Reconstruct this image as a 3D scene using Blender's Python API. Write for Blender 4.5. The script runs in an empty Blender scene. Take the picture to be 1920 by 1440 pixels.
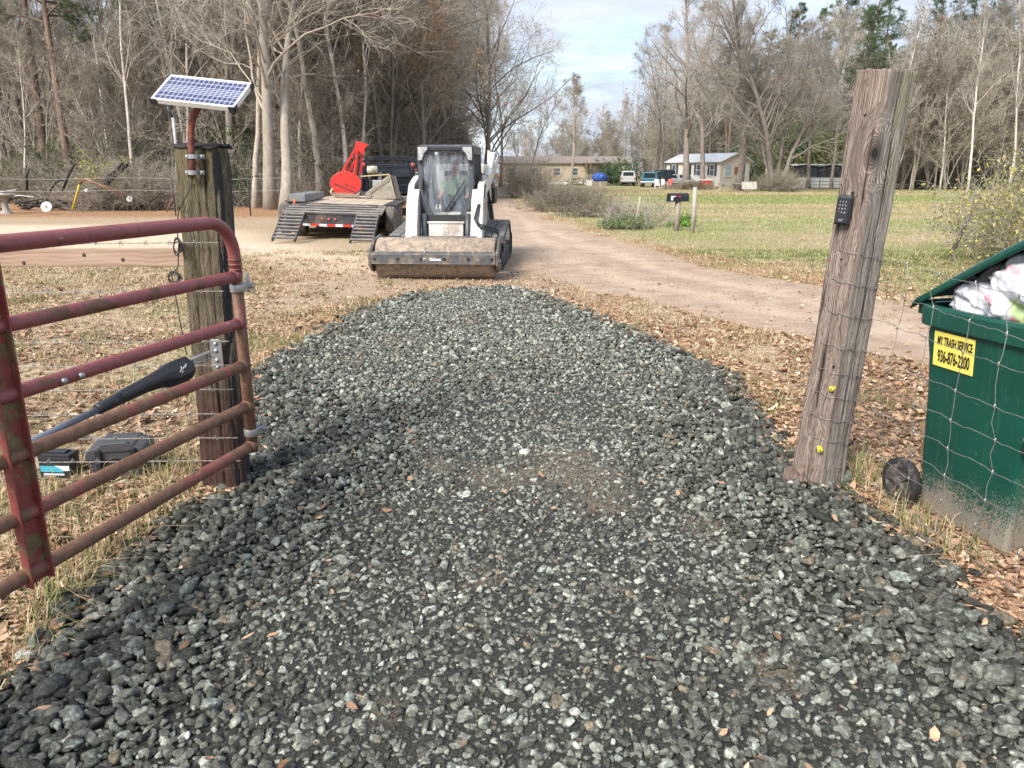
import bpy, math, random
import numpy as np
from mathutils import Vector, Matrix, Euler

# ------------------------------------------------------------------ camera, sky, sun, exposure
SC = bpy.context.scene
COL = SC.collection
EYE = 1.65
PITCH = math.radians(15.43)
FPX = 1442.0
cam_data = bpy.data.cameras.new("camera")
cam_data.sensor_width = 36.0
cam_data.lens = FPX / 1920.0 * 36.0
cam_data.clip_start = 0.05
cam_data.clip_end = 3000.0
cam = bpy.data.objects.new("camera", cam_data)
COL.objects.link(cam)
cam.location = (0, 0, EYE)
cam.rotation_euler = (math.pi / 2 - PITCH, 0, 0)
SC.camera = cam

SUN_EL = math.radians(43)
SUN_AZ = math.radians(215)          # compass style, clockwise from +Y (behind, to the left)
world = bpy.data.worlds.new("World")
SC.world = world
world.use_nodes = True
nt = world.node_tree
nt.nodes.clear()
N = nt.nodes.new
L = nt.links.new
w_out = N("ShaderNodeOutputWorld")
w_bg = N("ShaderNodeBackground")
w_bg.inputs[1].default_value = 0.13
sky = N("ShaderNodeTexSky")
sky.sky_type = 'NISHITA'
sky.sun_disc = False
sky.sun_elevation = SUN_EL
sky.sun_rotation = SUN_AZ
sky.air_density = 1.0
sky.dust_density = 1.5
tc = N("ShaderNodeTexCoord")
mp = N("ShaderNodeMapping")
mp.inputs['Scale'].default_value = (1.0, 1.0, 5.5)
mp.inputs['Rotation'].default_value = (0.0, 0.12, 0.6)
n1 = N("ShaderNodeTexNoise")
n1.inputs['Scale'].default_value = 2.4
n1.inputs['Detail'].default_value = 9.0
n1.inputs['Roughness'].default_value = 0.55
n1.inputs['Distortion'].default_value = 0.35
r1 = N("ShaderNodeValToRGB")
r1.color_ramp.elements[0].position = 0.25
r1.color_ramp.elements[1].position = 0.52
mixc = N("ShaderNodeMix")
mixc.data_type = 'RGBA'
n2 = N("ShaderNodeTexNoise")
n2.inputs['Scale'].default_value = 5.0
n2.inputs['Detail'].default_value = 6.0
r2 = N("ShaderNodeValToRGB")
r2.color_ramp.elements[0].position = 0.3
r2.color_ramp.elements[0].color = (1.55, 1.85, 2.4, 1)
r2.color_ramp.elements[1].position = 0.7
r2.color_ramp.elements[1].color = (2.55, 2.68, 2.95, 1)
mulv = N("ShaderNodeMath"); mulv.operation = 'MULTIPLY'; mulv.inputs[1].default_value = 0.95
L(tc.outputs['Generated'], mp.inputs['Vector'])
L(mp.outputs[0], n1.inputs['Vector'])
L(mp.outputs[0], n2.inputs['Vector'])
L(n1.outputs['Fac'], r1.inputs[0])
L(r1.outputs[0], mulv.inputs[0])
L(mulv.outputs[0], mixc.inputs[0])
L(sky.outputs[0], mixc.inputs[6])
L(n2.outputs['Fac'], r2.inputs[0])
L(r2.outputs[0], mixc.inputs[7])
L(mixc.outputs[2], w_bg.inputs[0])
L(w_bg.outputs[0], w_out.inputs[0])

sun_data = bpy.data.lights.new("sun", 'SUN')
sun_data.energy = 2.3
sun_data.angle = math.radians(24)
sun_data.color = (1.0, 0.94, 0.86)
sun = bpy.data.objects.new("sun", sun_data)
COL.objects.link(sun)
sd = Vector((math.sin(SUN_AZ) * math.cos(SUN_EL), math.cos(SUN_AZ) * math.cos(SUN_EL), math.sin(SUN_EL)))
sun.rotation_euler = (-sd).to_track_quat('-Z', 'Y').to_euler()
sun.location = (0, 0, 30)

SC.view_settings.view_transform = 'Standard'
SC.view_settings.look = 'None'
SC.view_settings.gamma = 1.0
SC.view_settings.use_curve_mapping = False
SC.view_settings.exposure = 1.50
SC.render.engine = 'CYCLES'
SC.cycles.use_denoising = True
SC.cycles.max_bounces = 5
SC.cycles.diffuse_bounces = 3
SC.cycles.glossy_bounces = 2
SC.cycles.transmission_bounces = 4
SC.cycles.transparent_max_bounces = 12
SC.cycles.use_adaptive_sampling = True
SC.cycles.adaptive_threshold = 0.02

# ------------------------------------------------------------------ geometry on the picture's rays
CP, SP = math.cos(PITCH), math.sin(PITCH)
def ray(px, py):
    rx = (px - 960) / FPX; u = (720 - py) / FPX
    return rx, CP + u * SP, -SP + u * CP
def G(px, py, z=0.0):            # the ground point seen there
    a, b, c = ray(px, py)
    t = (z - EYE) / c
    return (a * t, b * t)
def WY(px, py, y):               # the point seen there at forward distance y
    a, b, c = ray(px, py)
    t = y / b
    return (a * t, y, EYE + c * t)
def XAT(px, y, z=0.0):           # sideways position of picture column px at distance y, height z
    d = y * CP + (EYE - z) * SP
    return (px - 960) / FPX * d
def ZAT(py, y):
    u = (720 - py) / FPX
    return EYE + (-SP + u * CP) * y / (CP + u * SP)

# ------------------------------------------------------------------ numpy noise
def _hash(ix, iy, seed):
    n = (ix.astype(np.int64) * 374761393 + iy.astype(np.int64) * 668265263 + seed * 982451653) & 0x7fffffff
    n = ((n ^ (n >> 13)) * 1274126177) & 0x7fffffff
    n = n ^ (n >> 16)
    return (n & 0xffff) / 65535.0
def vnoise(x, y, seed=0):
    x = np.asarray(x, float); y = np.asarray(y, float)
    ix = np.floor(x); iy = np.floor(y)
    fx = x - ix; fy = y - iy
    fx = fx * fx * (3 - 2 * fx); fy = fy * fy * (3 - 2 * fy)
    ix = ix.astype(np.int64); iy = iy.astype(np.int64)
    a = _hash(ix, iy, seed); b = _hash(ix + 1, iy, seed); c = _hash(ix, iy + 1, seed); d = _hash(ix + 1, iy + 1, seed)
    return (a * (1 - fx) + b * fx) * (1 - fy) + (c * (1 - fx) + d * fx) * fy
def fbm(x, y, seed=0, octv=4, rough=0.5):
    s = 0; amp = 1; tot = 0; f = 1
    for i in range(octv):
        s = s + amp * vnoise(np.asarray(x) * f, np.asarray(y) * f, seed + i * 17); tot += amp; amp *= rough; f *= 2.03
    return s / tot
def sstep(a, b, x):
    t = np.clip((np.asarray(x, float) - a) / (b - a), 0, 1)
    return t * t * (3 - 2 * t)

# ------------------------------------------------------------------ object helpers
def tag(o, label=None, cat=None, group=None, kind=None):
    if label: o["label"] = label
    if cat: o["category"] = cat
    if group: o["group"] = group
    if kind: o["kind"] = kind
    return o
def thing(name, label, cat, loc=(0, 0, 0), rz=0.0, group=None, rot=None, scale=None):
    o = bpy.data.objects.new(name, None)
    COL.objects.link(o)
    o.location = loc
    o.rotation_euler = rot if rot else (0, 0, rz)
    if scale: o.scale = scale
    return tag(o, label, cat, group)
def mesh_np(name, V, F, mat=None, parent=None, smooth=False, colors=None, attr="tint"):
    V = np.asarray(V, np.float32); F = np.asarray(F, np.int32)
    me = bpy.data.meshes.new(name)
    me.vertices.add(len(V)); me.vertices.foreach_set("co", V.ravel())
    k = F.shape[1]
    me.loops.add(F.size); me.loops.foreach_set("vertex_index", F.ravel())
    me.polygons.add(len(F))
    me.polygons.foreach_set("loop_start", np.arange(0, F.size, k, dtype=np.int32))
    me.polygons.foreach_set("loop_total", np.full(len(F), k, dtype=np.int32))
    me.polygons.foreach_set("use_smooth", np.full(len(F), smooth, dtype=bool))
    if colors is not None:
        at = me.attributes.new(attr, 'FLOAT_COLOR', 'POINT')
        c = np.ones((len(V), 4), np.float32); c[:, :3] = colors
        at.data.foreach_set("color", c.ravel())
    me.update(calc_edges=True)
    if mat: me.materials.append(mat)
    o = bpy.data.objects.new(name, me)
    COL.objects.link(o)
    if parent: o.parent = parent
    return o
def copy_tree(o, parent=None):
    c = o.copy(); COL.objects.link(c)
    if parent: c.parent = parent
    for ch in list(o.children):
        copy_tree(ch, c)
    return c

class MB:
    """collects shapes, then links them as ONE mesh object"""
    def __init__(s):
        s.v = []; s.f = []; s.sm = []
    def add(s, vs, fs, smooth=False, M=None):
        b = len(s.v)
        if M is not None:
            vs = [M @ Vector(p) for p in vs]
        s.v.extend([tuple(p) for p in vs])
        s.f.extend([tuple(i + b for i in f) for f in fs])
        s.sm.extend([smooth] * len(fs))
        return s
    def box(s, c, d, rot=None, M=None):
        hx, hy, hz = d[0] / 2, d[1] / 2, d[2] / 2
        vs = [Vector((x, y, z)) for x in (-hx, hx) for y in (-hy, hy) for z in (-hz, hz)]
        if rot:
            R = Euler(rot).to_matrix(); vs = [R @ p for p in vs]
        vs = [p + Vector(c) for p in vs]
        return s.add(vs, [(0, 1, 3, 2), (4, 6, 7, 5), (0, 4, 5, 1), (2, 3, 7, 6), (0, 2, 6, 4), (1, 5, 7, 3)], False, M)
    def bar(s, a, b, w, h, up=(0, 0, 1)):
        a = Vector(a); b = Vector(b); d = (b - a); Ln = d.length; d.normalize()
        u = Vector(up); r = d.cross(u)
        if r.length < 1e-4: r = d.cross(Vector((1, 0, 0)))
        r.normalize(); u = r.cross(d)
        vs = []
        for p in (a, b):
            for sx, sz in ((-1, -1), (1, -1), (1, 1), (-1, 1)):
                vs.append(p + r * (sx * w / 2) + u * (sz * h / 2))
        return s.add(vs, [(3, 2, 1, 0), (4, 5, 6, 7), (0, 1, 5, 4), (1, 2, 6, 5), (2, 3, 7, 6), (3, 0, 4, 7)])
    def tube(s, pts, r, n=10, cap=True, smooth=True):
        pts = [Vector(p) for p in pts]
        k = len(pts)
        rs = list(r) if hasattr(r, '__len__') else [r] * k
        vs = []; fs = []
        t0 = (pts[1] - pts[0]).normalized()
        ref = Vector((0, 0, 1)) if abs(t0.z) < 0.9 else Vector((1, 0, 0))
        u = t0.cross(ref).normalized()
        for i, p in enumerate(pts):
            if i == 0: t = pts[1] - pts[0]
            elif i == k - 1: t = pts[-1] - pts[-2]
            else: t = (pts[i + 1] - pts[i]).normalized() + (pts[i] - pts[i - 1]).normalized()
            t.normalize()
            u = (u - t * u.dot(t))
            if u.length < 1e-5: u = t.orthogonal()
            u.normalize(); w = t.cross(u)
            for j in range(n):
                a = 2 * math.pi * j / n
                vs.append(p + (u * math.cos(a) + w * math.sin(a)) * rs[i])
        for i in range(k - 1):
            for j in range(n):
                j2 = (j + 1) % n
                fs.append((i * n + j, i * n + j2, (i + 1) * n + j2, (i + 1) * n + j))
        s.add(vs, fs, smooth)
        if cap:
            b = len(s.v) - len(vs)
            s.f.append(tuple(b + j for j in range(n - 1, -1, -1))); s.sm.append(False)
            s.f.append(tuple(b + (k - 1) * n + j for j in range(n))); s.sm.append(False)
        return s
    def cyl(s, a, b, r, n=20, r2=None):
        return s.tube([a, b], [r, r if r2 is None else r2], n)
    def lathe(s, prof, n=24, M=None, smooth=True, axis='z'):
        vs = []; fs = []
        for (r, z) in prof:
            for j in range(n):
                a = 2 * math.pi * j / n
                p = (r * math.cos(a), r * math.sin(a), z)
                if axis == 'x': p = (z, r * math.cos(a), r * math.sin(a))
                if axis == 'y': p = (r * math.cos(a), z, r * math.sin(a))
                vs.append(p)
        for i in range(len(prof) - 1):
            for j in range(n):
                j2 = (j + 1) % n
                fs.append((i * n + j, i * n + j2, (i + 1) * n + j2, (i + 1) * n + j))
        return s.add(vs, fs, smooth, M)
    def prism(s, outline, z0, z1, M=None, smooth=False, axis='z'):
        n = len(outline)
        def P(p, z):
            if axis == 'z': return (p[0], p[1], z)
            if axis == 'x': return (z, p[0], p[1])
            return (p[0], z, p[1])
        vs = [P(p, z0) for p in outline] + [P(p, z1) for p in outline]
        fs = [tuple(range(n - 1, -1, -1)), tuple(range(n, 2 * n))]
        fs += [(i, (i + 1) % n, n + (i + 1) % n, n + i) for i in range(n)]
        return s.add(vs, fs, smooth, M)
    def loft(s, rings, cap=True, smooth=False, closed=True):
        k = len(rings); n = len(rings[0])
        vs = [p for r in rings for p in r]; fs = []
        for i in range(k - 1):
            for j in range(n if closed else n - 1):
                j2 = (j + 1) % n
                fs.append((i * n + j, i * n + j2, (i + 1) * n + j2, (i + 1) * n + j))
        if cap:
            fs.append(tuple(range(n - 1, -1, -1))); fs.append(tuple((k - 1) * n + j for j in range(n)))
        return s.add(vs, fs, smooth)
    def build(s, name, mat, parent=None, bevel=0.0, M=None, subsurf=0, auto=None):
        me = bpy.data.meshes.new(name)
        vs = s.v
        if M is not None: vs = [tuple(M @ Vector(p)) for p in vs]
        me.from_pydata(vs, [], s.f)
        me.polygons.foreach_set("use_smooth", s.sm)
        me.update()
        if mat: me.materials.append(mat)
        o = bpy.data.objects.new(name, me)
        COL.objects.link(o)
        if parent: o.parent = parent
        if bevel:
            m = o.modifiers.new("bevel", 'BEVEL'); m.width = bevel; m.segments = 2; m.limit_method = 'ANGLE'; m.angle_limit = math.radians(40)
        if subsurf:
            m = o.modifiers.new("sub", 'SUBSURF'); m.levels = subsurf; m.render_levels = subsurf
        return o
def text_obj(name, body, size, mat, parent, M, depth=0.002, xs=1.0, align='CENTER', bold=0.0):
    cu = bpy.data.curves.new(name + "_c", 'FONT')
    cu.body = body; cu.size = size; cu.extrude = depth; cu.align_x = align; cu.align_y = 'CENTER'; cu.offset = bold
    tmp = bpy.data.objects.new(name + "_t", cu)
    COL.objects.link(tmp)
    dg = bpy.context.evaluated_depsgraph_get()
    me = bpy.data.meshes.new_from_object(tmp.evaluated_get(dg))
    COL.objects.unlink(tmp); bpy.data.objects.remove(tmp)
    me.transform(Matrix.Diagonal((xs, 1, 1, 1)))
    me.transform(M)
    me.materials.clear(); me.materials.append(mat)
    o = bpy.data.objects.new(name, me); COL.objects.link(o)
    if parent: o.parent = parent
    return o
def frame_M(o, ex, ey, ez=None):
    ex = Vector(ex).normalized(); ey = Vector(ey); ey = (ey - ex * ey.dot(ex)).normalized()
    ez = ex.cross(ey)
    M = Matrix.Identity(4)
    for i in range(3):
        M[i][0] = ex[i]; M[i][1] = ey[i]; M[i][2] = ez[i]; M[i][3] = o[i]
    return M

# ------------------------------------------------------------------ materials
def newmat(name):
    m = bpy.data.materials.new(name); m.use_nodes = True
    nt = m.node_tree; b = nt.nodes["Principled BSDF"]
    return m, nt, b
def rgb(c): return (c[0], c[1], c[2], 1)
def nz(nt, vec, scale, detail=5, rough=0.55, dist=0.0):
    n = nt.nodes.new("ShaderNodeTexNoise"); n.inputs['Scale'].default_value = scale
    n.inputs['Detail'].default_value = detail; n.inputs['Roughness'].default_value = rough; n.inputs['Distortion'].default_value = dist
    if vec: nt.links.new(vec, n.inputs['Vector'])
    return n.outputs['Fac']
def ramp(nt, fac, stops, interp='LINEAR'):
    r = nt.nodes.new("ShaderNodeValToRGB"); cr = r.color_ramp; cr.interpolation = interp
    while len(cr.elements) < len(stops): cr.elements.new(0.5)
    for e, (p, c) in zip(cr.elements, stops):
        e.position = p; e.color = rgb(c) if hasattr(c, '__len__') else (c, c, c, 1)
    if fac is not None: nt.links.new(fac, r.inputs[0])
    return r.outputs[0]
def mixn(nt, fac, a, b, mode='MIX'):
    m = nt.nodes.new("ShaderNodeMix"); m.data_type = 'RGBA'; m.blend_type = mode
    for sock, v in ((m.inputs[0], fac), (m.inputs[6], a), (m.inputs[7], b)):
        if isinstance(v, bpy.types.NodeSocket): nt.links.new(v, sock)
        elif hasattr(v, '__len__'): sock.default_value = rgb(v)
        else: sock.default_value = v
    return m.outputs[2]
def mathn(nt, op, a, b=0.0, clamp=False):
    m = nt.nodes.new("ShaderNodeMath"); m.operation = op; m.use_clamp = clamp
    for sock, v in ((m.inputs[0], a), (m.inputs[1], b)):
        if isinstance(v, bpy.types.NodeSocket): nt.links.new(v, sock)
        else: sock.default_value = v
    return m.outputs[0]
def coords(nt, which='Object', scale=(1, 1, 1), rot=(0, 0, 0), loc=(0, 0, 0)):
    t = nt.nodes.new("ShaderNodeTexCoord"); m = nt.nodes.new("ShaderNodeMapping")
    m.inputs['Scale'].default_value = scale; m.inputs['Rotation'].default_value = rot; m.inputs['Location'].default_value = loc
    nt.links.new(t.outputs[which], m.inputs['Vector'])
    return m.outputs[0]
def bump(nt, b, h, strength=0.5, dist=0.01):
    n = nt.nodes.new("ShaderNodeBump"); n.inputs['Strength'].default_value = strength; n.inputs['Distance'].default_value = dist
    nt.links.new(h, n.inputs['Height']); nt.links.new(n.outputs[0], b.inputs['Normal'])
def attr(nt, name):
    a = nt.nodes.new("ShaderNodeAttribute"); a.attribute_name = name
    return a
def simple(name, c, rough=0.6, metal=0.0, var=0.25, scale=8.0, bmp=0.15, bscale=None, bd=0.003, dirt=None, dirt_amt=0.5, dscale=3.0, spec=0.5):
    """worn paint / plastic / metal: patchy tone, fine bump, optional dirt patches"""
    m, nt, b = newmat(name)
    v = coords(nt)
    f = nz(nt, v, scale, 6, 0.6)
    lo = tuple(x * (1 - var) for x in c); hi = tuple(min(1, x * (1 + var)) for x in c)
    col = ramp(nt, f, [(0.3, lo), (0.7, hi)])
    if dirt:
        d = nz(nt, v, dscale, 8, 0.65)
        col = mixn(nt, ramp(nt, d, [(0.62 - dirt_amt * 0.3, 0.0), (0.72 - dirt_amt * 0.1, 1.0)]), col, dirt)
    nt.links.new(col, b.inputs['Base Color'])
    b.inputs['Roughness'].default_value = rough; b.inputs['Metallic'].default_value = metal
    b.inputs['Specular IOR Level'].default_value = spec
    if bmp: bump(nt, b, nz(nt, v, bscale or scale * 6, 6, 0.7), bmp, bd)
    return m
# ------------------------------------------------------------------ ground shape and zones
def H(x, y):
    x = np.asarray(x, float); y = np.asarray(y, float)
    d = np.sqrt(x * x + y * y)
    a = 0.05 * (fbm(x * 0.35, y * 0.35, 3, 3) - 0.5) + 0.022 * (fbm(x * 2.2, y * 2.2, 9, 3) - 0.5)
    return a * (1 - 0.6 * sstep(10, 40, d))
def Hs(x, y): return float(H(np.array([x]), np.array([y]))[0])

gravel_px = [(0, 1330), (75, 1230), (190, 1105), (245, 1050), (305, 1000), (350, 945), (430, 925), (482, 880), (488, 850), (478, 800), (470, 750),
             (468, 705), (525, 668), (612, 610), (678, 575), (755, 553), (860, 541), (940, 534), (1020, 548), (1120, 590), (1240, 640), (1370, 705),
             (1420, 780), (1478, 850), (1500, 905), (1580, 912), (1660, 985), (1760, 1075), (1830, 1150), (1920, 1205)]
GP = [G(px, py) for px, py in gravel_px]
GP = [(-3.6, -1.5), (-2.3, 0.9)] + GP + [(2.35, 1.2), (3.9, -1.5)]
GP = np.array(GP)
road_l = [(1925, 735), (1760, 680), (1640, 655), (1500, 622), (1330, 590), (1200, 560), (1090, 532), (1010, 508), (965, 470), (935, 430), (925, 400), (918, 370), (922, 350), (915, 341)]
road_r = [(1925, 640), (1760, 595), (1640, 568), (1540, 545), (1430, 525), (1320, 500), (1200, 470), (1120, 446), (1050, 421), (1000, 400), (965, 378), (947, 358), (945, 346), (935, 339)]
RP = np.array([G(*p) for p in road_l] + [(-14.0, 150.0)] + [(-14.0, 156.0)] + [G(*p) for p in road_r[::-1]])
def poly_sd(x, y, P):
    """signed distance, positive inside"""
    x = np.asarray(x, float).ravel(); y = np.asarray(y, float).ravel()
    d2 = np.full(x.shape, 1e18); inside = np.zeros(x.shape, bool)
    n = len(P)
    for i in range(n):
        ax, ay = P[i]; bx, by = P[(i + 1) % n]
        ex, ey = bx - ax, by - ay
        t = np.clip(((x - ax) * ex + (y - ay) * ey) / (ex * ex + ey * ey + 1e-12), 0, 1)
        dx = x - ax - t * ex; dy = y - ay - t * ey
        d2 = np.minimum(d2, dx * dx + dy * dy)
        c = ((ay > y) != (by > y)) & (x < (bx - ax) * (y - ay) / (by - ay + 1e-12) + ax)
        inside ^= c
    return np.where(inside, 1, -1) * np.sqrt(d2)
def gravel_sd(x, y):
    j = 0.10 * (fbm(np.ravel(x) * 3, np.ravel(y) * 3, 51, 3) - 0.5)
    return poly_sd(x, y, GP) + j * 2
def road_sd(x, y):
    x = np.ravel(x); y = np.ravel(y)
    k = 0.5 + 0.02 * np.clip(y, 0, 80)
    return poly_sd(x, y, RP) + k * (fbm(x * 0.9, y * 0.5, 71, 4) - 0.5)
# sandy track crossing at far left
track = np.array([G(-300, 419), G(0, 422), (G(330, 423)), G(470, 431), G(520, 452), G(620, 470), G(760, 482), G(900, 470), G(940, 500), G(800, 512), G(640, 505), G(470, 480), G(300, 468), G(0, 470), G(-300, 476)])
lawn = np.array([G(960, 372), G(1060, 412), G(1180, 452), G(1320, 484), G(1500, 522), G(1720, 562), G(1960, 600), (60, 9), (90, 90), (20, 140), G(960, 341)])

def zones(x, y):
    """green, dirt, leafy, sand in 0..1"""
    x = np.ravel(x); y = np.ravel(y)
    n = fbm(x * 0.5, y * 0.35, 101, 4)
    n2 = fbm(x * 1.6, y * 1.2, 131, 4)
    rs = road_sd(x, y)
    ls = poly_sd(x, y, lawn)
    ts = poly_sd(x, y, track) + 1.4 * (n - 0.5)
    gs = gravel_sd(x, y)
    nb = fbm(x * 0.08, y * 0.30, 141, 3)
    green = sstep(-0.3, 1.5, ls + 2 * (n - 0.5)) * (0.20 + 0.85 * sstep(0.41, 0.60, nb * 0.7 + n2 * 0.3))
    green = np.maximum(green, 0.5 * sstep(0.56, 0.72, n2) * sstep(40, 10, y))
    green = np.maximum(green, sstep(2.8, 0.5, np.abs(rs + 2.6)) * sstep(14, 20, y) * sstep(-1, 1.5, x) * 0.95)
    dirt = sstep(-0.35, 0.25, rs)
    near = (1 - sstep(0.0, 0.9, -gs))
    # churned red-brown dirt round the loader and off the gravel's far end
    d0 = np.hypot((x + 0.6) / 2.6, (y - 12.0) / 2.2)
    churn = sstep(1.5, 0.5, d0 + 0.9 * (n2 - 0.5))
    dirt = np.maximum(dirt, churn * 0.8)
    sand = sstep(-1.0, 1.2, ts)
    leaf = np.zeros_like(x)
    leaf = np.maximum(leaf, sstep(3.2, 0.2, np.abs(np.minimum(rs, 0)) ) * (rs < 0) * sstep(0.32, 0.6, n2) * 0.9 * (y < 30))
    leaf = np.maximum(leaf, near * 0.85)
    leaf = np.maximum(leaf, sstep(26, 32, y) * (x < -3) * 0.9)
    leaf = np.maximum(leaf, sstep(0.58, 0.70, n) * 0.6 * (y < 16))
    return green, dirt, leaf, sand

def sinh_axis(lo, hi, a, n, c=0.0):
    u0 = math.asinh((lo - c) / a); u1 = math.asinh((hi - c) / a)
    return c + a * np.sinh(np.linspace(u0, u1, n))
gx = sinh_axis(-420, 420, 2.6, 620); gy = sinh_axis(-25, 900, 3.0, 560, c=2.5)
X, Y = np.meshgrid(gx, gy)
Z = H(X.ravel(), Y.ravel()); Z = Z - 0.03 * np.exp(-((road_sd(X, Y) - 0.85) / 0.25) ** 2) * (np.ravel(Y) < 40)
gsd = gravel_sd(X, Y)
Z = Z - 0.02 * sstep(-0.05, 0.25, gsd)
gr, di, le, sa = zones(X, Y)
nx, ny = len(gx), len(gy)
idx = np.arange(nx * ny).reshape(ny, nx)
F = np.stack([idx[:-1, :-1], idx[:-1, 1:], idx[1:, 1:], idx[1:, :-1]], -1).reshape(-1, 4)

def ground_material():
    m, nt, b = newmat("straw_ground")
    a = attr(nt, "zone"); sep = nt.nodes.new("ShaderNodeSeparateColor"); nt.links.new(a.outputs['Color'], sep.inputs[0])
    v = coords(nt)
    fine = nz(nt, v, 38, 8, 0.75)
    mid = nz(nt, v, 6, 6, 0.65)
    big = nz(nt, v, 0.8, 4, 0.6)
    vor = nt.nodes.new("ShaderNodeTexVoronoi"); vor.inputs['Scale'].default_value = 22; vor.inputs['Randomness'].default_value = 1
    nt.links.new(v, vor.inputs['Vector'])
    straw = ramp(nt, fine, [(0.30, (0.16, 0.115, 0.075)), (0.47, (0.37, 0.285, 0.19)), (0.62, (0.54, 0.44, 0.31)), (0.75, (0.66, 0.57, 0.43))])
    straw = mixn(nt, ramp(nt, mid, [(0.42, 0.0), (0.62, 0.55)]), straw, (0.235, 0.15, 0.09))
    green = ramp(nt, fine, [(0.30, (0.12, 0.125, 0.045)), (0.5, (0.23, 0.235, 0.09)), (0.68, (0.38, 0.36, 0.18))])
    leafc = ramp(nt, vor.outputs['Color'], [(0.0, (0.10, 0.055, 0.032)), (0.35, (0.26, 0.14, 0.075)), (0.7, (0.37, 0.225, 0.13)), (1.0, (0.50, 0.36, 0.22))])
    dirt = ramp(nt, mixn(nt, 0.5, fine, nz(nt, v, 2.5, 8, 0.6)), [(0.34, (0.24, 0.165, 0.12)), (0.50, (0.37, 0.275, 0.205)), (0.66, (0.49, 0.39, 0.30))])
    c = mixn(nt, ramp(nt, mixn(nt, 0.55, sep.outputs['Blue'], mid), [(0.42, 0.0), (0.60, 1.0)]), straw, leafc)
    gm = mathn(nt, 'MULTIPLY', sep.outputs['Red'], ramp(nt, mixn(nt, 0.5, mid, big), [(0.36, 0.25), (0.58, 1.0)]))
    c = mixn(nt, gm, c, green)
    c = mixn(nt, sep.outputs['Green'], c, dirt)
    rt = attr(nt, 'rut').outputs['Fac']
    c = mixn(nt, mathn(nt, 'MULTIPLY', rt, ramp(nt, nz(nt, v, 1.3, 5, .6), [(.35, .25), (.6, .9)])), c, mixn(nt, mid, (0.42, 0.32, 0.24), (0.53, 0.43, 0.33)))
    st_ = ramp(nt, nz(nt, coords(nt, scale=(.5, 1, 1), loc=(3, 0, 0)), .9, 6, .65), [(.56, 0.0), (.68, .6)])
    c = mixn(nt, mathn(nt, 'MULTIPLY', sep.outputs['Green'], st_), c, (0.24, 0.155, 0.115))
    sandc = ramp(nt, mid, [(0.35, (0.46, 0.35, 0.24)), (0.6, (0.66, 0.54, 0.41))])
    c = mixn(nt, mathn(nt, 'MULTIPLY', a.outputs['Alpha'], 0.9), c, sandc)
    nt.links.new(c, b.inputs['Base Color']); b.inputs['Roughness'].default_value = 0.95; b.inputs['Specular IOR Level'].default_value = 0.15
    bump(nt, b, mixn(nt, 0.5, fine, vor.outputs['Distance']), 0.8, 0.03)
    return m
ground = mesh_np("ground", np.stack([X.ravel(), Y.ravel(), Z], 1), F, ground_material(), smooth=True)
at = ground.data.attributes.new("zone", 'FLOAT_COLOR', 'POINT')
zc = np.stack([gr, di, le, sa], 1).astype(np.float32)
at.data.foreach_set("color", zc.ravel())
rsd_ = road_sd(X, Y); ru = np.exp(-((rsd_ - 0.85) / 0.28) ** 2) * (rsd_ > 0)
at = ground.data.attributes.new('rut', 'FLOAT', 'POINT'); at.data.foreach_set('value', ru.astype(np.float32))
tag(ground, kind="structure")

# ------------------------------------------------------------------ gravel bed: compacted fines, stones
ax = np.arange(-3.6, 3.9, 0.022); ay = np.arange(-1.4, 11.6, 0.028)
BX, BY = np.meshgrid(ax, ay)
bsd = gravel_sd(BX, BY)
def bed_h(x, y, sd):
    return H(x, y) + 0.004 + (0.030 - 0.016 * sstep(5, 9, y)) * sstep(-0.02, 0.45, sd) + 0.012 * (fbm(x * 7, y * 7, 201, 3) - 0.5) * sstep(0.05, 0.2, sd)
def compact(x, y, sd):
    """1 where the stones are rolled into dark fines, 0 where they lie loose"""
    c = sstep(0.35, 1.0, sd + 0.7 * (fbm(x * 0.9, y * 0.9, 211, 3) - 0.5))
    n = fbm(x * 1.3, y * 0.8, 221, 4)
    right = sstep(-1.3, 0.8, x + 0.25 * (y - 2.0)) 
    return c * sstep(0.30, 0.62, n * 0.75 + 0.33 * right * sstep(7.5, 3.5, y) + 0.22 * sstep(5, 9, y))
BZ = bed_h(BX.ravel(), BY.ravel(), bsd)
cp = compact(BX.ravel(), BY.ravel(), bsd)
BZ = BZ - 0.012 * (1 - cp)
nx, ny = len(ax), len(ay)
idx = np.arange(nx * ny).reshape(ny, nx)
keep = (bsd > -0.03).reshape(ny, nx)
kf = keep[:-1, :-1] & keep[:-1, 1:] & keep[1:, 1:] & keep[1:, :-1]
Fb = np.stack([idx[:-1, :-1][kf], idx[:-1, 1:][kf], idx[1:, 1:][kf], idx[1:, :-1][kf]], -1)
used = np.unique(Fb); remap = -np.ones(nx * ny, np.int64); remap[used] = np.arange(len(used))
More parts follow.
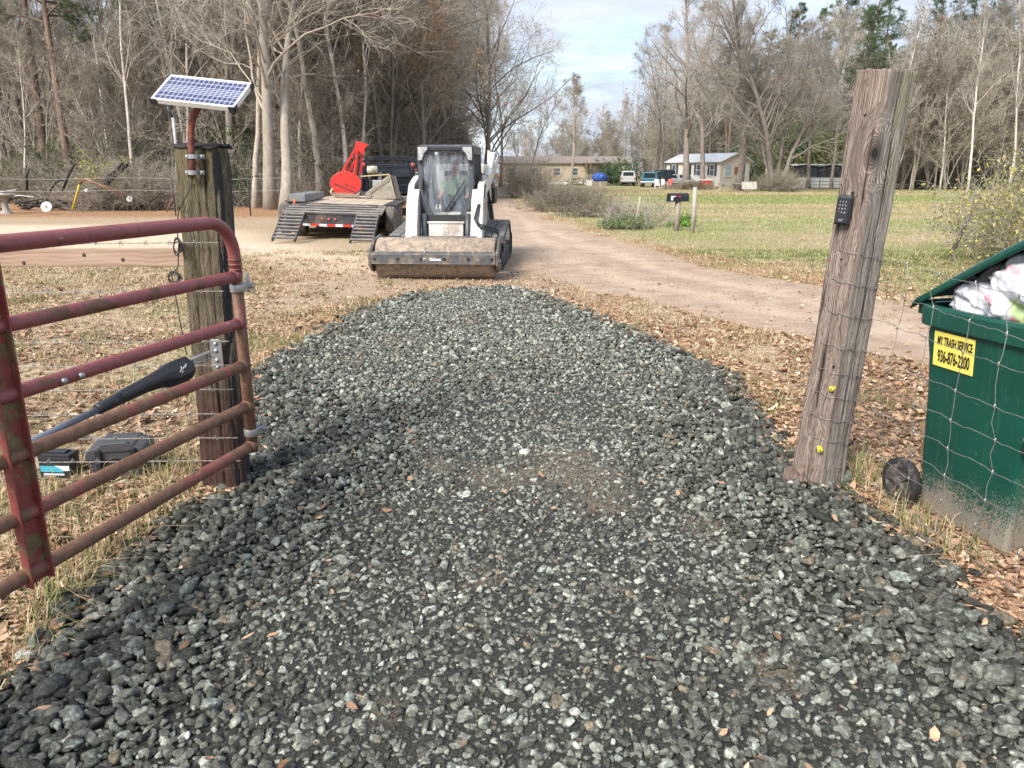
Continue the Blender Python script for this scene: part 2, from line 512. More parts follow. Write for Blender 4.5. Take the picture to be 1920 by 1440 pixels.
def fines_material():
    m, nt, b = newmat("gravel_fines")
    v = coords(nt)
    f = nz(nt, v, 95, 6, 0.8); g = nz(nt, v, 9, 5, 0.6); k = nz(nt, v, 260, 3, 0.7)
    a = attr(nt, "tint")
    sp = nt.nodes.new("ShaderNodeSeparateColor"); nt.links.new(a.outputs['Color'], sp.inputs[0])
    c = ramp(nt, f, [(0.28, (0.016, 0.0165, 0.0145)), (0.48, (0.038, 0.040, 0.035)), (0.60, (0.095, 0.097, 0.083)), (0.72, (0.24, 0.24, 0.21))])
    c = mixn(nt, ramp(nt, g, [(0.56, 0.0), (0.68, 0.45)]), c, (0.085, 0.082, 0.066))
    c = mixn(nt, ramp(nt, k, [(0.64, 0.0), (0.70, 0.75)]), c, (0.36, 0.36, 0.32))
    # sandy silt showing through in patches
    c = mixn(nt, mathn(nt, 'MULTIPLY', sp.outputs['Green'], ramp(nt, f, [(0.40, 0.0), (0.55, 0.9)])), c, (0.36, 0.27, 0.185))
    nt.links.new(c, b.inputs['Base Color']); b.inputs['Roughness'].default_value = 0.85; b.inputs['Specular IOR Level'].default_value = 0.3
    bump(nt, b, mixn(nt, 0.4, f, k), 1.0, 0.02)
    return m
def silt(x, y):
    s = 0
    for (px, py, r) in [(1445, 1275, .13), (1060, 880, .28), (930, 905, .22), (1130, 950, .22), (640, 690, .4), (560, 770, .3), (1015, 895, .2), (905, 1100, .1), (735, 1350, .07), (830, 880, .14),
                        (1010, 580, .5), (760, 640, .4), (1555, 965, .1), (890, 600, .5), (1090, 905, .3), (1330, 1000, .12)]:
        wx, wy = G(px, py)
        s = np.maximum(s, sstep(1.3, 0.3, np.hypot(x - wx, (y - wy)) / r + 0.8 * (fbm(x * 9, y * 9, 231, 3) - 0.5)))
    return s
bx, by = BX.ravel()[used], BY.ravel()[used]
slt = silt(bx, by)
bed = mesh_np("gravel_driveway", np.stack([bx, by, BZ[used]], 1), remap[Fb], fines_material(), smooth=True,
              colors=np.stack([cp[used], np.maximum(slt * 0.75, 0.8 * sstep(0.9, 0.0, poly_sd(bx, by, GP)) * sstep(6.5, 9, by)), 0 * slt], 1))
tag(bed, kind="structure")

# stone shapes
def ico(sub):
    t = (1 + 5 ** 0.5) / 2
    V = [(-1, t, 0), (1, t, 0), (-1, -t, 0), (1, -t, 0), (0, -1, t), (0, 1, t), (0, -1, -t), (0, 1, -t), (t, 0, -1), (t, 0, 1), (-t, 0, -1), (-t, 0, 1)]
    F = [(0, 11, 5), (0, 5, 1), (0, 1, 7), (0, 7, 10), (0, 10, 11), (1, 5, 9), (5, 11, 4), (11, 10, 2), (10, 7, 6), (7, 1, 8),
         (3, 9, 4), (3, 4, 2), (3, 2, 6), (3, 6, 8), (3, 8, 9), (4, 9, 5), (2, 4, 11), (6, 2, 10), (8, 6, 7), (9, 8, 1)]
    V = [np.array(v) / np.linalg.norm(v) for v in V]
    for _ in range(sub):
        mid = {}; F2 = []
        def m(a, b):
            k = (min(a, b), max(a, b))
            if k not in mid:
                p = V[a] + V[b]; V.append(p / np.linalg.norm(p)); mid[k] = len(V) - 1
            return mid[k]
        for a, b, c in F:
            ab, bc, ca = m(a, b), m(b, c), m(c, a)
            F2 += [(a, ab, ca), (b, bc, ab), (c, ca, bc), (ab, bc, ca)]
        F = F2
    return np.array(V), np.array(F)
def stone_protos(sub, n, seed):
    V0, F0 = ico(sub); out = []
    r = np.random.default_rng(seed)
    for i in range(n):
        V = V0.copy()
        for k in range(r.integers(9, 14)):       # broken and worn faces
            d = r.normal(size=3); d /= np.linalg.norm(d); h = r.uniform(0.45, 0.80)
            s = V @ d
            over = np.maximum(0, s - h)
            V = V - np.outer(over * r.uniform(0.75, 1.0), d)
        V = V * r.uniform(0.72, 1.0, 3)
        V = V * (1 + 0.05 * r.normal(size=(len(V), 1)))
        out.append(V)
    return out, F0
def rot_mats(r, n, tilt=0.5):
    a = r.uniform(0, 2 * np.pi, n); b = r.normal(0, tilt, n); c = r.normal(0, tilt, n)
    ca, sa_, cb, sb, cc, sc_ = np.cos(a), np.sin(a), np.cos(b), np.sin(b), np.cos(c), np.sin(c)
    Rz = np.zeros((n, 3, 3)); Rz[:, 0, 0] = ca; Rz[:, 0, 1] = -sa_; Rz[:, 1, 0] = sa_; Rz[:, 1, 1] = ca; Rz[:, 2, 2] = 1
    Rx = np.zeros((n, 3, 3)); Rx[:, 0, 0] = 1; Rx[:, 1, 1] = cb; Rx[:, 1, 2] = -sb; Rx[:, 2, 1] = sb; Rx[:, 2, 2] = cb
    Ry = np.zeros((n, 3, 3)); Ry[:, 1, 1] = 1; Ry[:, 0, 0] = cc; Ry[:, 0, 2] = sc_; Ry[:, 2, 0] = -sc_; Ry[:, 2, 2] = cc
    return Rz @ Ry @ Rx
def scatter(P, S, R, C, protos, F0, r):
    n = len(P); k = len(protos[0]); which = r.integers(0, len(protos), n)
    T = np.stack(protos)[which]                       # n,k,3
    T = T * S[:, None, :]
    T = np.einsum('nij,nkj->nki', R, T) + P[:, None, :]
    Fs = (F0[None] + (np.arange(n) * k)[:, None, None]).reshape(-1, F0.shape[1])
    Cs = np.repeat(C, k, axis=0)
    return T.reshape(-1, 3), Fs, Cs
def jgrid(r, x0, x1, y0, y1, s):
    gx = np.arange(x0, x1, s); gy = np.arange(y0, y1, s)
    A, B = np.meshgrid(gx, gy); A = A.ravel() + r.uniform(-.5, .5, A.size) * s; B = B.ravel() + r.uniform(-.5, .5, B.size) * s
    return A, B
def stone_colors(r, n, loose):
    base = np.array([0.048, 0.049, 0.040])
    t = r.random(n)
    C = base[None] * r.uniform(0.5, 1.9, n)[:, None]
    m1 = t > 0.46; C[m1] = np.array([0.112, 0.117, 0.097]) * r.uniform(0.6, 1.3, m1.sum())[:, None]
    m2 = t > 0.74; C[m2] = np.array([0.190, 0.200, 0.168]) * r.uniform(0.7, 1.25, m2.sum())[:, None]
    m3 = t > 0.945; C[m3] = np.array([0.195, 0.215, 0.185]) * r.uniform(0.8, 1.25, m3.sum())[:, None]
    m4 = t > 0.988; C[m4] = np.array([0.33, 0.33, 0.29]) * r.uniform(0.8, 1.2, m4.sum())[:, None]
    m5 = (t > 0.80) & (t < 0.83); C[m5] = np.array([0.14, 0.115, 0.08])
    return C
def visible(x, y, pad=0.25):
    return (np.abs(x) < 0.70 * (y * CP + EYE * SP) + pad) & (y > 1.15)
def stone_material():
    m, nt, b = newmat("dark_stone")
    a = attr(nt, "tint"); v = coords(nt)
    f = nz(nt, v, 55, 6, 0.7); k = nz(nt, v, 170, 4, 0.7)
    c = mixn(nt, 1.0, a.outputs['Color'], ramp(nt, f, [(0.32, 0.42), (0.5, 0.95), (0.66, 2.3)]), 'MULTIPLY')
    c = mixn(nt, ramp(nt, k, [(0.58, 0.0), (0.68, 0.7)]), c, (0.29, 0.285, 0.24))
    nt.links.new(c, b.inputs['Base Color'])
    b.inputs['Roughness'].default_value = 0.72; b.inputs['Specular IOR Level'].default_value = 0.35
    bump(nt, b, mixn(nt, 0.5, f, k), 0.7, 0.012)
    return m
r = np.random.default_rng(5)
parts = []
pr2, F2_ = stone_protos(2, 14, 11); pr1, F1_ = stone_protos(1, 14, 12)
def layer(step, size, seed, lift, dens, tilt=0.45, flat=(0.42, 0.75), y0=-1.2, y1=11.4, sub2y=3.0):
    r = np.random.default_rng(seed)
    x, y = jgrid(r, -3.4, 3.8, y0, y1, step)
    sd = gravel_sd(x, y)
    thin = 1 - (1 - sstep(0.0, 0.8, sd + 0.25 * (fbm(x * 4, y * 4, 95, 2) - 0.5))) * sstep(5.0, 8.5, y) * 0.9
    ok = (sd > -0.05) & visible(x, y) & (r.random(len(x)) < dens(x, y, sd) * thin)
    x, y, sd = x[ok], y[ok], sd[ok]; n = len(x)
    cpt = compact(x, y, sd)
    s = size * np.exp(r.normal(0, 0.26, n)) * (1 - 0.16 * cpt) * (1 + 0.25 * (1 - sstep(0.1, 0.6, sd)))
    S = np.stack([s, s * r.uniform(0.62, 0.95, n), s * r.uniform(flat[0], flat[1], n)], 1)
    z = bed_h(x, y, sd) + S[:, 2] * lift(cpt, r, n)
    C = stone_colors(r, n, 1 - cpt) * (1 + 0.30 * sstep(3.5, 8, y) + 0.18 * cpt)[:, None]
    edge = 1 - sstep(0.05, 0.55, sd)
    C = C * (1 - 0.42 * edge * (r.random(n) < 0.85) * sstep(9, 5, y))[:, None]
    P = np.stack([x, y, z], 1); R = rot_mats(r, n, tilt)
    nearm = y < sub2y
    for msk, pr, FF in ((nearm, pr2, F2_), (~nearm, pr1, F1_)):
        if msk.sum(): parts.append(scatter(P[msk], S[msk], R[msk], C[msk], pr, FF, r))
layer(0.034, 0.0235, 21, lambda c, r, n: 0.28 - 0.42 * c + r.normal(0, 0.2, n), lambda x, y, sd: 1.0 - 0.08 * compact(x, y, sd) - 0.5 * silt(x, y))
layer(0.047, 0.0262, 22, lambda c, r, n: 0.62 - 0.72 * c + r.normal(0, 0.2, n), lambda x, y, sd: 0.80 * (1 - compact(x, y, sd)) * sstep(-0.05, 0.1, sd) + 0.60)
layer(0.026, 0.0125, 23, lambda c, r, n: 0.15 + 0 * c, lambda x, y, sd: 0.8 * compact(x, y, sd) * (y < 5), sub2y=-5)
# big individual ones
layer(0.22, 0.041, 24, lambda c, r, n: 0.45 - 0.6 * c, lambda x, y, sd: 0.5 * (1 - 0.6 * compact(x, y, sd)) * sstep(0.0, 0.1, sd))
# strays on the leaves
rr = np.random.default_rng(77)
x = rr.uniform(-3, 3, 900); y = rr.uniform(1.3, 9, 900); sd = gravel_sd(x, y)
ok = (sd < 0) & (rr.random(900) < np.exp(sd / 0.12)) & visible(x, y)
x, y = x[ok], y[ok]; n = len(x); s = 0.032 * np.exp(rr.normal(0, 0.25, n))
S = np.stack([s, s * .8, s * .7], 1)
parts.append(scatter(np.stack([x, y, H(x, y) + s * .5], 1), S, rot_mats(rr, n), np.tile([[0.02, 0.02, 0.018]], (n, 1)), pr2, F2_, rr))
V = np.concatenate([p[0] for p in parts]); off = 0; Fl = []
for p in parts:
    Fl.append(p[1] + off); off += len(p[0])
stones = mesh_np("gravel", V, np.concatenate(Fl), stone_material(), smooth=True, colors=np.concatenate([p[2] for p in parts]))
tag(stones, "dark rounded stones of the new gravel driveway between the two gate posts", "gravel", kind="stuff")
del V, Fl, parts

# ------------------------------------------------------------------ leaves, straw and grass blades
LEAFC = np.array([[0.38, 0.235, 0.15], [0.31, 0.19, 0.12], [0.46, 0.32, 0.20], [0.56, 0.43, 0.30], [0.23, 0.125, 0.075], [0.43, 0.285, 0.185], [0.18, 0.11, 0.07]])
def leaf_mesh(P, size, r, cols, curl=0.5, tilt=0.35):
    n = len(P)
    # long oval leaf: tip, two sides front, two sides back, stem; folded along the rib
    T = np.array([[0, -1, 0], [0.42, -0.35, 0.16], [0.36, 0.4, 0.14], [0, 1, 0.05], [-0.36, 0.4, 0.14], [-0.42, -0.35, 0.16], [0, -0.35, -0.03], [0, 0.4, -0.03]], float)
    Fq = np.array([[0, 1, 6, 6], [1, 2, 7, 6], [2, 3, 7, 7], [0, 6, 5, 5], [6, 7, 4, 5], [7, 3, 4, 4]])
    Ft = np.array([[0, 1, 6], [1, 2, 7], [1, 7, 6], [2, 3, 7], [0, 6, 5], [6, 7, 4], [6, 4, 5], [7, 3, 4]])
    TT = np.repeat(T[None], n, 0)
    TT[:, :, 0] *= r.uniform(0.7, 1.25, n)[:, None]
    TT[:, :, 2] *= r.uniform(-1.0, 2.2, n)[:, None]
    TT[:, :, 2] += (curl * r.normal(0, 0.5, n))[:, None] * (T[:, 1] ** 2)[None]
    TT = TT * size[:, None, None]
    R = rot_mats(r, n, tilt)
    W = np.einsum('nij,nkj->nki', R, TT) + P[:, None, :]
    W[:, :, 2] = np.maximum(W[:, :, 2], (P[:, 2] - 0.006)[:, None])
    Fs = (Ft[None] + (np.arange(n) * 8)[:, None, None]).reshape(-1, 3)
    return W.reshape(-1, 3), Fs, np.repeat(cols, 8, axis=0)
def tint_material(name, rough=0.8, trans=0.0, var=True):
    m, nt, b = newmat(name)
    a = attr(nt, "tint")
    c = a.outputs['Color']
    if var:
        v = coords(nt); f = nz(nt, v, 60, 4, 0.6)
        c = mixn(nt, 1.0, c, ramp(nt, f, [(0.3, 0.75), (0.7, 1.25)]), 'MULTIPLY')
    nt.links.new(c, b.inputs['Base Color'])
    b.inputs['Roughness'].default_value = rough; b.inputs['Specular IOR Level'].default_value = 0.25
    return m
r = np.random.default_rng(31)
def sample_frustum(r, n, y0, y1, p=1.0):
    y = y0 + (y1 - y0) * r.random(n) ** p
    x = r.uniform(-1, 1, n) * (0.69 * (y * CP + EYE * SP) + 0.2)
    return x, y
x, y = sample_frustum(r, 260000, 1.2, 15.0, 0.9)
sd = gravel_sd(x, y); rs = road_sd(x, y)
clump = fbm(x * 1.8, y * 1.8, 301, 3)
dens = 0.30 * sstep(0.40, 0.62, clump) + 0.04
dens = dens + 0.9 * sstep(1.3, 0.1, -sd) * sstep(5.5, 3.0, y)
dens = dens + 0.9 * (x > 0.8) * sstep(2.2, 0.0, -sd) * sstep(6.0, 3.2, y) + 0.35 * (x > 0.8) * sstep(8, 4, y) * (rs < 0)
dens = np.where(rs > -0.1, 0.015, dens)
dens = np.where(sd > 0.0, 0.0022 + 0.4 * sstep(0.12, 0.0, sd) * (r.random(len(x)) < .25), dens)
dens = dens * (1 - 0.72 * sstep(6, 14, y))
ok = r.random(len(x)) < dens * 0.85
x, y, sd = x[ok], y[ok], sd[ok]
z = np.where(sd > 0, bed_h(x, y, sd) + 0.028, H(x, y) + r.uniform(0.004, 0.022, len(x)))
size = 0.0255 * np.exp(r.normal(0, 0.34, len(x))) * (1 + 0.15 * sstep(5, 10, y)); size = np.where(sd > 0.05, np.minimum(size * 0.8, 0.03), np.minimum(size, 0.05))
cols = LEAFC[r.integers(0, len(LEAFC), len(x))] * r.uniform(0.75, 1.2, len(x))[:, None]
Vl, Fl, Cl = leaf_mesh(np.stack([x, y, z], 1), size, r, cols)
lv = mesh_np("fallen_leaves", Vl, Fl, tint_material("dead_leaf"), colors=Cl)
tag(lv, "dry brown leaves littered over the ground beside the gravel", "leaves", kind="stuff")

def blades(P, h, w, r, cols, lean=0.5, bend=0.6):
    n = len(P)
    a = r.uniform(0, 2 * np.pi, n); d = np.stack([np.cos(a), np.sin(a)], 1)
    ln = np.abs(r.normal(0, lean, n)) + 0.1
    b = a + np.pi / 2; wv = np.stack([np.cos(b), np.sin(b)], 1) * w[:, None] * 0.5
    V = np.zeros((n, 5, 3))
    V[:, 0, :2] = P[:, :2] - wv; V[:, 1, :2] = P[:, :2] + wv; V[:, 0, 2] = V[:, 1, 2] = P[:, 2] - 0.003
    mx = P[:, :2] + d * (ln * h * 0.4)[:, None]; mz = P[:, 2] + h * 0.62 / np.sqrt(1 + ln ** 2 * .4)
    V[:, 2, :2] = mx - wv * .7; V[:, 3, :2] = mx + wv * .7; V[:, 2, 2] = V[:, 3, 2] = mz
    V[:, 4, :2] = P[:, :2] + d * (ln * h * (0.9 + bend * ln))[:, None]; V[:, 4, 2] = P[:, 2] + h * np.maximum(0.06, 1.0 - 0.45 * ln * ln) / np.sqrt(1 + ln ** 2 * .3)
    T = np.array([[0, 1, 3], [0, 3, 2], [2, 3, 4]])
    Fs = (T[None] + (np.arange(n) * 5)[:, None, None]).reshape(-1, 3)
    return V.reshape(-1, 3), Fs, np.repeat(cols, 5, axis=0)
STRAW = np.array([[0.44, 0.33, 0.19], [0.56, 0.45, 0.28], [0.35, 0.25, 0.14], [0.30, 0.22, 0.13], [0.50, 0.42, 0.28]])
GREEN = np.array([[0.13, 0.17, 0.045], [0.18, 0.22, 0.07], [0.10, 0.13, 0.035], [0.24, 0.25, 0.10]])
# near zone: dead turf with green tufts
x, y = sample_frustum(r, 330000, 1.25, 17.0, 0.8)
sd = gravel_sd(x, y); rs = road_sd(x, y); gz, dz, lz, sz = zones(x, y)
cl = fbm(x * 3.2, y * 3.2, 331, 3)
dens = (0.35 + 0.9 * sstep(0.45, 0.66, cl)) * (1 - 0.85 * dz) * (1 - 0.6 * sz)
dens = np.where(sd > 0.02, 0, dens); dens = np.where(rs > -0.15, 0.01, dens)
ok = r.random(len(x)) < dens * 0.62
x, y, gz, cl = x[ok], y[ok], gz[ok], cl[ok]
n = len(x)
isg = r.random(n) < (0.05 + 0.6 * gz + 0.5 * sstep(0.60, 0.72, fbm(x * 1.1, y * 1.1, 341, 3)))
cols = np.where(isg[:, None], GREEN[r.integers(0, 4, n)], STRAW[r.integers(0, 5, n)]) * r.uniform(0.7, 1.15, n)[:, None]
h = (0.030 + 0.045 * sstep(0.5, 0.7, cl) * r.random(n)) * np.exp(r.normal(0, 0.3, n))
Vb, Fb2, Cb = blades(np.stack([x, y, H(x, y)], 1), h, 0.0035 + 0.0006 * y, r, cols, lean=0.9)
gb = mesh_np("dry_grass", Vb, Fb2, tint_material("grass_blade", var=False), colors=Cb)
tag(gb, "thin straw coloured turf with a few green tufts round the gravel", "grass", kind="stuff")
# tall tufts beside posts, box and bin
tuft = []
for (px, py, rad, hh, cnt) in [(260, 1060, .30, .16, 500), (200, 1130, .25, .15, 420), (330, 1010, .22, .14, 350), (150, 1150, .2, .13, 260), (470, 915, .08, .12, 90), (330, 880, .25, .16, 260), (120, 935, .2, .12, 160),
                               (1620, 905, .12, .13, 180), (1680, 975, .16, .12, 200), (1600, 880, .12, .12, 150), (1750, 1040, .25, .09, 200), (1780, 1020, .2, .1, 150), (60, 1000, .3, .14, 240), (300, 950, .2, .13, 220),
                               (480, 650, .1, .1, 80), (500, 600, .25, .07, 100), (1640, 590, .3, .08, 100), (90, 1230, .2, .1, 150)]:
    cx_, cy_ = G(px, py); k = cnt
    a = r.uniform(0, 6.28, k); q = rad * np.sqrt(r.random(k))
    X_ = cx_ + q * np.cos(a); Y_ = cy_ + q * np.sin(a)
    g_ = r.random(k) < 0.42
    c_ = np.where(g_[:, None], GREEN[r.integers(0, 4, k)], STRAW[r.integers(0, 5, k)]) * r.uniform(0.8, 1.2, k)[:, None]
    ok = gravel_sd(X_, Y_) < 0.0
    X_, Y_, c_ = X_[ok], Y_[ok], c_[ok]
    if len(X_): tuft.append(blades(np.stack([X_, Y_, H(X_, Y_)], 1), hh * np.exp(r.normal(0, .35, len(X_))), np.full(len(X_), 0.004), r, c_, lean=0.6, bend=.8))
off = 0; Fl = []
for p in tuft: Fl.append(p[1] + off); off += len(p[0])
tf = mesh_np("grass_tufts", np.concatenate([p[0] for p in tuft]), np.concatenate(Fl), tint_material("tuft_blade", var=False), colors=np.concatenate([p[2] for p in tuft]))
tag(tf, "longer tufts of part green grass at the gravel's edge", "grass", kind="stuff")
# the meadow across the dirt road
x = r.uniform(-3, 42, 420000); y = 8 + 62 * r.random(420000) ** 1.5
gz, dz, lz, sz = zones(x, y); ls = poly_sd(x, y, lawn)
ok = (ls > -1.2) & (np.abs(x) < 0.70 * (y * CP + 0.4) + 1) & (road_sd(x, y) < -0.2) & (r.random(len(x)) < 0.75)
x, y, gz = x[ok], y[ok], gz[ok]; n = len(x)
isg = r.random(n) < gz * 0.95
cols = np.where(isg[:, None], GREEN[r.integers(0, 4, n)] * 1.45 + 0.02, STRAW[r.integers(0, 5, n)] * 1.05) * r.uniform(0.75, 1.2, n)[:, None]
h = 0.034 * np.exp(r.normal(0, 0.4, n)) * (1 + 0.015 * y)
Vb, Fb2, Cb = blades(np.stack([x, y, H(x, y)], 1), h, 0.003 + 0.00042 * y, r, cols, lean=0.7)
mg = mesh_np("meadow_grass", Vb, Fb2, bpy.data.materials["grass_blade"], colors=Cb)
tag(mg, "patchy green and straw coloured grass of the field across the dirt road", "grass", kind="stuff")
# ------------------------------------------------------------------ near object materials
def rust_paint(name, base, rustc, light=None, amt=0.5, rough=0.45):
    m, nt, b = newmat(name)
    v = coords(nt); vs = coords(nt, scale=(1, 1, 1))
    f = nz(nt, v, 5, 8, 0.65, 0.4); g = nz(nt, v, 30, 6, 0.7); k = nz(nt, v, 2.2, 5, 0.6)
    c = ramp(nt, g, [(0.3, tuple(x * .8 for x in base)), (0.7, tuple(x * 1.2 for x in base))])
    ru = ramp(nt, g, [(0.3, tuple(x * .55 for x in rustc)), (0.55, rustc), (0.75, tuple(min(1, x * 1.6) for x in rustc))])
    c = mixn(nt, ramp(nt, mixn(nt, 0.35, f, k), [(0.60 - 0.22 * amt, 0.0), (0.63 - 0.22 * amt, 1.0)]), c, ru)
    if light: c = mixn(nt, ramp(nt, nz(nt, v, 13, 8, 0.75), [(0.63, 0.0), (0.68, 0.8)]), c, light)
    nt.links.new(c, b.inputs['Base Color']); b.inputs['Roughness'].default_value = rough
    bump(nt, b, mixn(nt, 0.5, f, g), 0.35, 0.004)
    return m
M_gate = rust_paint("gate_paint", (0.22, 0.060, 0.062), (0.125, 0.058, 0.030), (0.30, 0.20, 0.13), 0.25)
M_gate_low = rust_paint("gate_rust", (0.22, 0.065, 0.055), (0.165, 0.085, 0.05), (0.32, 0.22, 0.15), 0.75, 0.6)
M_gate_moss = rust_paint("gate_moss", (0.21, 0.046, 0.038), (0.17, 0.12, 0.055), (0.38, 0.30, 0.18), 0.45, 0.65)
M_galv = simple("galvanised_steel", (0.40, 0.41, 0.42), 0.42, 0.85, 0.2, 30, 0.1)
M_wire = simple("fence_wire", (0.34, 0.33, 0.32), 0.45, 0.7, 0.25, 40, 0.1)
M_blackp = simple("black_plastic", (0.018, 0.020, 0.026), 0.42, 0, 0.2, 20, 0.12)
M_cable = simple("black_cable", (0.015, 0.015, 0.016), 0.5, 0, 0.2, 20, 0)
M_white = simple("white_print", (0.78, 0.80, 0.82), 0.5, 0, 0.05, 20, 0)
M_ink = simple("black_ink", (0.012, 0.012, 0.012), 0.6, 0, 0.05, 20, 0)

def wood_post_material(name, cols, moss=None, knot=None, dark_base=None, side_tint=None):
    m, nt, b = newmat(name)
    t = nt.nodes.new("ShaderNodeTexCoord"); v = t.outputs['Object']
    # grain runs up the post; a knot bends it
    vec = v
    if knot:
        sub = nt.nodes.new("ShaderNodeVectorMath"); sub.operation = 'SUBTRACT'; sub.inputs[1].default_value = knot[0]; nt.links.new(v, sub.inputs[0])
        sc = nt.nodes.new("ShaderNodeVectorMath"); sc.operation = 'MULTIPLY'; sc.inputs[1].default_value = (1, 1, 0.55); nt.links.new(sub.outputs[0], sc.inputs[0])
        ln = nt.nodes.new("ShaderNodeVectorMath"); ln.operation = 'LENGTH'; nt.links.new(sc.outputs[0], ln.inputs[0])
        kd = ln.outputs['Value']
        near = ramp(nt, kd, [(0.0, 1.0), (knot[1], 0.75), (knot[1] * 3.2, 0.0)], 'EASE')
    mp = nt.nodes.new("ShaderNodeMapping"); mp.inputs['Scale'].default_value = (62, 62, 2.0); nt.links.new(v, mp.inputs['Vector'])
    wob = nt.nodes.new("ShaderNodeTexNoise"); wob.inputs['Scale'].default_value = 4.5; wob.inputs['Detail'].default_value = 3; nt.links.new(v, wob.inputs['Vector'])
    add = nt.nodes.new("ShaderNodeVectorMath"); add.operation = 'MULTIPLY_ADD'; add.inputs[1].default_value = (4.0, 4.0, 0.4)
    nt.links.new(wob.outputs['Color'], add.inputs[0]); nt.links.new(mp.outputs[0], add.inputs[2])
    vec = add.outputs[0]
    if knot:
        comb = nt.nodes.new("ShaderNodeCombineXYZ"); nt.links.new(mathn(nt, 'MULTIPLY', kd, 95.0), comb.inputs[0])
        mv = nt.nodes.new("ShaderNodeMix"); mv.data_type = 'VECTOR'; nt.links.new(near, mv.inputs[0]); nt.links.new(vec, mv.inputs[4]); nt.links.new(comb.outputs[0], mv.inputs[5])
        vec = mv.outputs[1]
    g = nt.nodes.new("ShaderNodeTexNoise"); g.inputs['Scale'].default_value = 1.0; g.inputs['Detail'].default_value = 7; g.inputs['Roughness'].default_value = 0.68
    nt.links.new(vec, g.inputs['Vector']); gf = g.outputs['Fac']
    wv = nt.nodes.new("ShaderNodeTexWave"); wv.wave_type = 'BANDS'; wv.bands_direction = 'X'; wv.inputs['Scale'].default_value = 0.9; wv.inputs['Distortion'].default_value = 5.5
    wv.inputs['Detail'].default_value = 4; wv.inputs['Detail Scale'].default_value = 0.8; nt.links.new(vec, wv.inputs['Vector'])
    gg = mixn(nt, 0.22, gf, wv.outputs['Fac'])
    big = nz(nt, v, 3.0, 5, 0.6)
    c = ramp(nt, gg, [(0.27, cols[0]), (0.42, cols[1]), (0.56, cols[2]), (0.74, cols[3])])
    sx = nt.nodes.new("ShaderNodeSeparateXYZ"); nt.links.new(v, sx.inputs[0])
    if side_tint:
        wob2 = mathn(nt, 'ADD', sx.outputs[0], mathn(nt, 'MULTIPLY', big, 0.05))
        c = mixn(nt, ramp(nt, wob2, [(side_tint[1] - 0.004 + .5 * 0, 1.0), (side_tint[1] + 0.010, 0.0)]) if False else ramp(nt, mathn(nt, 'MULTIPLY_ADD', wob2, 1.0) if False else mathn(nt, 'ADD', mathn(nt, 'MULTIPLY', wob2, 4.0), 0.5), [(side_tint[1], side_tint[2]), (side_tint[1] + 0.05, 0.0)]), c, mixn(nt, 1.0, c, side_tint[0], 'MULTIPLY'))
    if moss:
        mz = mathn(nt, 'ADD', mathn(nt, 'MULTIPLY', sx.outputs[2], moss[1]), moss[2])
        mm = mathn(nt, 'MULTIPLY', ramp(nt, mixn(nt, 0.5, big, nz(nt, v, 26, 6, 0.75)), [(0.44, 0.0), (0.58, 1.0)]), mz, True)
        if len(moss) > 3: mm = mathn(nt, 'MULTIPLY', mm, ramp(nt, mathn(nt, 'ADD', mathn(nt, 'MULTIPLY', sx.outputs[0], 4.0), 0.5), [(moss[3], 0.0), (moss[3] + 0.12, 1.0)]), True)
        c = mixn(nt, mm, c, mixn(nt, 0.5, c, moss[0]))
    if dark_base:
        c = mixn(nt, ramp(nt, mathn(nt, 'ADD', sx.outputs[2], mathn(nt, 'MULTIPLY', big, 0.5)), [(dark_base[1], .9), (dark_base[1] + 0.55, 0.0)]), c, dark_base[0])
    ck = nt.nodes.new("ShaderNodeMapping"); ck.inputs['Scale'].default_value = (34, 34, .9); nt.links.new(v, ck.inputs['Vector'])
    cf = nz(nt, ck.outputs[0], 1.0, 3, .5, .3)
    c = mixn(nt, ramp(nt, cf, [(.30, .92), (.36, 0.0)]), c, (0.016, 0.012, 0.010))
    if knot:
        c = mixn(nt, ramp(nt, kd, [(knot[1] * 0.25, 0.95), (knot[1] * 1.5, 0.0)]), c, (0.012, 0.010, 0.009))
    nt.links.new(c, b.inputs['Base Color']); b.inputs['Roughness'].default_value = 0.9; b.inputs['Specular IOR Level'].default_value = 0.2
    bump(nt, b, mixn(nt, .5, gg, ramp(nt, cf, [(.28, 0.0), (.42, 1.0)])), 1.0, 0.018)
    return m

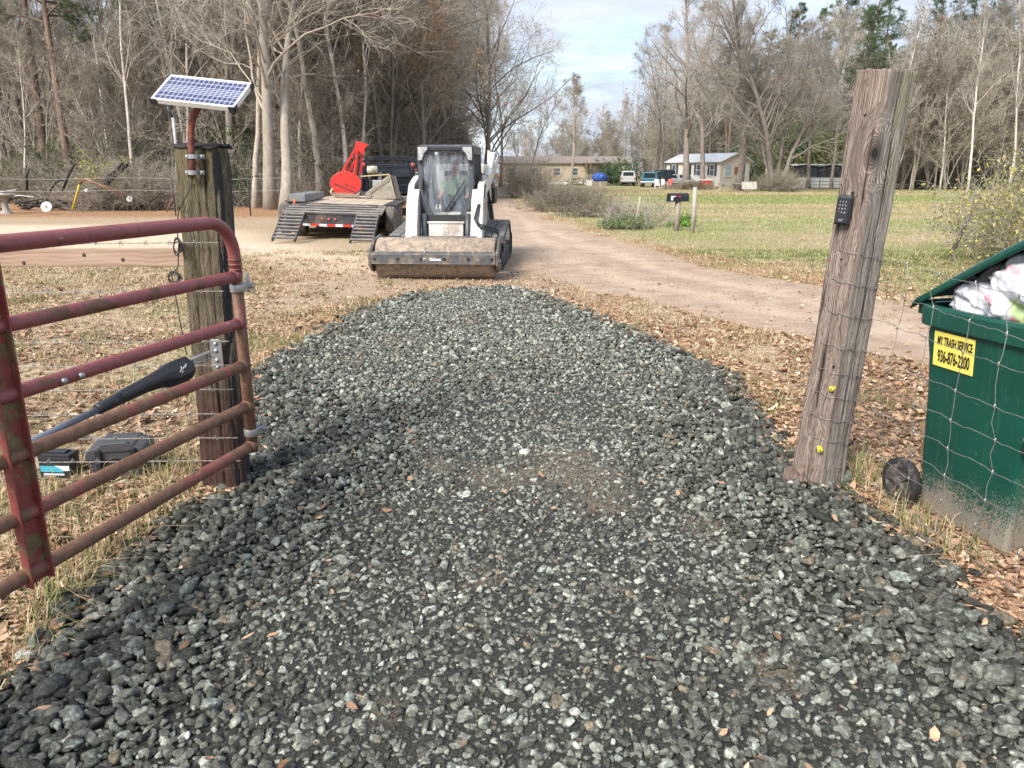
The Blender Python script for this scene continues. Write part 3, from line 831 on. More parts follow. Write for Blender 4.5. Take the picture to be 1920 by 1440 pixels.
def post_mesh(name, base, top, outline, mat, parent, seed, nz_=230, na=110, groove=0.004, flare=0.0, chew=0.0, split=None):
    """post lofted along a lean, local z up the post; outline(angle)->radius"""
    base = Vector(base); top = Vector(top); Ln = (top - base).length
    ang = np.linspace(0, 2 * np.pi, na, endpoint=False); zz = np.linspace(-0.15, Ln, nz_)
    A, Zg = np.meshgrid(ang, zz)
    R = outline(A) * np.ones_like(A)
    n1 = fbm(A * 12 + 0.6 * np.sin(Zg * 3), Zg * 1.6, seed, 4) - 0.5
    n2 = fbm(np.cos(A) * 3 + 7, Zg * 2.2 + np.sin(A) * 3, seed + 5, 4) - 0.5
    fine = fbm(A * 34, Zg * 3.5, seed + 9, 3) - 0.5
    R = R * (1 + flare * np.exp(-np.maximum(Zg, 0) / 0.12)) + groove * 2.2 * n1 + 0.014 * n2 + groove * fine * 1.6
    if chew: R = R + chew * (fbm(A * 14, Zg * 14, seed + 40, 4) - 0.5)
    crack = sstep(0.60, 0.66, fbm(A * 9, Zg * 0.8, seed + 20, 3)); R = R - crack * groove * 1.3
    if split is not None:
        R = R - 0.012 * np.exp(-((np.angle(np.exp(1j * (A - split))) ) / 0.035) ** 2) * sstep(0.1, 0.5, Zg)
    Xl = R * np.cos(A); Yl = R * np.sin(A)
    Zl = Zg + np.where(Zg > Ln - 0.02, 0.018 * (fbm(A * 5, A * 0, seed + 3, 3) - 0.5), 0)
    V = np.stack([Xl.ravel(), Yl.ravel(), Zl.ravel()], 1)
    idx = np.arange(na * nz_).reshape(nz_, na); nxt = np.roll(idx, -1, 1)
    F = np.stack([idx[:-1], nxt[:-1], nxt[1:], idx[1:]], -1).reshape(-1, 4)
    # top cap rings
    rings = [idx[-1]]; Vc = [V]; off = len(V)
    for k in (0.8, 0.5, 0.2):
        ring = V[idx[-1]] * np.array([k, k, 1.0]); ring[:, 2] += 0.006 * (fbm(ring[:, 0] * 60, ring[:, 1] * 60, seed + 77, 3) - 0.5) - 0.01 * (1 - k)
        Vc.append(ring); rings.append(np.arange(off, off + na)); off += na
    Vc.append(np.array([[0, 0, Ln - 0.01]])); c = off
    Fs = [F]
    for a_, b_ in zip(rings[:-1], rings[1:]): Fs.append(np.stack([a_, np.roll(a_, -1), np.roll(b_, -1), b_], -1))
    Fs.append(np.stack([rings[-1], np.roll(rings[-1], -1), np.full(na, c), np.full(na, c)], -1))
    V = np.concatenate(Vc)
    o = mesh_np(name, V, np.concatenate(Fs[:-1]), mat, parent, smooth=True)
    return o
def post_root(name, label, cat, base, top):
    base = Vector(base); top = Vector(top)
    q = (top - base).to_track_quat('Z', 'Y')
    t = thing(name, label, cat, base)
    ez = (top - base).normalized(); ex = (Vector((1, 0, 0)) - ez * ez.x).normalized(); ey = ez.cross(ex)
    M = Matrix((ex, ey, ez)).transposed(); t.rotation_euler = M.to_euler()
    Mw = M.to_4x4(); Mw.translation = base
    return t, Mw

# ------------------------------------------------------------------ left gate post (mossy tie, dark side to the right)
LPB = (-1.565, 3.93, Hs(-1.565, 3.93)); LPT = (-1.515, 3.93, 1.765)
M_tie = wood_post_material("mossy_tie", [(0.022, 0.018, 0.014), (0.085, 0.068, 0.048), (0.165, 0.135, 0.092), (0.26, 0.22, 0.155)],
                           moss=((0.19, 0.19, 0.06), 0.7, -0.70), dark_base=((0.075, 0.040, 0.033), 0.62))
def sq(a, hx, hy, p=7.0, rot=0.0):
    a = a - rot
    return 1.0 / ((np.abs(np.cos(a)) / hx) ** p + (np.abs(np.sin(a)) / hy) ** p) ** (1 / p)
lp, LPM = post_root("gate_post", "mossy dark timber post carrying the red gate and the solar panel", "gate post", LPB, LPT)
post_mesh("timber", LPB, LPT, lambda a: sq(a, 0.110, 0.10, 6, 0.10), M_tie, lp, 401, groove=0.006, chew=0.011, split=0.35)
LPI = LPM.inverted()
mb = MB()        # near-black sheet that paints the shade on the right side face
M_side_shade = simple("side_shade_paint", (0.016, 0.013, 0.016), 0.7, 0, 0.5, 14, 0.9, 30, 0.01)
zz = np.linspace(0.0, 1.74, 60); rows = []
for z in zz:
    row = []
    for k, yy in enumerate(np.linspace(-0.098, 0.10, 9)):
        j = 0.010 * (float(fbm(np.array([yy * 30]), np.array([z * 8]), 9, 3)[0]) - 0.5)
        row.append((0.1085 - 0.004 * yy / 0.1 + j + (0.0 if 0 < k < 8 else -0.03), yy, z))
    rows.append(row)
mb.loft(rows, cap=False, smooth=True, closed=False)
mb.build("side_shade_sheet", M_side_shade, lp)
mb = MB(); M_lid = simple("tarpaper", (0.02, 0.018, 0.016), 0.8, 0, 0.3, 20, 0.6)
ring = []
for i in range(6):
    x_ = -0.108 + 0.222 * i / 5
    ring.append([(x_, yy, 1.772 + 0.006 * math.sin(i * 2.3 + yy * 40) + (-0.015 if abs(yy) > .1 else 0)) for yy in (-0.108, -0.06, 0.0, 0.06, 0.108)])
mb.loft(ring, cap=False, smooth=True, closed=False)
o = mb.build("top_cap", M_lid, lp); sm = o.modifiers.new("s", 'SOLIDIFY'); sm.thickness = 0.006

# ------------------------------------------------------------------ red tube gate
hx, hy = G(460, 850, 0.33)
hx, hy = -1.275, 3.56
gd = Vector((-0.262, -0.965, 0)).normalized(); GR_ = math.atan2(gd.y, gd.x)
gate = thing("farm_gate", "rusty red tubular farm gate swung open towards the camera", "gate", (hx, hy, 0), GR_)
def gl(z): return z
top_z = 1.435; zs = [1.185, 0.965, 0.762, 0.560, 0.355]
Lg = 3.4
mb = MB()      # top rail bending down into the hinge upright
pts = [(Lg, 0, top_z)] + [(x, 0, top_z) for x in (2.2, 1.2, 0.5, 0.25)]
for a in range(0, 91, 10):
    a = math.radians(a); pts.append((0.16 - 0.16 * math.sin(a), 0, top_z - 0.16 + 0.16 * math.cos(a)))
pts += [(0, 0, 1.0), (0, 0, 0.7), (0, 0, 0.33)]
top_rail_pts = pts[:-3] + [(0, 0, 1.20)]
mb.tube(top_rail_pts, 0.0285, 20); mb.build("top_rail", M_gate, gate)
mb = MB(); mb.tube([(0, 0, 1.205), (0, 0, 0.8), (0, 0, 0.325)], 0.027, 18)
for k in range(4): mb.tube([(0, 0, 1.19 + k * .022), (0, 0, 1.199 + k * .022)], 0.0305, 18)
mb.build("hinge_upright", M_gate_low, gate)
for i, z in enumerate(zs):
    mb = MB()
    mb.tube([(0.005, 0, z), (0.09, 0, z), (1.6, 0, z), (Lg, 0, z)], [0.027, 0.0255, 0.0255, 0.0255], 18)
    mb.tube([(0.0, 0, z), (0.035, 0, z)], [0.034, 0.029], 18)
    mb.build("rail", M_gate if i in (0, 1) else M_gate_low, gate)
mb = MB()      # pressed channel brace
bx_ = 1.275
mb.prism([(-0.045, -0.034), (0.045, -0.034), (0.045, 0.0), (0.038, 0.0), (0.038, -0.028), (-0.038, -0.028), (-0.038, 0.0), (-0.045, 0.0)], 0.315, 1.40)
o = mb.build("brace", M_gate_moss, gate, bevel=0.002); o.location = (bx_, 0.036, 0)
mb = MB()
mb.prism([(-0.045, -0.034), (0.045, -0.034), (0.045, 0.0), (0.038, 0.0), (0.038, -0.028), (-0.038, -0.028), (-0.038, 0.0), (-0.045, 0.0)], 0.315, 1.40)
o = mb.build("brace", M_gate_moss, gate, bevel=0.002); o.location = (2.6, 0.036, 0)
for (z, s) in ((1.13, 1), (0.425, 1)):
    mb = MB(); mb.tube([(0, 0, z - .018), (0, 0, z + .018)], 0.0335, 20)
    mb.box((-0.055, 0.0, z), (0.085, 0.010, 0.034)); mb.box((-0.05, 0.028, z), (0.09, 0.006, 0.034)); mb.box((-0.05, -0.028, z), (0.09, 0.006, 0.034))
    mb.cyl((-0.06, -0.045, z), (-0.06, 0.05, z), 0.009, 6); mb.cyl((-0.085, 0, z - .03), (-0.085, 0, z + .06), 0.010, 10)
    mb.build("hinge", M_galv, gate, bevel=0.0015)
for i, xb in enumerate((0.985, 1.06)):
    mb = MB(); mb.lathe([(0.001, 0.0), (0.009, 0.002), (0.012, 0.008), (0.012, 0.012)], 14, axis='y', M=Matrix.Translation((xb, 0.018, zs[1] - .002)))
    mb.lathe([(0.012, -0.012), (0.011, -0.004), (0.006, 0.0), (0.001, 0.001)], 14, axis='y', M=Matrix.Translation((xb, 0.038, zs[1] - .002)))
    mb.build("bolt", M_galv, gate)

# ------------------------------------------------------------------ gate opener arm behind the gate
A0 = Vector(WY(352, 688, 3.62)); A1 = Vector(WY(196, 752, 3.22)); A2 = Vector(WY(150, 775, 3.1)); A3 = Vector(WY(-60, 885, 2.5))
ax_ = (A3 - A0).normalized()
opn = thing("gate_opener", "black electric gate opener arm with a grey push tube behind the gate", "gate opener", A0)
side = Vector((0.0, -1.0, 0.0)); side = (side - ax_ * side.dot(ax_)).normalized()
MO = frame_M((0, 0, 0), ax_, side.cross(ax_) * -1, None)
upv = Vector(MO.col[1][:3]); 
if upv.z < 0: MO = frame_M((0, 0, 0), ax_, -upv)
Lh = (A1 - A0).length
def sect(x, w, h, oy=0.0):      # octagon section across the arm
    c = 0.35
    p = [(w / 2, -h / 2 + c * h), (w / 2, h / 2 - c * h), (w / 2 - c * w, h / 2), (-w / 2 + c * w, h / 2), (-w / 2, h / 2 - c * h), (-w / 2, -h / 2 + c * h), (-w / 2 + c * w, -h / 2), (w / 2 - c * w, -h / 2)]
    return [MO @ Vector((x, q[1] + oy, q[0])) for q in p]
mb = MB()
mb.loft([sect(-0.015, .06, .075), sect(0.0, .085, .105), sect(0.05, .092, .122, -.004), sect(0.13, .09, .118, -.003), sect(0.20, .078, .082, .006), sect(0.30, .070, .066, .008), sect(Lh - .02, .058, .058, .006), sect(Lh, .05, .05, .004)], smooth=False)
mb.build("motor_housing", M_blackp, opn, bevel=0.005)
mb = MB(); mb.tube([MO @ Vector((x, 0.003, 0)) for x in (Lh - .02, Lh + .05, Lh + .12, Lh + .125)], [.027, .026, .024, .018], 18); mb.build("collar", M_blackp, opn)
mb = MB(); mb.tube([MO @ Vector((x, 0, 0)) for x in (Lh + .1, (A3 - A0).length)], .0145, 16); mb.build("push_tube", simple("painted_tube", (0.23, 0.26, 0.33), 0.35, 0.5, 0.1, 20, 0.05), opn)
# the silver mark on the housing: a running line drawing
def squiggle(strokes, scale, M, name, parent, r=0.0014):
    mb = MB()
    for s_ in strokes:
        mb.tube([M @ Vector((p[0] * scale, p[1] * scale, 0)) for p in s_], [r * 0.7] + [r] * (len(s_) - 2) + [r * 0.5] if len(s_) > 2 else r, 6)
    return mb.build(name, M_white, parent)
nrm = Vector(MO.col[2][:3]); fx = -Vector(MO.col[0][:3])
if nrm.y > 0: nrm = -nrm
fy = nrm.cross(fx)
LM = frame_M(MO @ Vector((0.085, 0.012, 0)) + nrm * 0.0475, fx, fy)
squiggle([[(-3, -1), (-1.5, -.4), (-.8, -1.1), (-2, -1.3), (-3, -1)], [(-.6, 1.3), (-1, 0), (-.4, -.9), (.4, 0), (.9, .6)], [(.2, -.5), (1.0, .2), (2.0, .3), (3, 1.0), (4, 1.6)], [(1.2, -.4), (2.2, -.2), (3.1, .2), (3.6, .9)], [(-2, -2.1), (0, -1.7)]], 0.0085, LM, "silver_mark", opn)
mb = MB(); mb.bar(A0 * 0 + Vector((-.01, 0, 0)), Vector((0.085, 0.10, 0.03)), 0.035, 0.006); mb.bar(Vector((-.02, 0.0, .022)), Vector((0.08, 0.10, 0.055)), 0.035, 0.006)
mb.build("pivot_bracket", M_galv, opn, bevel=0.001)
mb = MB(); pl = Vector(WY(407, 668, 3.815)) - A0
mb.prism([(-.026, -.075), (.026, -.075), (.03, -.06), (.03, .075), (.02, .088), (-.02, .088), (-.03, .075), (-.03, -.06)], -.005, .001, M=Matrix.Translation(pl) , axis='y')
for dz in (-.055, -.02, .03, .066): mb.lathe([(0.011, -.006), (0.010, -.012), (.004, -.016), (.001, -.0165)], 8, axis='y', M=Matrix.Translation(pl + Vector((0, 0, dz))))
mb.build("mounting_plate", M_galv, opn, bevel=0.001)
mb = MB(); mb.tube([(-.01, -.02, -.05), (.02, -.03, -.075), (.06, -.02, -.07), (.085, 0, -.03), (.08, .04, .02), (.075, .07, .05)], .003, 6); mb.build("wire_lead", M_cable, opn)

# ------------------------------------------------------------------ solar panel on its bent pipe
PB = Vector(WY(283, 189, 3.70)); e1 = Vector((1, -.16, -.108)).normalized(); e2 = Vector((.10, .17, .128)); e2 = (e2 - e1 * e2.dot(e1)).normalized(); e3 = e1.cross(e2)
PW, PH_, PT_ = 0.405, 0.205, 0.024
sp = thing("solar_panel", "small blue gridded solar panel tilted on a bent rusty pipe above the left post", "solar panel", tuple(Vector(LPM @ Vector((-0.05, -0.13, 1.45)))))
O = sp.location.copy()
PM = Matrix.Translation(-O) @ frame_M(PB, e1, e2)
M_alu = simple("anodised_frame", (0.72, 0.73, 0.73), 0.38, 0.35, 0.06, 12, 0.03)
mb = MB(); fw = 0.012
for c, d in (((PW / 2, fw / 2, 0), (PW, fw, PT_)), ((PW / 2, PH_ - fw / 2, 0), (PW, fw, PT_)), ((fw / 2, PH_ / 2, 0), (fw, PH_ - 2 * fw, PT_)), ((PW - fw / 2, PH_ / 2, 0), (fw, PH_ - 2 * fw, PT_))):
    mb.box(c, d, M=PM)
mb.build("panel_frame", M_alu, sp, bevel=0.0015)
def solar_material():
    m, nt, b = newmat("solar_cells")
    v = coords(nt, 'UV') if False else attr(nt, "cell").outputs['Vector']
    s = nt.nodes.new("ShaderNodeSeparateXYZ"); nt.links.new(v, s.inputs[0])
    def line(x, n, w):
        f = mathn(nt, 'FRACT', mathn(nt, 'MULTIPLY', x, n)); d = mathn(nt, 'ABSOLUTE', mathn(nt, 'SUBTRACT', f, 0.5))
        return mathn(nt, 'GREATER_THAN', d, 0.5 - w)
    g = mathn(nt, 'MAXIMUM', line(s.outputs[0], 16, 0.045), s.outputs[2])
    cn = nz(nt, coords(nt), 60, 3, 0.6)
    c = mixn(nt, g, ramp(nt, cn, [(0.3, (0.030, 0.034, 0.085)), (0.7, (0.055, 0.06, 0.14))]), (0.55, 0.60, 0.75))
    nt.links.new(c, b.inputs['Base Color']); b.inputs['Roughness'].default_value = 0.18
    b.inputs['Coat Weight'].default_value = 0.3
    return m
nu, nv_ = 2, 61
us = np.linspace(0, 1, nu); vs_ = np.linspace(0, 1, nv_)
rowlines = [0.0, .175, .35, .425, .50, .575, .65, .825, 1.0]
Vp = []; Fp = []; Cp = []
edges = []
for rl in rowlines: edges.append(rl)
k = 0
def addq(v0, v1, isl):
    global k
    for (u, vv) in ((0, v0), (1, v0), (1, v1), (0, v1)):
        p = PM @ Vector((fw + u * (PW - 2 * fw), fw + vv * (PH_ - 2 * fw), PT_ / 2 - 0.004)); Vp.append(tuple(p)); Cp.append((u, vv, isl))
    Fp.append((k, k + 1, k + 2, k + 3)); k += 4
lw = 0.008
for i in range(len(rowlines) - 1):
    addq(max(0, rowlines[i] - (lw if i else 0)), rowlines[i] + lw, 1.0); addq(rowlines[i] + lw, rowlines[i + 1] - lw, 0.0)
addq(1 - lw, 1.0, 1.0)
cells = mesh_np("cell_sheet", Vp, Fp, solar_material(), sp)
at = cells.data.attributes.new("cell", 'FLOAT_VECTOR', 'POINT'); at.data.foreach_set("vector", np.array(Cp, np.float32).ravel())
for (u, vv) in ((0, 0), (1, 0), (0, 1), (1, 1)):
    mb = MB(); sx_ = -1 if u == 0 else 1; sy_ = -1 if vv == 0 else 1
    mb.box((u * PW - sx_ * 0.012, vv * PH_ + sy_ * .0015, -.002), (0.034, .007, PT_ + .006), M=PM); mb.box((u * PW + sx_ * .0015, vv * PH_ - sy_ * 0.010, -.002), (.007, 0.03, PT_ + .006), M=PM)
    mb.build("corner_cap", M_blackp, sp, bevel=0.0015)
mb = MB(); mb.box((PW / 2, PH_ / 2, -PT_ / 2 + .003), (PW - .01, PH_ - .01, .003), M=PM); mb.box((PW * .5, PH_ * .5, -PT_ / 2 - .008), (.10, .07, .02), M=PM)
mb.build("back_sheet", simple("back_sheet", (0.6, 0.6, 0.6), 0.6, 0, 0.05, 10, 0), sp)
cen = PM @ Vector((PW * .56, PH_ * .45, -PT_ / 2))
def q(px, py, y): return Vector(WY(px, py, y)) - O
M_rpipe = rust_paint("rusted_pipe", (0.24, 0.07, 0.035), (0.12, 0.036, 0.028), (0.36, 0.17, 0.08), 0.6, 0.7)
mb = MB(); mb.tube([cen, q(369, 205, 3.775), q(361, 225, 3.79), q(358, 245, 3.79), q(358, 270, 3.79), q(360, 300, 3.79), q(361, 331, 3.79)], 0.0155, 16); mb.build("bent_pipe", M_rpipe, sp)
for py in (293.5, 323.5):
    c0 = q(361, py, 3.79); mb = MB()
    ring = [[c0 + Vector((x, y, z)) for (x, y) in [(-.046, .028), (-.024, .024), (-.021, -.008), (-.012, -.019), (0, -.022), (.012, -.019), (.021, -.008), (.024, .024), (.046, .028)]] for z in (-.010, .010)]
    mb.loft(ring, cap=False, smooth=False, closed=False)
    for sx_ in (-.036, .036): mb.lathe([(0.009, .026), (0.009, .018), (.004, .014), (.001, .014)], 8, axis='y', M=Matrix.Translation(c0 + Vector((sx_, 0, 0))))
    o = mb.build("pipe_strap", M_galv, sp); sm = o.modifiers.new("s", 'SOLIDIFY'); sm.thickness = 0.003
ant = thing("antenna_mast", "thin grey conduit with a black aerial standing behind the left post", "antenna", tuple(LPM @ Vector((-0.122, 0.04, 1.40))))
O2 = ant.location.copy()
def q2(px, py, y): return Vector(WY(px, py, y)) - O2
mb = MB(); mb.tube([q2(332, 330, 3.97), q2(331, 280, 3.96), q2(324, 218, 3.95)], 0.007, 10); mb.build("conduit", simple("grey_conduit", (0.42, 0.43, 0.44), 0.5, 0, 0.1, 20, 0.05), ant)
mb = MB(); mb.tube([q2(324, 220, 3.945), q2(319, 214, 3.945), q2(314, 199, 3.94)], [.004, .007, .006], 8); mb.build("aerial", M_blackp, ant)
mb = MB(); mb.tube([q2(324, 218, 3.95), q2(333, 218, 3.94), q2(341, 226, 3.93), q2(343, 242, 3.92), q2(341, 258, 3.91), q2(338, 273, 3.90), q2(337, 281, 3.90)], 0.0028, 6); mb.build("lead", M_cable, ant)
# loose cables down the post
cb = thing("control_cable", "black cable running down and looped beside the left post", "cable", (0, 0, 0))
def W3(px, py, y): return Vector(WY(px, py, y))
mb = MB(); mb.tube([W3(361, 331, 3.80), W3(360, 345, 3.82), W3(352, 362, 3.80), W3(340, 385, 3.80), W3(334, 400, 3.83), W3(333, 440, 3.83), W3(335, 455, 3.83)], 0.0028, 6)
mb.tube([W3(335, 455, 3.83), W3(334, 500, 3.83), W3(322, 516, 3.83), W3(330, 560, 3.82), W3(337, 600, 3.82), W3(345, 640, 3.8), W3(350, 665, 3.78)], 0.0028, 6); mb.build("run", M_cable, cb)
for (px, py, h_, w_) in ((334, 462, 17, 5), (328, 520, 12, 9)):
    mb = MB()
    for k in range(5):
        pts = [W3(px + (w_ + k) * math.cos(t) + k * .8 - 3, py + (h_ - 1.5 * k) * math.sin(t) + 2 * math.sin(k * 2), 3.81 - 0.006 * k) for t in np.linspace(0, 6.28, 22)]
        mb.tube(pts, 0.0026, 6, cap=False)
    mb.build("cable_coil", M_cable, cb)

# ------------------------------------------------------------------ barbed wire fence and wooden rail to the left
bf = thing("barbed_wire_fence", "eight strands of barbed wire running left from the mossy post", "fence", (-1.6, 3.93, 0))
rb = random.Random(4)
M_barb = simple("barbed_wire", (0.30, 0.285, 0.27), 0.5, 0.6, 0.3, 30, 0)
for py in (455, 546, 640, 685, 730, 776, 821, 864):
    mb = MB(); yf = 3.80; z0 = ZAT(py, yf)
    for ph in (0, math.pi):
        pts = [(x, yf - 3.93 + 0.0022 * math.cos(x * 90 + ph), z0 + 0.0022 * math.sin(x * 90 + ph) - 0.012 * math.sin(math.pi * min(1, max(0, -x / 3.5)))) for x in np.linspace(0.17, -3.4, 260)]
        mb.tube(pts, 0.0013, 4, cap=False)
    x = 0.05
    while x > -3.2:
        for s_ in (-1, 1):
            mb.tube([(x, yf - 3.93, z0 + .014), (x + .004 * s_, yf - 3.93 - .006, z0), (x + .008 * s_, yf - 3.93 + .004, z0 - .014)], 0.0013, 4, cap=False)
            mb.tube([(x - .012, yf - 3.93, z0 + .004 * s_), (x + .014, yf - 3.93 - .004, z0 - .006 * s_)], 0.0013, 4, cap=False)
        x -= 0.125 + rb.uniform(-.01, .01)
    mb.build("strand", M_barb, bf)
def plank_material():
    m, nt, b = newmat("pine_plank")
    v = coords(nt, scale=(1.6, 30, 22)); d = nz(nt, coords(nt), 3, 2, 0.5)
    g = nz(nt, v, 1.0, 6, 0.6, 0.6)
    wv = nt.nodes.new("ShaderNodeTexWave"); wv.bands_direction = 'Z'; wv.inputs['Scale'].default_value = 14; wv.inputs['Distortion'].default_value = 7; wv.inputs['Detail'].default_value = 2; wv.inputs['Detail Scale'].default_value = 0.6
    nt.links.new(coords(nt, scale=(0.5, 1, 1)), wv.inputs['Vector'])
    c = ramp(nt, mixn(nt, 0.15, g, wv.outputs['Fac']), [(0.25, (0.20, 0.125, 0.085)), (0.5, (0.34, 0.24, 0.17)), (0.75, (0.42, 0.31, 0.23))])
    nt.links.new(c, b.inputs['Base Color']); b.inputs['Roughness'].default_value = 0.8
    bump(nt, b, g, 0.4, 0.004); return m
rl = thing("wooden_rail", "pale pine board rail running left from the mossy post", "rail", (-1.66, 3.95, 0))
mb = MB(); zt = ZAT(467, 3.93); zb = ZAT(500, 3.93)
mb.box((-1.95, -0.0, (zt + zb) / 2), (3.9, 0.036, zt - zb)); mb.build("board", plank_material(), rl, bevel=0.003)
for px, py in ((44, 493), (157, 478), (230, 487)):
    x_, _, z_ = WY(px, py, 3.93); mb = MB(); mb.lathe([(0.010, 0.0), (0.009, -.0015), (.004, -.003), (.001, -.003)], 12, axis='y', M=Matrix.Translation((x_ + 1.66, -0.0185, z_)))
    mb.build("knot", simple("knot_wood", (0.07, 0.04, 0.03), 0.8, 0, .3, 40, .2), rl)

# ------------------------------------------------------------------ battery box and battery on the grass
M_gp = simple("grey_box_plastic", (0.055, 0.055, 0.060), 0.5, 0, 0.15, 10, 0.15, 80, 0.002, dirt=(0.16, 0.12, 0.09), dirt_amt=0.25)
bxp = G(225, 895); bb = thing("battery_box", "dark grey plastic battery box with a humped lid on the grass", "battery box", (bxp[0], bxp[1] + .05, Hs(*bxp)), math.radians(12))
mb = MB(); mb.loft([[(sx * w, sy * d, z) for sx, sy in ((-1, -1), (1, -1), (1, 1), (-1, 1))] for (z, w, d) in ((0, .128, .085), (.135, .138, .095))], smooth=False); mb.build("box_body", M_gp, bb, bevel=.006)
mb = MB()
prof = [(-.155, .0), (-.155, .03), (-.14, .06), (-.10, .072), (-.09, .085), (.09, .085), (.10, .072), (.14, .06), (.155, .03), (.155, 0)]
mb.prism([(x, z + .13) for x, z in prof], -.108, .108, axis='y'); mb.prism([(x * .9, z + .135) for x, z in [(-.13, .04), (-.07, .095), (.07, .095), (.13, .04)]], -.116, -.08, axis='y')
mb.build("lid", M_gp, bb, bevel=.006)
for sx in (-.085, .09):
    mb = MB(); mb.box((sx, -.115, .135), (.03, .02, .12)); mb.box((sx, -.125, .10), (.022, .012, .05)); mb.build("strap_slot", simple("box_slot", (.02, .02, .022), .5), bb, bevel=.003)
bp = G(108, 897); bt = thing("battery", "small black battery with a blue and white label on the grass", "battery", (bp[0], bp[1] + .04, Hs(*bp)), math.radians(-4))
mb = MB(); mb.box((0, 0, .062), (.185, .085, .125)); mb.build("case", M_blackp, bt, bevel=.004)
mb = MB(); mb.box((0, 0, .133), (.19, .09, .018)); mb.box((0, 0, .147), (.12, .05, .012)); mb.build("case_lid", M_blackp, bt, bevel=.003)
mb = MB(); mb.box((-.02, -.0435, .055), (.13, .002, .035)); mb.build("blue_label", simple("label_blue", (.05, .36, .46), .4, 0, .05), bt)
mb = MB(); mb.prism([(.0, .075), (.085, .075), (.085, .05), (.05, .045), (.03, .06)], -.0448, -.0442, axis='y'); mb.prism([(-.07, .018), (.05, .02), (.05, .03), (-.07, .028)], -.0452, -.0442, axis='y'); mb.build("white_label", M_white, bt)
fp = WY(108, 708, 4.6); ft_ = thing("blue_plate", "pale blue metal plate lying in the turf behind the gate rails", "metal plate", (fp[0], fp[1], Hs(fp[0], fp[1])))
mb = MB(); mb.prism([(-.09, -.05), (.07, -.06), (.10, -.01), (.03, .05), (-.07, .05)], .05, .075); mb.prism([(-.02, -.01), (.02, -.01), (.02, .02), (-.02, .02)], 0, .05); mb.build("plate", simple("blue_steel", (.22, .30, .42), .4, .3, .1), ft_, bevel=.003)
mb = MB(); mb.lathe([(.008, .075), (.008, .082), (.001, .083)], 10); mb.build("bolt", M_galv, ft_)

# ------------------------------------------------------------------ right post
RPB = (1.70, 3.99, Hs(1.70, 3.99)); RPT = (1.81, 3.99, 2.115)
RLn = (Vector(RPT) - Vector(RPB)).length
rpt, RPM = post_root("fence_post", "tall weathered grey timber post with a knot, leaning right beside the bin", "fence post", RPB, RPT)
kn = RPM.inverted() @ Vector(WY(1640, 288, 3.86))
M_rp = wood_post_material("grey_timber", [(0.050, 0.040, 0.034), (0.165, 0.140, 0.122), (0.27, 0.24, 0.215), (0.42, 0.385, 0.35)],
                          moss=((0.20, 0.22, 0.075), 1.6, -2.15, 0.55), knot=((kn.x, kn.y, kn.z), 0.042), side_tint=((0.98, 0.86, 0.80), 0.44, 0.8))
def oct_(a):
    r = np.full_like(a, 10.0)
    for (d, h) in ((-3.75, .118), (-2.55, .116), (-1.25, .112), (-0.25, .122), (0.7, .118), (1.6, .115), (2.5, .118)):
        c = np.cos(a - d); r = np.minimum(r, np.where(c > 0.05, h / np.maximum(c, 0.05), 10))
    return np.minimum(r, 0.135)
post_mesh("timber", RPB, RPT, oct_, M_rp, rpt, 501, nz_=280, na=140, groove=0.0045, flare=0.10)
M_hole = simple("bolt_hole", (0.008, 0.006, 0.005), 0.9)
for (px, py) in ((1580, 361), (1601, 367), (1559, 487), (1579, 495), (1563, 688), (1601, 213)):
    p = RPM.inverted() @ Vector(WY(px, py, 3.875)); ang = math.atan2(p.y, p.x); rr_ = float(oct_(np.array([ang]))[0])
    mb = MB(); mb.lathe([(.001, 0), (.007, 0), (.008, -.006)], 10, axis='z', M=frame_M((rr_ * math.cos(ang), rr_ * math.sin(ang), p.z), (-math.sin(ang), math.cos(ang), 0), (0, 0, 1.6)))
    mb.build("bolt_hole", M_hole, rpt)
mb = MB()     # dark split hollow in the knot
ka = math.atan2(kn.y, kn.x); kr = float(oct_(np.array([ka]))[0]) + 0.001
KM = frame_M((kr * math.cos(ka), kr * math.sin(ka), kn.z), (-math.sin(ka), math.cos(ka), 0), (0, 0, 1))
mb.add([(.004 * math.cos(t) * (1 + .4 * math.sin(3 * t)) * 2.2, .021 * math.sin(t) * (1 + .25 * math.cos(5 * t)), 0.002) for t in np.linspace(0, 6.1, 18)], [tuple(range(18))], M=KM)
mb.build("knot_hollow", M_hole, rpt)
mb = MB()     # broken corner of old concrete at the foot
cr = random.Random(3)
c0 = RPM.inverted() @ Vector(WY(1503, 868, 3.86))
ring = [[(c0.x + (-.055 + .11 * i / 3) * (1 - .1 * j) + cr.uniform(-.008, .008), c0.y + (.02 if j % 2 else -.01) + cr.uniform(-.006, .006), -.04 + z + (0.04 - .03 * i if j == 3 else 0)) for i in range(4)] + [(c0.x + .05 - .11 * i / 3, c0.y + .07, -.04 + z) for i in range(4)] for j, z in enumerate((0, .04, .08, .12))]
mb.loft(ring, smooth=False); mb.build("concrete_footing", simple("footing", (0.20, 0.14, 0.115), 0.9, 0, .3, 30, .8, 60, .008), rpt)

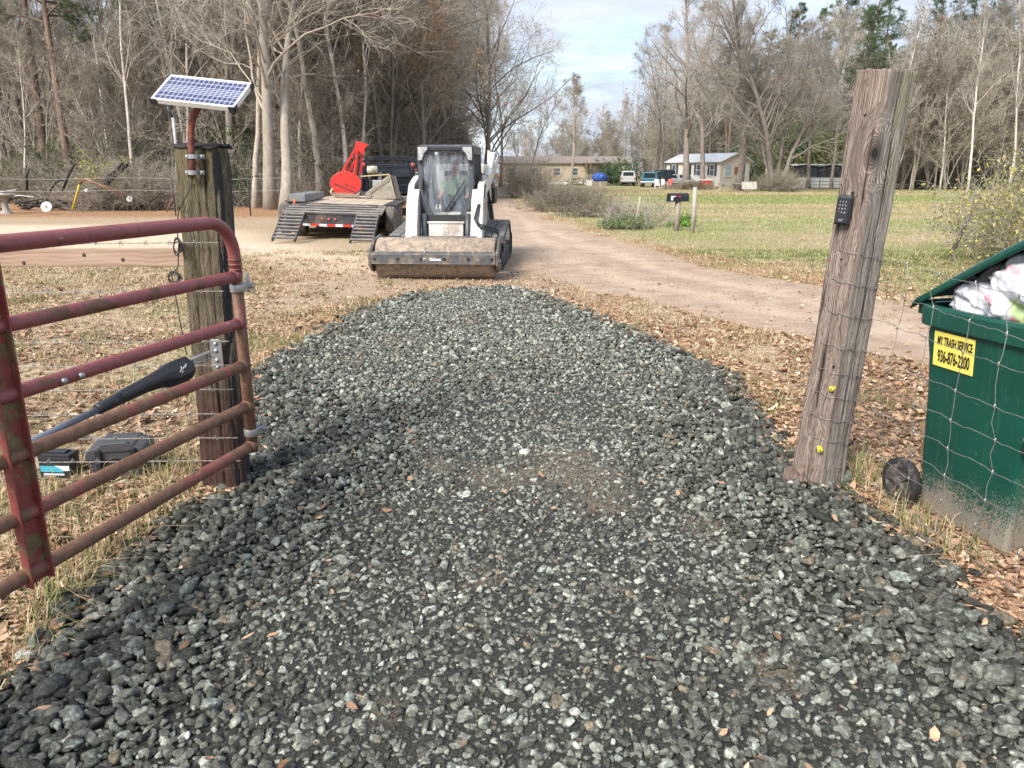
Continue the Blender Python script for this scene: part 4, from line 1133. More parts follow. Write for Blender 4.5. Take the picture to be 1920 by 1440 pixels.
kp = thing("keypad", "black gate keypad fixed to the left face of the tall grey post", "keypad", tuple(RPM @ Vector((-.122, -.070, ZAT(395, 3.87) - .0))))
kp.rotation_euler = (0, 0.05, math.radians(-42))
mb = MB()
prof = [(-.036, -.072), (.036, -.072), (.036, .060), (.028, .070), (-.028, .070), (-.036, .060)]
mb.prism([(x, z) for x, z in prof], -.022, .03, axis='y'); mb.prism([(x * .88, z * .92) for x, z in prof], -.032, -.022, axis='y'); mb.build("keypad_case", M_blackp, kp, bevel=.005)
for r_ in range(4):
    for c_ in range(3):
        text_obj("key_mark", "123456789*0#"[r_ * 3 + c_], .0095, M_white, kp, frame_M((-.014 + .014 * c_, -.0335, .040 - .017 * r_), (1, 0, 0), (0, 0, 1)), .0003)
squiggle([[(-2, -.6), (-1, .6), (-.3, -.5), (.5, .7), (1, -.2), (2.2, 1.2)], [(-1.8, -1), (1.4, -.6)]], .006, frame_M((0, -.0335, -.048), (1, 0, 0), (0, 0, 1)), "white_mark", kp, .0007)
M_yel = simple("yellow_insulator", (0.72, 0.60, 0.03), 0.4, 0, .08, 20, .05)
for i, (px, py, rz, lab) in enumerate(((1562, 728, 0.5, "upper yellow spool insulator nailed to the tall grey post"), (1537, 842, 1.1, "lower yellow round insulator nailed to the tall grey post"))):
    p = Vector(WY(px, py, 3.862)); t = thing("insulator", lab, "insulator", p, group="yellow insulators on the tall grey post"); t.rotation_euler = (0, 0, 0.2)
    mb = MB(); M_ = Matrix.Rotation(rz, 4, 'Z')
    mb.lathe([(.001, -.022), (.013, -.022), (.014, -.016), (.007, -.012), (.006, .002), (.0135, .008), (.014, .016), (.012, .022), (.001, .022)], 18, M=M_, axis='x'); mb.build("spool", M_yel, t)
    mb = MB(); mb.lathe([(.001, -.0235), (.004, -.0235), (.005, -.021)], 10, M=M_, axis='x'); mb.build("nail", M_ink, t)

# ------------------------------------------------------------------ field fence wires round the post and off to the right
ffe = thing("wire_fence", "bright wire mesh fence wrapped round the tall post in front of the bin", "fence", (1.80, 3.96, 0))
FO = Vector((1.80, 3.96, 0)); fdir = Vector((0.105, -1.0, 0)).normalized()
fz = [1.25, 1.10, .94, .77, .635, .505, .38, .265, .12]
rb = random.Random(8)
def fpt(s, z, k):
    sag = 0.045 * math.sin(min(1, s / 2.6) * math.pi) * (1.2 if z > 1.0 else 0.3)
    return FO - FO + Vector((0, 0, 0)) + fdir * s + Vector((0.006 * math.sin(s * 21 + k) + .015 * math.sin(s * 2.3 + k), 0, z - sag + 0.0045 * math.sin(s * 25.6 + k * .4) + .002 * math.sin(s * 63 + k)))
for k, z in enumerate(fz):
    mb = MB()
    if z > .2:   # round the post
        lo = (RPM @ Vector((0, 0, z / 1.0))) - FO
        pts = []
        for t in np.linspace(math.radians(200), math.radians(375), 26):
            R_ = float(oct_(np.array([t]))[0]) + .007
            tilt = .05 * math.cos(t) * -1.0 * 0.35
            pts.append((RPM @ Vector((R_ * math.cos(t), R_ * math.sin(t), z + tilt + .004 * math.sin(t * 9 + k)))) - FO)
        mb.tube(pts, 0.0016, 5, cap=False)
        e = pts[-1]
        pts = [e] + [fpt(s, z, k) for s in np.linspace(0.10, 2.9, 70)]
    else: pts = [fpt(s, z, k) for s in np.linspace(0.0, 2.9, 70)]
    mb.tube(pts, 0.0016, 5, cap=False)
    mb.build("line_wire", M_wire, ffe)
for j, s in enumerate(np.arange(0.34, 2.9, 0.245)):
    mb = MB(); pts = []
    for k, z in enumerate(fz):
        p = fpt(s + .01 * math.sin(j * 3 + k), z, k); pts.append(p)
        mb.tube([p + Vector((0, 0, .011)), p + Vector((-.003, .003, 0)), p - Vector((0, 0, .011))], 0.0034, 5)
        if k < len(fz) - 1:
            p2 = fpt(s, (z + fz[k + 1]) / 2, k); bow = (.06 if k == 0 else .012) * (1 if j % 2 else -.6)
            pts.append(p2 + Vector((0, bow, 0)))
    mb.tube(pts, 0.0015, 5, cap=False); mb.build("stay_wire", M_wire, ffe)
mb = MB(); e = (RPM @ Vector((.115, 0, 1.24))) - FO
mb.tube([e, e + Vector((.03, -.02, -.05)), e + Vector((.05, -.04, -.13)), e + Vector((.06, -.03, -.20))], .0018, 5); mb.tube([e + Vector((0, 0, -.3)), e + Vector((-.01, -.0, -.45)), e + Vector((-.04, -.02, -.6))], .0016, 5)
mb.build("loose_end", M_wire, ffe)

# ------------------------------------------------------------------ wheeled bin
BO = Vector((2.335, 3.36, Hs(2.2, 3.3))); brz = math.radians(14)
bn = thing("wheeled_bin", "dark green wheeled rubbish bin with open lid and yellow sticker behind the wire fence", "bin", BO, brz)
def bin_material():
    m, nt, b = newmat("green_bin_plastic")
    v = coords(nt); sx = nt.nodes.new("ShaderNodeSeparateXYZ"); nt.links.new(v, sx.inputs[0])
    f = nz(nt, v, 3, 5, 0.6); g = nz(nt, v, 130, 5, 0.8); h = nz(nt, coords(nt, scale=(1, 1, .4)), 7, 7, .7)
    c = ramp(nt, f, [(0.3, (0.004, 0.052, 0.036)), (0.7, (0.007, 0.075, 0.052))])
    edge = mathn(nt, 'ADD', sx.outputs[2], mathn(nt, 'MULTIPLY', h, -0.35))
    mud = ramp(nt, mathn(nt, 'ADD', mathn(nt, 'MULTIPLY', edge, 1.7), mathn(nt, 'MULTIPLY', g, 1.5)), [(0.66, 1.0), (0.82, 0.0)])
    c = mixn(nt, mathn(nt, 'MULTIPLY', mud, .85), c, (0.30, 0.24, 0.19))
    c = mixn(nt, ramp(nt, nz(nt, v, 22, 7, .75), [(0.62, 0.0), (0.70, 0.45)]), c, (0.10, 0.17, 0.14))
    c = mixn(nt, ramp(nt, nz(nt, coords(nt, scale=(1, 1, .09)), 26, 5, .7), [(0.56, 0.0), (0.70, 0.30)]), c, (0.09, 0.13, 0.105))
    c = mixn(nt, ramp(nt, nz(nt, coords(nt, scale=(.3, .3, 1.5), rot=(.6, .3, 0)), 30, 4, .6), [(0.68, 0.0), (0.71, 0.35)]), c, (0.12, 0.20, 0.17))
    nt.links.new(c, b.inputs['Base Color'])
    nt.links.new(mixn(nt, mud, (0.36,) * 3, (0.9,) * 3), b.inputs['Roughness'])
    bump(nt, b, nz(nt, v, 40, 4, .6), 0.06, 0.004); return m
M_bin = bin_material(); M_bind = simple("bin_shadow_plastic", (0.004, 0.045, 0.033), 0.5, 0, .1, 10, .05)
def rrect(w, d, r, z, n=6, cy=0.0, cx=0.0):
    pts = []
    for (sx, sy, a0) in ((1, 1, 0), (-1, 1, 90), (-1, -1, 180), (1, -1, 270)):
        for i in range(n + 1):
            a = math.radians(a0 + 90 * i / n); pts.append((cx + sx * (w - r) + r * math.cos(a), cy + sy * (d - r) + r * math.sin(a), z))
    return pts
mb = MB()
lv_ = [(0.02, .225, .255, .05, .03), (0.06, .235, .265, .055, .03), (0.30, .250, .285, .06, .025), (0.62, .265, .300, .06, .02), (0.80, .285, .330, .07, .0), (.87, .292, .345, .075, .0), (0.955, .297, .352, .08, 0)]
mb.loft([rrect(w, d, r_, z, 6, cy) for (z, w, d, r_, cy) in lv_], cap=False, smooth=True)
mb.add([p for p in rrect(.225, .255, .05, .02, 6, .03)], [tuple(range(28))])
# inner wall
mb.loft([rrect(.283, .338, .07, .96), rrect(.265, .31, .06, .70)], cap=False, smooth=True)
mb.build("bin_body", M_bin, bn)
mb = MB(); mb.loft([rrect(.300, .355, .08, .945), rrect(.322, .378, .085, .95), rrect(.325, .381, .085, 1.03), rrect(.318, .374, .08, 1.045), rrect(.288, .342, .07, 1.045), rrect(.283, .338, .07, .96)], cap=False, smooth=False)
mb.build("rim", M_bin, bn, bevel=.004)
for sx in (-.225, .225):
    mb = MB(); mb.box((sx, -.205, .20), (.045, .10, .36)); mb.build("corner_rib", M_bin, bn, bevel=.015)
mb = MB(); mb.prism([(-.17, .0), (-.11, .0), (-.11, -.03), (-.17, -.03)], .50, .64); o = mb.build("catch_pocket", M_ink, bn); o.location = (0, -.272, 0); o.scale = (1.6, .6, 1)
mb = MB(); mb.cyl((-.285, -.29, .575), (.20, -.29, .575), .011, 12); mb.build("catch_bar", simple("pale_bar", (.55, .50, .42), .5, .3, .1), bn)
mb = MB()      # lid, hinged at the back, propped up by the bags
la = math.radians(31)
def lidp(u, w, h):   # u along from hinge, w across, h above
    y = .39 - u * math.cos(la) - h * math.sin(la) * -1 * -1; z = 1.05 + u * math.sin(la) + h * math.cos(la)
    return (w, y, z)
rows = []
for u in np.linspace(-.01, .80, 14):
    t = u / .80; W_ = .305 * (1 - .10 * max(0, t - .75) / .25); row = []
    for w, h in ((-1, -.045), (-1.0, 0.0), (-.93, .022), (-.6, .045), (0, .055), (.6, .045), (.93, .022), (1, 0), (1, -.045)):
        hh = h if h <= 0 else h * (0.55 + .9 * math.sin(math.pi * min(1, max(0, t)) ** .8))
        row.append(lidp(u, w * W_, hh))
    rows.append(row)
mb.loft(rows, cap=False, smooth=True, closed=False)
fr = rows[-1]; mb.add(fr + [(p[0], p[1] + .0, p[2] - .05) for p in fr], [(i, i + 1, i + 10, i + 9) for i in range(8)])
o = mb.build("lid", M_bin, bn); sm = o.modifiers.new("s", 'SOLIDIFY'); sm.thickness = 0.010; sm.offset = -1
for sx in (-.312, .312):
    mb = MB(); mb.bar(lidp(0.0, sx, .004), lidp(.8, sx * .93, .004), .012, .016); mb.build("lid_lip", M_bin, bn, bevel=.004)
mb = MB(); mb.cyl((-.30, .40, 1.04), (.30, .40, 1.04), .014, 12)
for sx in (-.25, .25): mb.box((sx, .385, 1.02), (.05, .05, .07))
mb.build("handle", M_bin, bn, bevel=.004)
M_tyre = simple("bin_tyre", (0.022, 0.021, 0.021), 0.8, 0, .3, 30, .5, 90, .003, dirt=(.16, .13, .11), dirt_amt=.3, dscale=18)
M_hub = simple("bin_hub", (0.045, 0.042, 0.040), 0.85, 0, .5, 30, .8, 60, .006, dirt=(.24, .19, .16), dirt_amt=.5, dscale=14)
for sx in (-1, 1):
    mb = MB(); mb.lathe([(.085, -.024), (.110, -.026), (.118, -.016), (.119, .016), (.110, .026), (.085, .024)], 32, axis='x', M=Matrix.Translation((sx * .265, .37, .125)))
    w_ = mb.build("wheel", M_tyre, bn)
    mb = MB(); T_ = Matrix.Translation((sx * .265, .37, .125))
    mb.lathe([(.001, sx * .030), (.022, sx * .030), (.026, sx * .014), (.062, sx * .010), (.086, sx * .026), (.09, -sx * .02)], 28, axis='x', M=T_)
    for k in range(5):
        a = k * 2 * math.pi / 5; mb.bar(T_ @ Vector((sx * .020, .02 * math.cos(a), .02 * math.sin(a))), T_ @ Vector((sx * .022, .085 * math.cos(a), .085 * math.sin(a))), .02, .012, up=(1, 0, 0))
    mb.build("hub", M_hub, w_, bevel=.002)
mb = MB(); mb.cyl((-.25, .37, .125), (.25, .37, .125), .012, 10); mb.build("axle", M_galv, bn)
# sticker on the near side
zc = .845
def side_x(z):
    for (z0, w0, *_), (z1, w1, *_2) in zip(lv_[:-1], lv_[1:]):
        if z0 <= z <= z1: return w0 + (w1 - w0) * (z - z0) / (z1 - z0)
    return .29
p0 = Vector((-side_x(.765) - .003, 0, .765)); p1 = Vector((-side_x(.93) - .003, 0, .93)); upd = (p1 - p0).normalized()
SMt = frame_M(Vector(((p0.x + p1.x) / 2 - .002, .140, .848)), (0, -1, 0), upd)
sw, sh = .235, .165
M_sty = simple("yellow_sticker", (0.80, 0.68, 0.13), 0.45, 0, .05, 10, 0)
mb = MB(); mb.box((0, 0, 0), (sw, sh, .0015), M=SMt); stk = mb.build("sticker", M_sty, bn)
text_obj("sticker_text", "MY TRASH SERVICE", .057, M_ink, stk, SMt @ Matrix.Translation((.006, .040, .0030)), .0006, xs=.415, bold=.0010)
text_obj("sticker_text", "936-876-2200", .080, M_ink, stk, SMt @ Matrix.Translation((.004, -.034, .0030)), .0006, xs=.415, bold=.0014)
# rubbish bags heaped in the bin
def bag_material(name, c, c2, trans=0.0, ink=None):
    m, nt, b = newmat(name); v = coords(nt)
    f = nz(nt, v, 7, 4, .6, .8); w = nz(nt, coords(nt, scale=(1, 3, 1)), 16, 6, .65, 1.2)
    col = ramp(nt, mixn(nt, .5, f, w), [(.38, c2), (.55, c)])
    if ink:
        for (cc, sc, th) in ink:
            col = mixn(nt, ramp(nt, nz(nt, coords(nt, loc=(sc, 0, 0)), sc, 3, .5), [(th, 0.0), (th + .03, .75)]), col, cc)
    nt.links.new(col, b.inputs['Base Color']); b.inputs['Roughness'].default_value = .22; b.inputs['Specular IOR Level'].default_value = .6; b.inputs['Subsurface Weight'].default_value = 0.0; b.inputs['Transmission Weight'].default_value = 0.0
    bump(nt, b, mixn(nt, .5, w, f), .35, .012); return m
def bag(name, label, c, rad, mat, seed, tie=True):
    V0, F0 = ico(4); a = np.arctan2(V0[:, 1], V0[:, 0])
    n = fbm(V0[:, 0] * 2.2 + seed, V0[:, 1] * 2.2 + V0[:, 2] * 1.7, seed, 3) - .5
    n2 = np.abs(fbm(a * 2.2 + V0[:, 2] * 3.5, V0[:, 2] * 1.2 + seed, seed + 3, 2) - .5)
    n3 = np.abs(fbm(V0[:, 0] * 3 + V0[:, 2] * 6, V0[:, 1] * 3 - V0[:, 2] * 2, seed + 8, 2) - .5)
    R = 1 + .30 * n - .50 * n2 - .35 * n3
    V = V0 * R[:, None]; top = sstep(.6, 1.0, V0[:, 2]); V[:, :2] *= (1 - .65 * top)[:, None]; V[:, 2] += .25 * top
    o = mesh_np(name, V * np.array(rad), F0, mat, smooth=True); o.location = c
    return tag(o, label, "rubbish bag")
BW = lambda x, y, z: Matrix.Translation(BO) @ Matrix.Rotation(brz, 4, 'Z') @ Vector((x, y, z))
bag("rubbish_bag", "grey white translucent rubbish bag nearest the bin hinge", BW(-.11, .13, 1.07), (.19, .17, .17), bag_material("bag_grey", (.66, .66, .70), (.48, .47, .52)), 3)
bag("rubbish_bag", "white carrier bag with green and red print at the bin's near rim", BW(-.13, -.08, 1.14), (.21, .20, .22), bag_material("bag_print", (.72, .73, .77), (.52, .53, .58), ink=[((.45, .62, .20), 4.0, .55), ((.75, .22, .25), 6.0, .58)]), 7)
bag("rubbish_bag", "pinkish red rubbish bag wedged under the bin lid", BW(.08, .02, 1.12), (.16, .2, .15), bag_material("bag_pink", (.62, .38, .38), (.50, .22, .22)), 12)
bag("rubbish_bag", "crumpled white rubbish bag bulging at the bin's front end", BW(-.04, -.24, 1.12), (.24, .15, .20), bag_material("bag_white", (.70, .71, .76), (.48, .49, .55)), 17)
# ------------------------------------------------------------------ compact track loader with a roller
M_lw = simple("loader_white", (0.62, 0.62, 0.59), 0.42, 0, .10, 6, .05, dirt=(.34, .28, .21), dirt_amt=.5, dscale=2.2)
M_ldk = simple("loader_dark_frame", (0.060, 0.068, 0.080), 0.45, 0, .15, 8, .1, dirt=(.2, .17, .14), dirt_amt=.2)
M_lblk = simple("loader_black", (0.022, 0.024, 0.027), 0.55, 0, .2, 12, .1)
M_rub = simple("track_rubber", (0.035, 0.035, 0.036), 0.75, 0, .3, 20, .3, dirt=(.12, .10, .08), dirt_amt=.2, dscale=6)  # darker than the lugs: the shade between them is put into the colour
M_drum = simple("rusty_drum", (0.20, 0.165, 0.13), 0.75, 0, .6, 26, .6, 90, .006, dirt=(.38, .29, .21), dirt_amt=.75, dscale=10)
M_rfr = simple("roller_frame_steel", (0.085, 0.085, 0.088), 0.5, .2, .25, 8, .3, dirt=(.26, .2, .15), dirt_amt=.45, dscale=5)
def glass_mat(name, tint=(.8, .85, .9), alpha=0.35, dirt=.4):  # dirt: strength of pale opacity streaks that stand in for reflected haze
    m, nt, b = newmat(name)
    b.inputs['Base Color'].default_value = rgb(tint); b.inputs['Roughness'].default_value = .12
    v = coords(nt, scale=(1, 1, .12)); s = nz(nt, v, 26, 5, .7, .6)
    a = ramp(nt, s, [(.35, alpha), (.75, min(1, alpha + dirt))])
    nt.links.new(a, b.inputs['Alpha']); return m
lyaw = math.radians(-3.5)
LX, LY = -1.075, 14.55
ld = thing("track_loader", "white compact track loader with a rusty roller on its front facing the camera", "loader", (LX, LY, Hs(LX, LY)), lyaw)
M_lug = simple('track_lug_rubber', (0.15, 0.152, 0.155), 0.7, 0, .3, 20, .3, dirt=(.26, .21, .17), dirt_amt=.5, dscale=6)  # paler than the track, to set the lugs off from the painted-in shade
# tracks -------------------------------------------------------------
def track(side):
    cx = side * .79
    hw = .215
    prof = []      # closed path in y,z: front idler high, long flat foot
    def arc(cy, cz, r, a0, a1, n):
        for i in range(n): 
            a = math.radians(a0 + (a1 - a0) * i / (n - 1)); prof.append((cy + r * math.cos(a), cz + r * math.sin(a)))
    arc(-.98, .30, .26, 250, 110, 9); arc(.62, .52, .20, 100, 0, 6); arc(.98, .30, .25, 40, -70, 8)
    P = prof; n = len(P); mb = MB()
    def ins(p, d):
        cy, cz = 0.0, .36; v = Vector((p[0] - cy, p[1] - cz)); return (p[0] - v.normalized().x * d, p[1] - v.normalized().y * d)
    rings = [[(cx + sx * hw, p[0], p[1]) for p in P] for sx in (-1, 1)]
    for a, b in zip(rings[:1], rings[1:]):
        mb.add(a + b, [(i, (i + 1) % n, n + (i + 1) % n, n + i) for i in range(n)], True)
    inn = [ins(p, .05) for p in P]
    for sx in (-1, 1):
        mb.add([(cx + sx * hw, p[0], p[1]) for p in P] + [(cx + sx * hw, p[0], p[1]) for p in inn], [(i, (i + 1) % n, n + (i + 1) % n, n + i) for i in range(n)])
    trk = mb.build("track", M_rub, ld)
    # lugs
    mb = MB()
    tot = []; L_ = 0
    for i in range(n):
        a = Vector(P[i]); b = Vector(P[(i + 1) % n]); tot.append((a, b, L_)); L_ += (b - a).length
    s = 0; k = 0
    while s < L_:
        for a, b, l0 in tot:
            if l0 <= s < l0 + (b - a).length + 1e-9:
                d = (b - a).normalized(); p = a + d * (s - l0); nrm = Vector((-d.y, d.x)); 
                if nrm.dot(p - Vector((0, .36))) < 0: nrm = -nrm
                ang = math.atan2(d.y, d.x)
                for hx, dx in ((-.5, -.55), (.5, .55)):
                    off = .03 if hx < 0 else -.0
                    q = p + d * off
                    M_ = Matrix.Translation((cx + dx * hw * .9, q.x + nrm.x * .012, q.y + nrm.y * .012)) @ Matrix.Rotation(ang, 4, 'X')
                    mb.box((0, 0, 0), (hw * .88, .052, .056), M=M_)
                break
        s += .105; k += 1
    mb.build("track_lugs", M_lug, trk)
    mb = MB(); mb.prism([(p[0], p[1]) for p in [ins(p, .10) for p in P]], cx - hw * .6, cx + hw * .6, axis='x'); mb.build("undercarriage", M_ldk, ld, bevel=.01)
    for cy, cz, r in ((-.98, .30, .20), (.98, .30, .20), (.62, .52, .15), (-.55, .17, .11), (-.2, .17, .11), (.15, .17, .11), (.5, .17, .11)):
        mb = MB(); mb.lathe([(.02, -.0), (r * .5, .01), (r * .75, 0), (r, .02), (r, -.1)], 20, axis='x', M=Matrix.Translation((cx + side * .17, cy, cz)) @ Matrix.Scale(side, 4, (1, 0, 0)))
        mb.build("track_roller", M_lw if r == .15 else M_ldk, ld)
for s_ in (-1, 1): track(s_)
# body ----------------------------------------------------------------
mb = MB(); mb.prism([(-.75, .28), (-.62, .95), (1.0, .95), (1.05, 1.45), (1.45, 1.38), (1.52, .40), (1.3, .28)], -.50, .50, axis='x'); mb.build("chassis", M_lw, ld, bevel=.02)
mb = MB(); mb.box((0, -1.02, .62), (.60, .06, .34)); mb.box((0, -1.03, .80), (.64, .07, .035)); mb.build("front_panel", M_lw, ld, bevel=.008)
mb = MB(); mb.box((-.01, -1.056, .665), (.10, .004, .12)); mb.build("panel_badge", simple("badge_print", (.45, .43, .36), .5, 0, .5, 60, 0), ld)
mb = MB(); mb.box((0, -1.05, .43), (.62, .08, .06)); 
for k in range(5): mb.cyl((-.24 + .12 * k, -1.09, .46), (-.24 + .12 * k, -1.05, .46), .018, 8)
mb.build("step_bar", M_lblk, ld, bevel=.006)
mb = MB(); mb.prism([(-.36, .30), (.36, .30), (.42, .92), (-.42, .92)], -.97, -.80, axis='y'); mb.build("front_recess", M_lblk, ld)
for sx in (-1, 1):
    mb = MB(); mb.tube([(sx * .375, -1.0, .95), (sx * .375, -1.04, .62), (sx * .37, -1.10, .36)], [.045, .05, .05], 14); mb.build("tilt_cylinder", M_ldk, ld)
# cab -----------------------------------------------------------------
def cabsec(y, x0, x1, z0, z1): return [(-x0, y, z0), (x0, y, z0), (x1, y, z1), (-x1, y, z1)]
for sx in (-1, 1):   # side walls: posts, rails and bars
    mb = MB()
    mb.bar((sx * .44, -.86, .98), (sx * .445, -.84, 2.0), .055, .09, up=(0, 1, 0)); mb.bar((sx * .44, .50, 1.0), (sx * .44, .50, 2.0), .05, .08, up=(0, 1, 0))
    mb.bar((sx * .44, -.84, 1.98), (sx * .44, .50, 1.98), .05, .07); mb.bar((sx * .445, -.84, 1.18), (sx * .445, .50, 1.18), .04, .5)
    for k in range(6): mb.bar((sx * .445, -.6 + k * .2, 1.4), (sx * .445, -.6 + k * .2, 1.97), .012, .03)
    mb.build("cab_side", M_ldk, ld, bevel=.008)
mb = MB(); mb.prism([(-.90, 2.0), (-.92, 2.05), (-.80, 2.09), (.5, 2.08), (.56, 2.0)], -.47, .47, axis='x'); mb.build("cab_roof", M_ldk, ld, bevel=.02)
def door_outline(w, zt, zb, ws, inset=0.0, rc=.14):
    """rounded top, sides straight, lower part narrowing to a short sill"""
    w -= inset; zt -= inset; zb += inset; pts = []
    rc = max(.03, rc - inset)
    for i in range(7):
        a = math.radians(0 + 90 * i / 6); pts.append((w - rc + rc * math.cos(a), zt - rc + rc * math.sin(a)))
    for i in range(7):
        a = math.radians(90 + 90 * i / 6); pts.append((-w + rc + rc * math.cos(a), zt - rc + rc * math.sin(a)))
    zk = zb + .30; ws_ = ws - inset * .6
    pts += [(-w, zk + .05), (-w + .02, zk), (-ws_ - .02, zb + .01), (-ws_ + .03, zb), (ws_ - .03, zb), (ws_ + .02, zb + .01), (w - .02, zk), (w, zk + .05)]
    return pts
of = door_outline(.475, 2.06, .84, .26, 0, .09); inn = door_outline(.475, 2.06, .84, .26, .078, .20)
n = len(of); yf = -.93
def yy(z): return yf - .05 * (1.5 - z) 
mb = MB()
fo = [(x, yy(z), z) for x, z in of]; fi = [(x, yy(z), z) for x, z in inn]; bo = [(x, yy(z) + .07, z) for x, z in of]; bi = [(x, yy(z) + .07, z) for x, z in inn]
mb.add(fo + fi, [((i + 1) % n, i, n + i, n + (i + 1) % n) for i in range(n)]); mb.add(fo + bo, [(i, (i + 1) % n, n + (i + 1) % n, n + i) for i in range(n)]); mb.add(fi + bi, [((i + 1) % n, i, n + i, n + (i + 1) % n) for i in range(n)])
mb.add(bo + bi, [(i, (i + 1) % n, n + (i + 1) % n, n + i) for i in range(n)])
mb.build("door_frame", M_ldk, ld, bevel=.006)
mb = MB(); mb.add([(x * 1.005, yy(z) + .03, z) for x, z in inn], [tuple(range(n - 1, -1, -1))]); mb.add([(x * 1.005, yy(z) + .036, z) for x, z in inn], [tuple(range(n))])
mb.build("door_glass", glass_mat("cab_glass", (.46, .52, .60), .0, .30), ld)
for sx in (-1, 1):
    mb = MB(); mb.prism([(sx * .475, 2.06), (sx * .27, 2.06), (sx * .275, 1.99), (sx * .34, 1.935), (sx * .38, 1.82), (sx * .475, 1.81)][::sx], yf - .055, yf - .02, axis='y'); mb.build("lamp_housing", M_lblk, ld, bevel=.006)
    mb = MB(); mb.prism([(sx * .460, 2.045), (sx * .295, 2.045), (sx * .30, 2.000), (sx * .36, 1.945), (sx * .395, 1.835), (sx * .460, 1.828)][::sx], yf - .066, yf - .050, axis='y'); mb.build("work_lamp", simple("lamp_lens", (.36, .37, .37), .15, 0, .5, 18, .3), ld, bevel=.004)
mb = MB(); mb.prism([(-.45, 1.99), (.45, 1.99), (.45, 2.055), (-.45, 2.055)], yf - .035, yf, axis='y'); mb.build("brow", M_lblk, ld, bevel=.008)
mb = MB(); mb.tube([(-.385, yf - .03, 1.50), (-.40, yf - .07, 1.49), (-.40, yf - .075, 1.38), (-.385, yf - .03, 1.36)], .014, 8); mb.box((-.39, yf - .025, 1.43), (.045, .02, .22)); mb.build("door_handle", M_lblk, ld)
mb = MB(); mb.bar((.28, yf - .03, 1.42), (-.01, yf - .045, 1.01), .018, .018); mb.bar((.33, yf - .035, 1.50), (.0, yf - .05, .995), .012, .022); mb.box((-.005, yf - .04, 1.0), (.07, .03, .035)); mb.build("wiper", M_lblk, ld)
for z in (1.83, 1.70, 1.18, 1.06, .98):
    mb = MB(); mb.cyl((.44, yf - .045, z), (.44, yf, z), .012, 8); mb.build("door_bolt", M_galv, ld)
mb = MB(); mb.box((0, .48, 1.5), (.84, .02, .9)); mb.build("rear_glass", glass_mat("rear_glass", (.5, .55, .6), .5, .2), ld)
mb = MB(); mb.box((0, .18, 1.02), (.46, .48, .12)); mb.box((0, .38, 1.35), (.44, .10, .62), rot=(-.15, 0, 0)); mb.build("seat", M_lblk, ld, bevel=.03)
for sx in (-.27, .27):
    mb = MB(); mb.tube([(sx, -.15, 1.0), (sx, -.2, 1.12), (sx, -.22, 1.20)], [.02, .016, .024], 8); mb.build("control_lever", M_lblk, ld)
# lift arms -----------------------------------------------------------
for sx in (-1, 1):
    c = sx * .60
    mb = MB()
    prof = [(1.42, 2.02), (1.62, 1.98), (1.70, 1.80), (1.55, 1.62), (.20, 1.36), (-.55, 1.24), (-.80, 1.02), (-1.05, .42), (-1.22, .30), (-1.36, .34), (-1.34, .60), (-1.12, 1.18), (-.90, 1.44), (-.45, 1.56), (.4, 1.62)]
    mb.prism(prof, c - .055, c + .055, axis='x'); mb.build("lift_arm", M_lw, ld, bevel=.012)
    mb = MB(); prof = [(-1.37, .33), (-1.34, .62), (-1.13, 1.18), (-.95, 1.36), (-.72, 1.05), (-1.02, .40)]
    xo = [c - sx * .145, c - sx * .03]; mb.prism(prof, min(xo), max(xo), axis='x'); mb.build("arm_knee", M_lw, ld, bevel=.012)
    mb = MB(); mb.prism([(1.30, .55), (1.62, .55), (1.68, 1.85), (1.60, 2.05), (1.42, 2.05), (1.36, 1.70)], c - .10 if sx > 0 else c + .055, c - .055 if sx > 0 else c + .10, axis='x'); mb.build("rear_tower", M_lw, ld, bevel=.01)
    for cy, cz in ((1.52, 1.97), (1.45, 1.45)):
        mb = MB(); mb.cyl((c - .08, cy, cz), (c + .08, cy, cz), .045, 16); mb.build("pivot_pin", M_galv, ld)
    mb = MB(); mb.tube([(c + sx * .0, 1.2, .75), (c, .75, 1.08)], [.05, .05], 12); mb.tube([(c, .75, 1.08), (c, .3, 1.40)], [.028, .028], 10); mb.build("lift_cylinder", M_ldk, ld)
mb = MB()
for k, (dx, dz) in enumerate(((0, 0), (.035, -.03), (.02, .03))):
    mb.tube([(.50, -.95, 1.22 + dz), (.57 + dx, -1.15, 1.10), (.52 + dx, -1.3, .88), (.60 + dx, -1.38, .76 + dz), (.80 + dx, -1.35, .72 + dz), (.92, -1.30, .66 + dz), (.95, -1.38, .45)], .015, 8)
mb.tube([(.56, -.6, 1.5), (.66, -.8, 1.42), (.66, -.95, 1.22), (.56, -1.05, 1.05)], .014, 8); mb.tube([(.56, -.7, 1.62), (.70, -.72, 1.58), (.60, -.75, 1.48), (.68, -.8, 1.40)], .012, 8)
mb.build("hydraulic_hoses", M_cable, ld)
mb = MB(); mb.box((.54, -.62, 1.5), (.10, .20, .22)); mb.box((.68, .9, 1.2), (.06, .5, .3)); mb.build("hose_guard", M_lblk, ld, bevel=.02)
mb = MB(); mb.box((.62, 1.28, 1.78), (.16, .35, .16)); mb.box((0, 1.25, 1.62), (.96, .5, .34)); mb.build("engine_cover", M_lw, ld, bevel=.03)
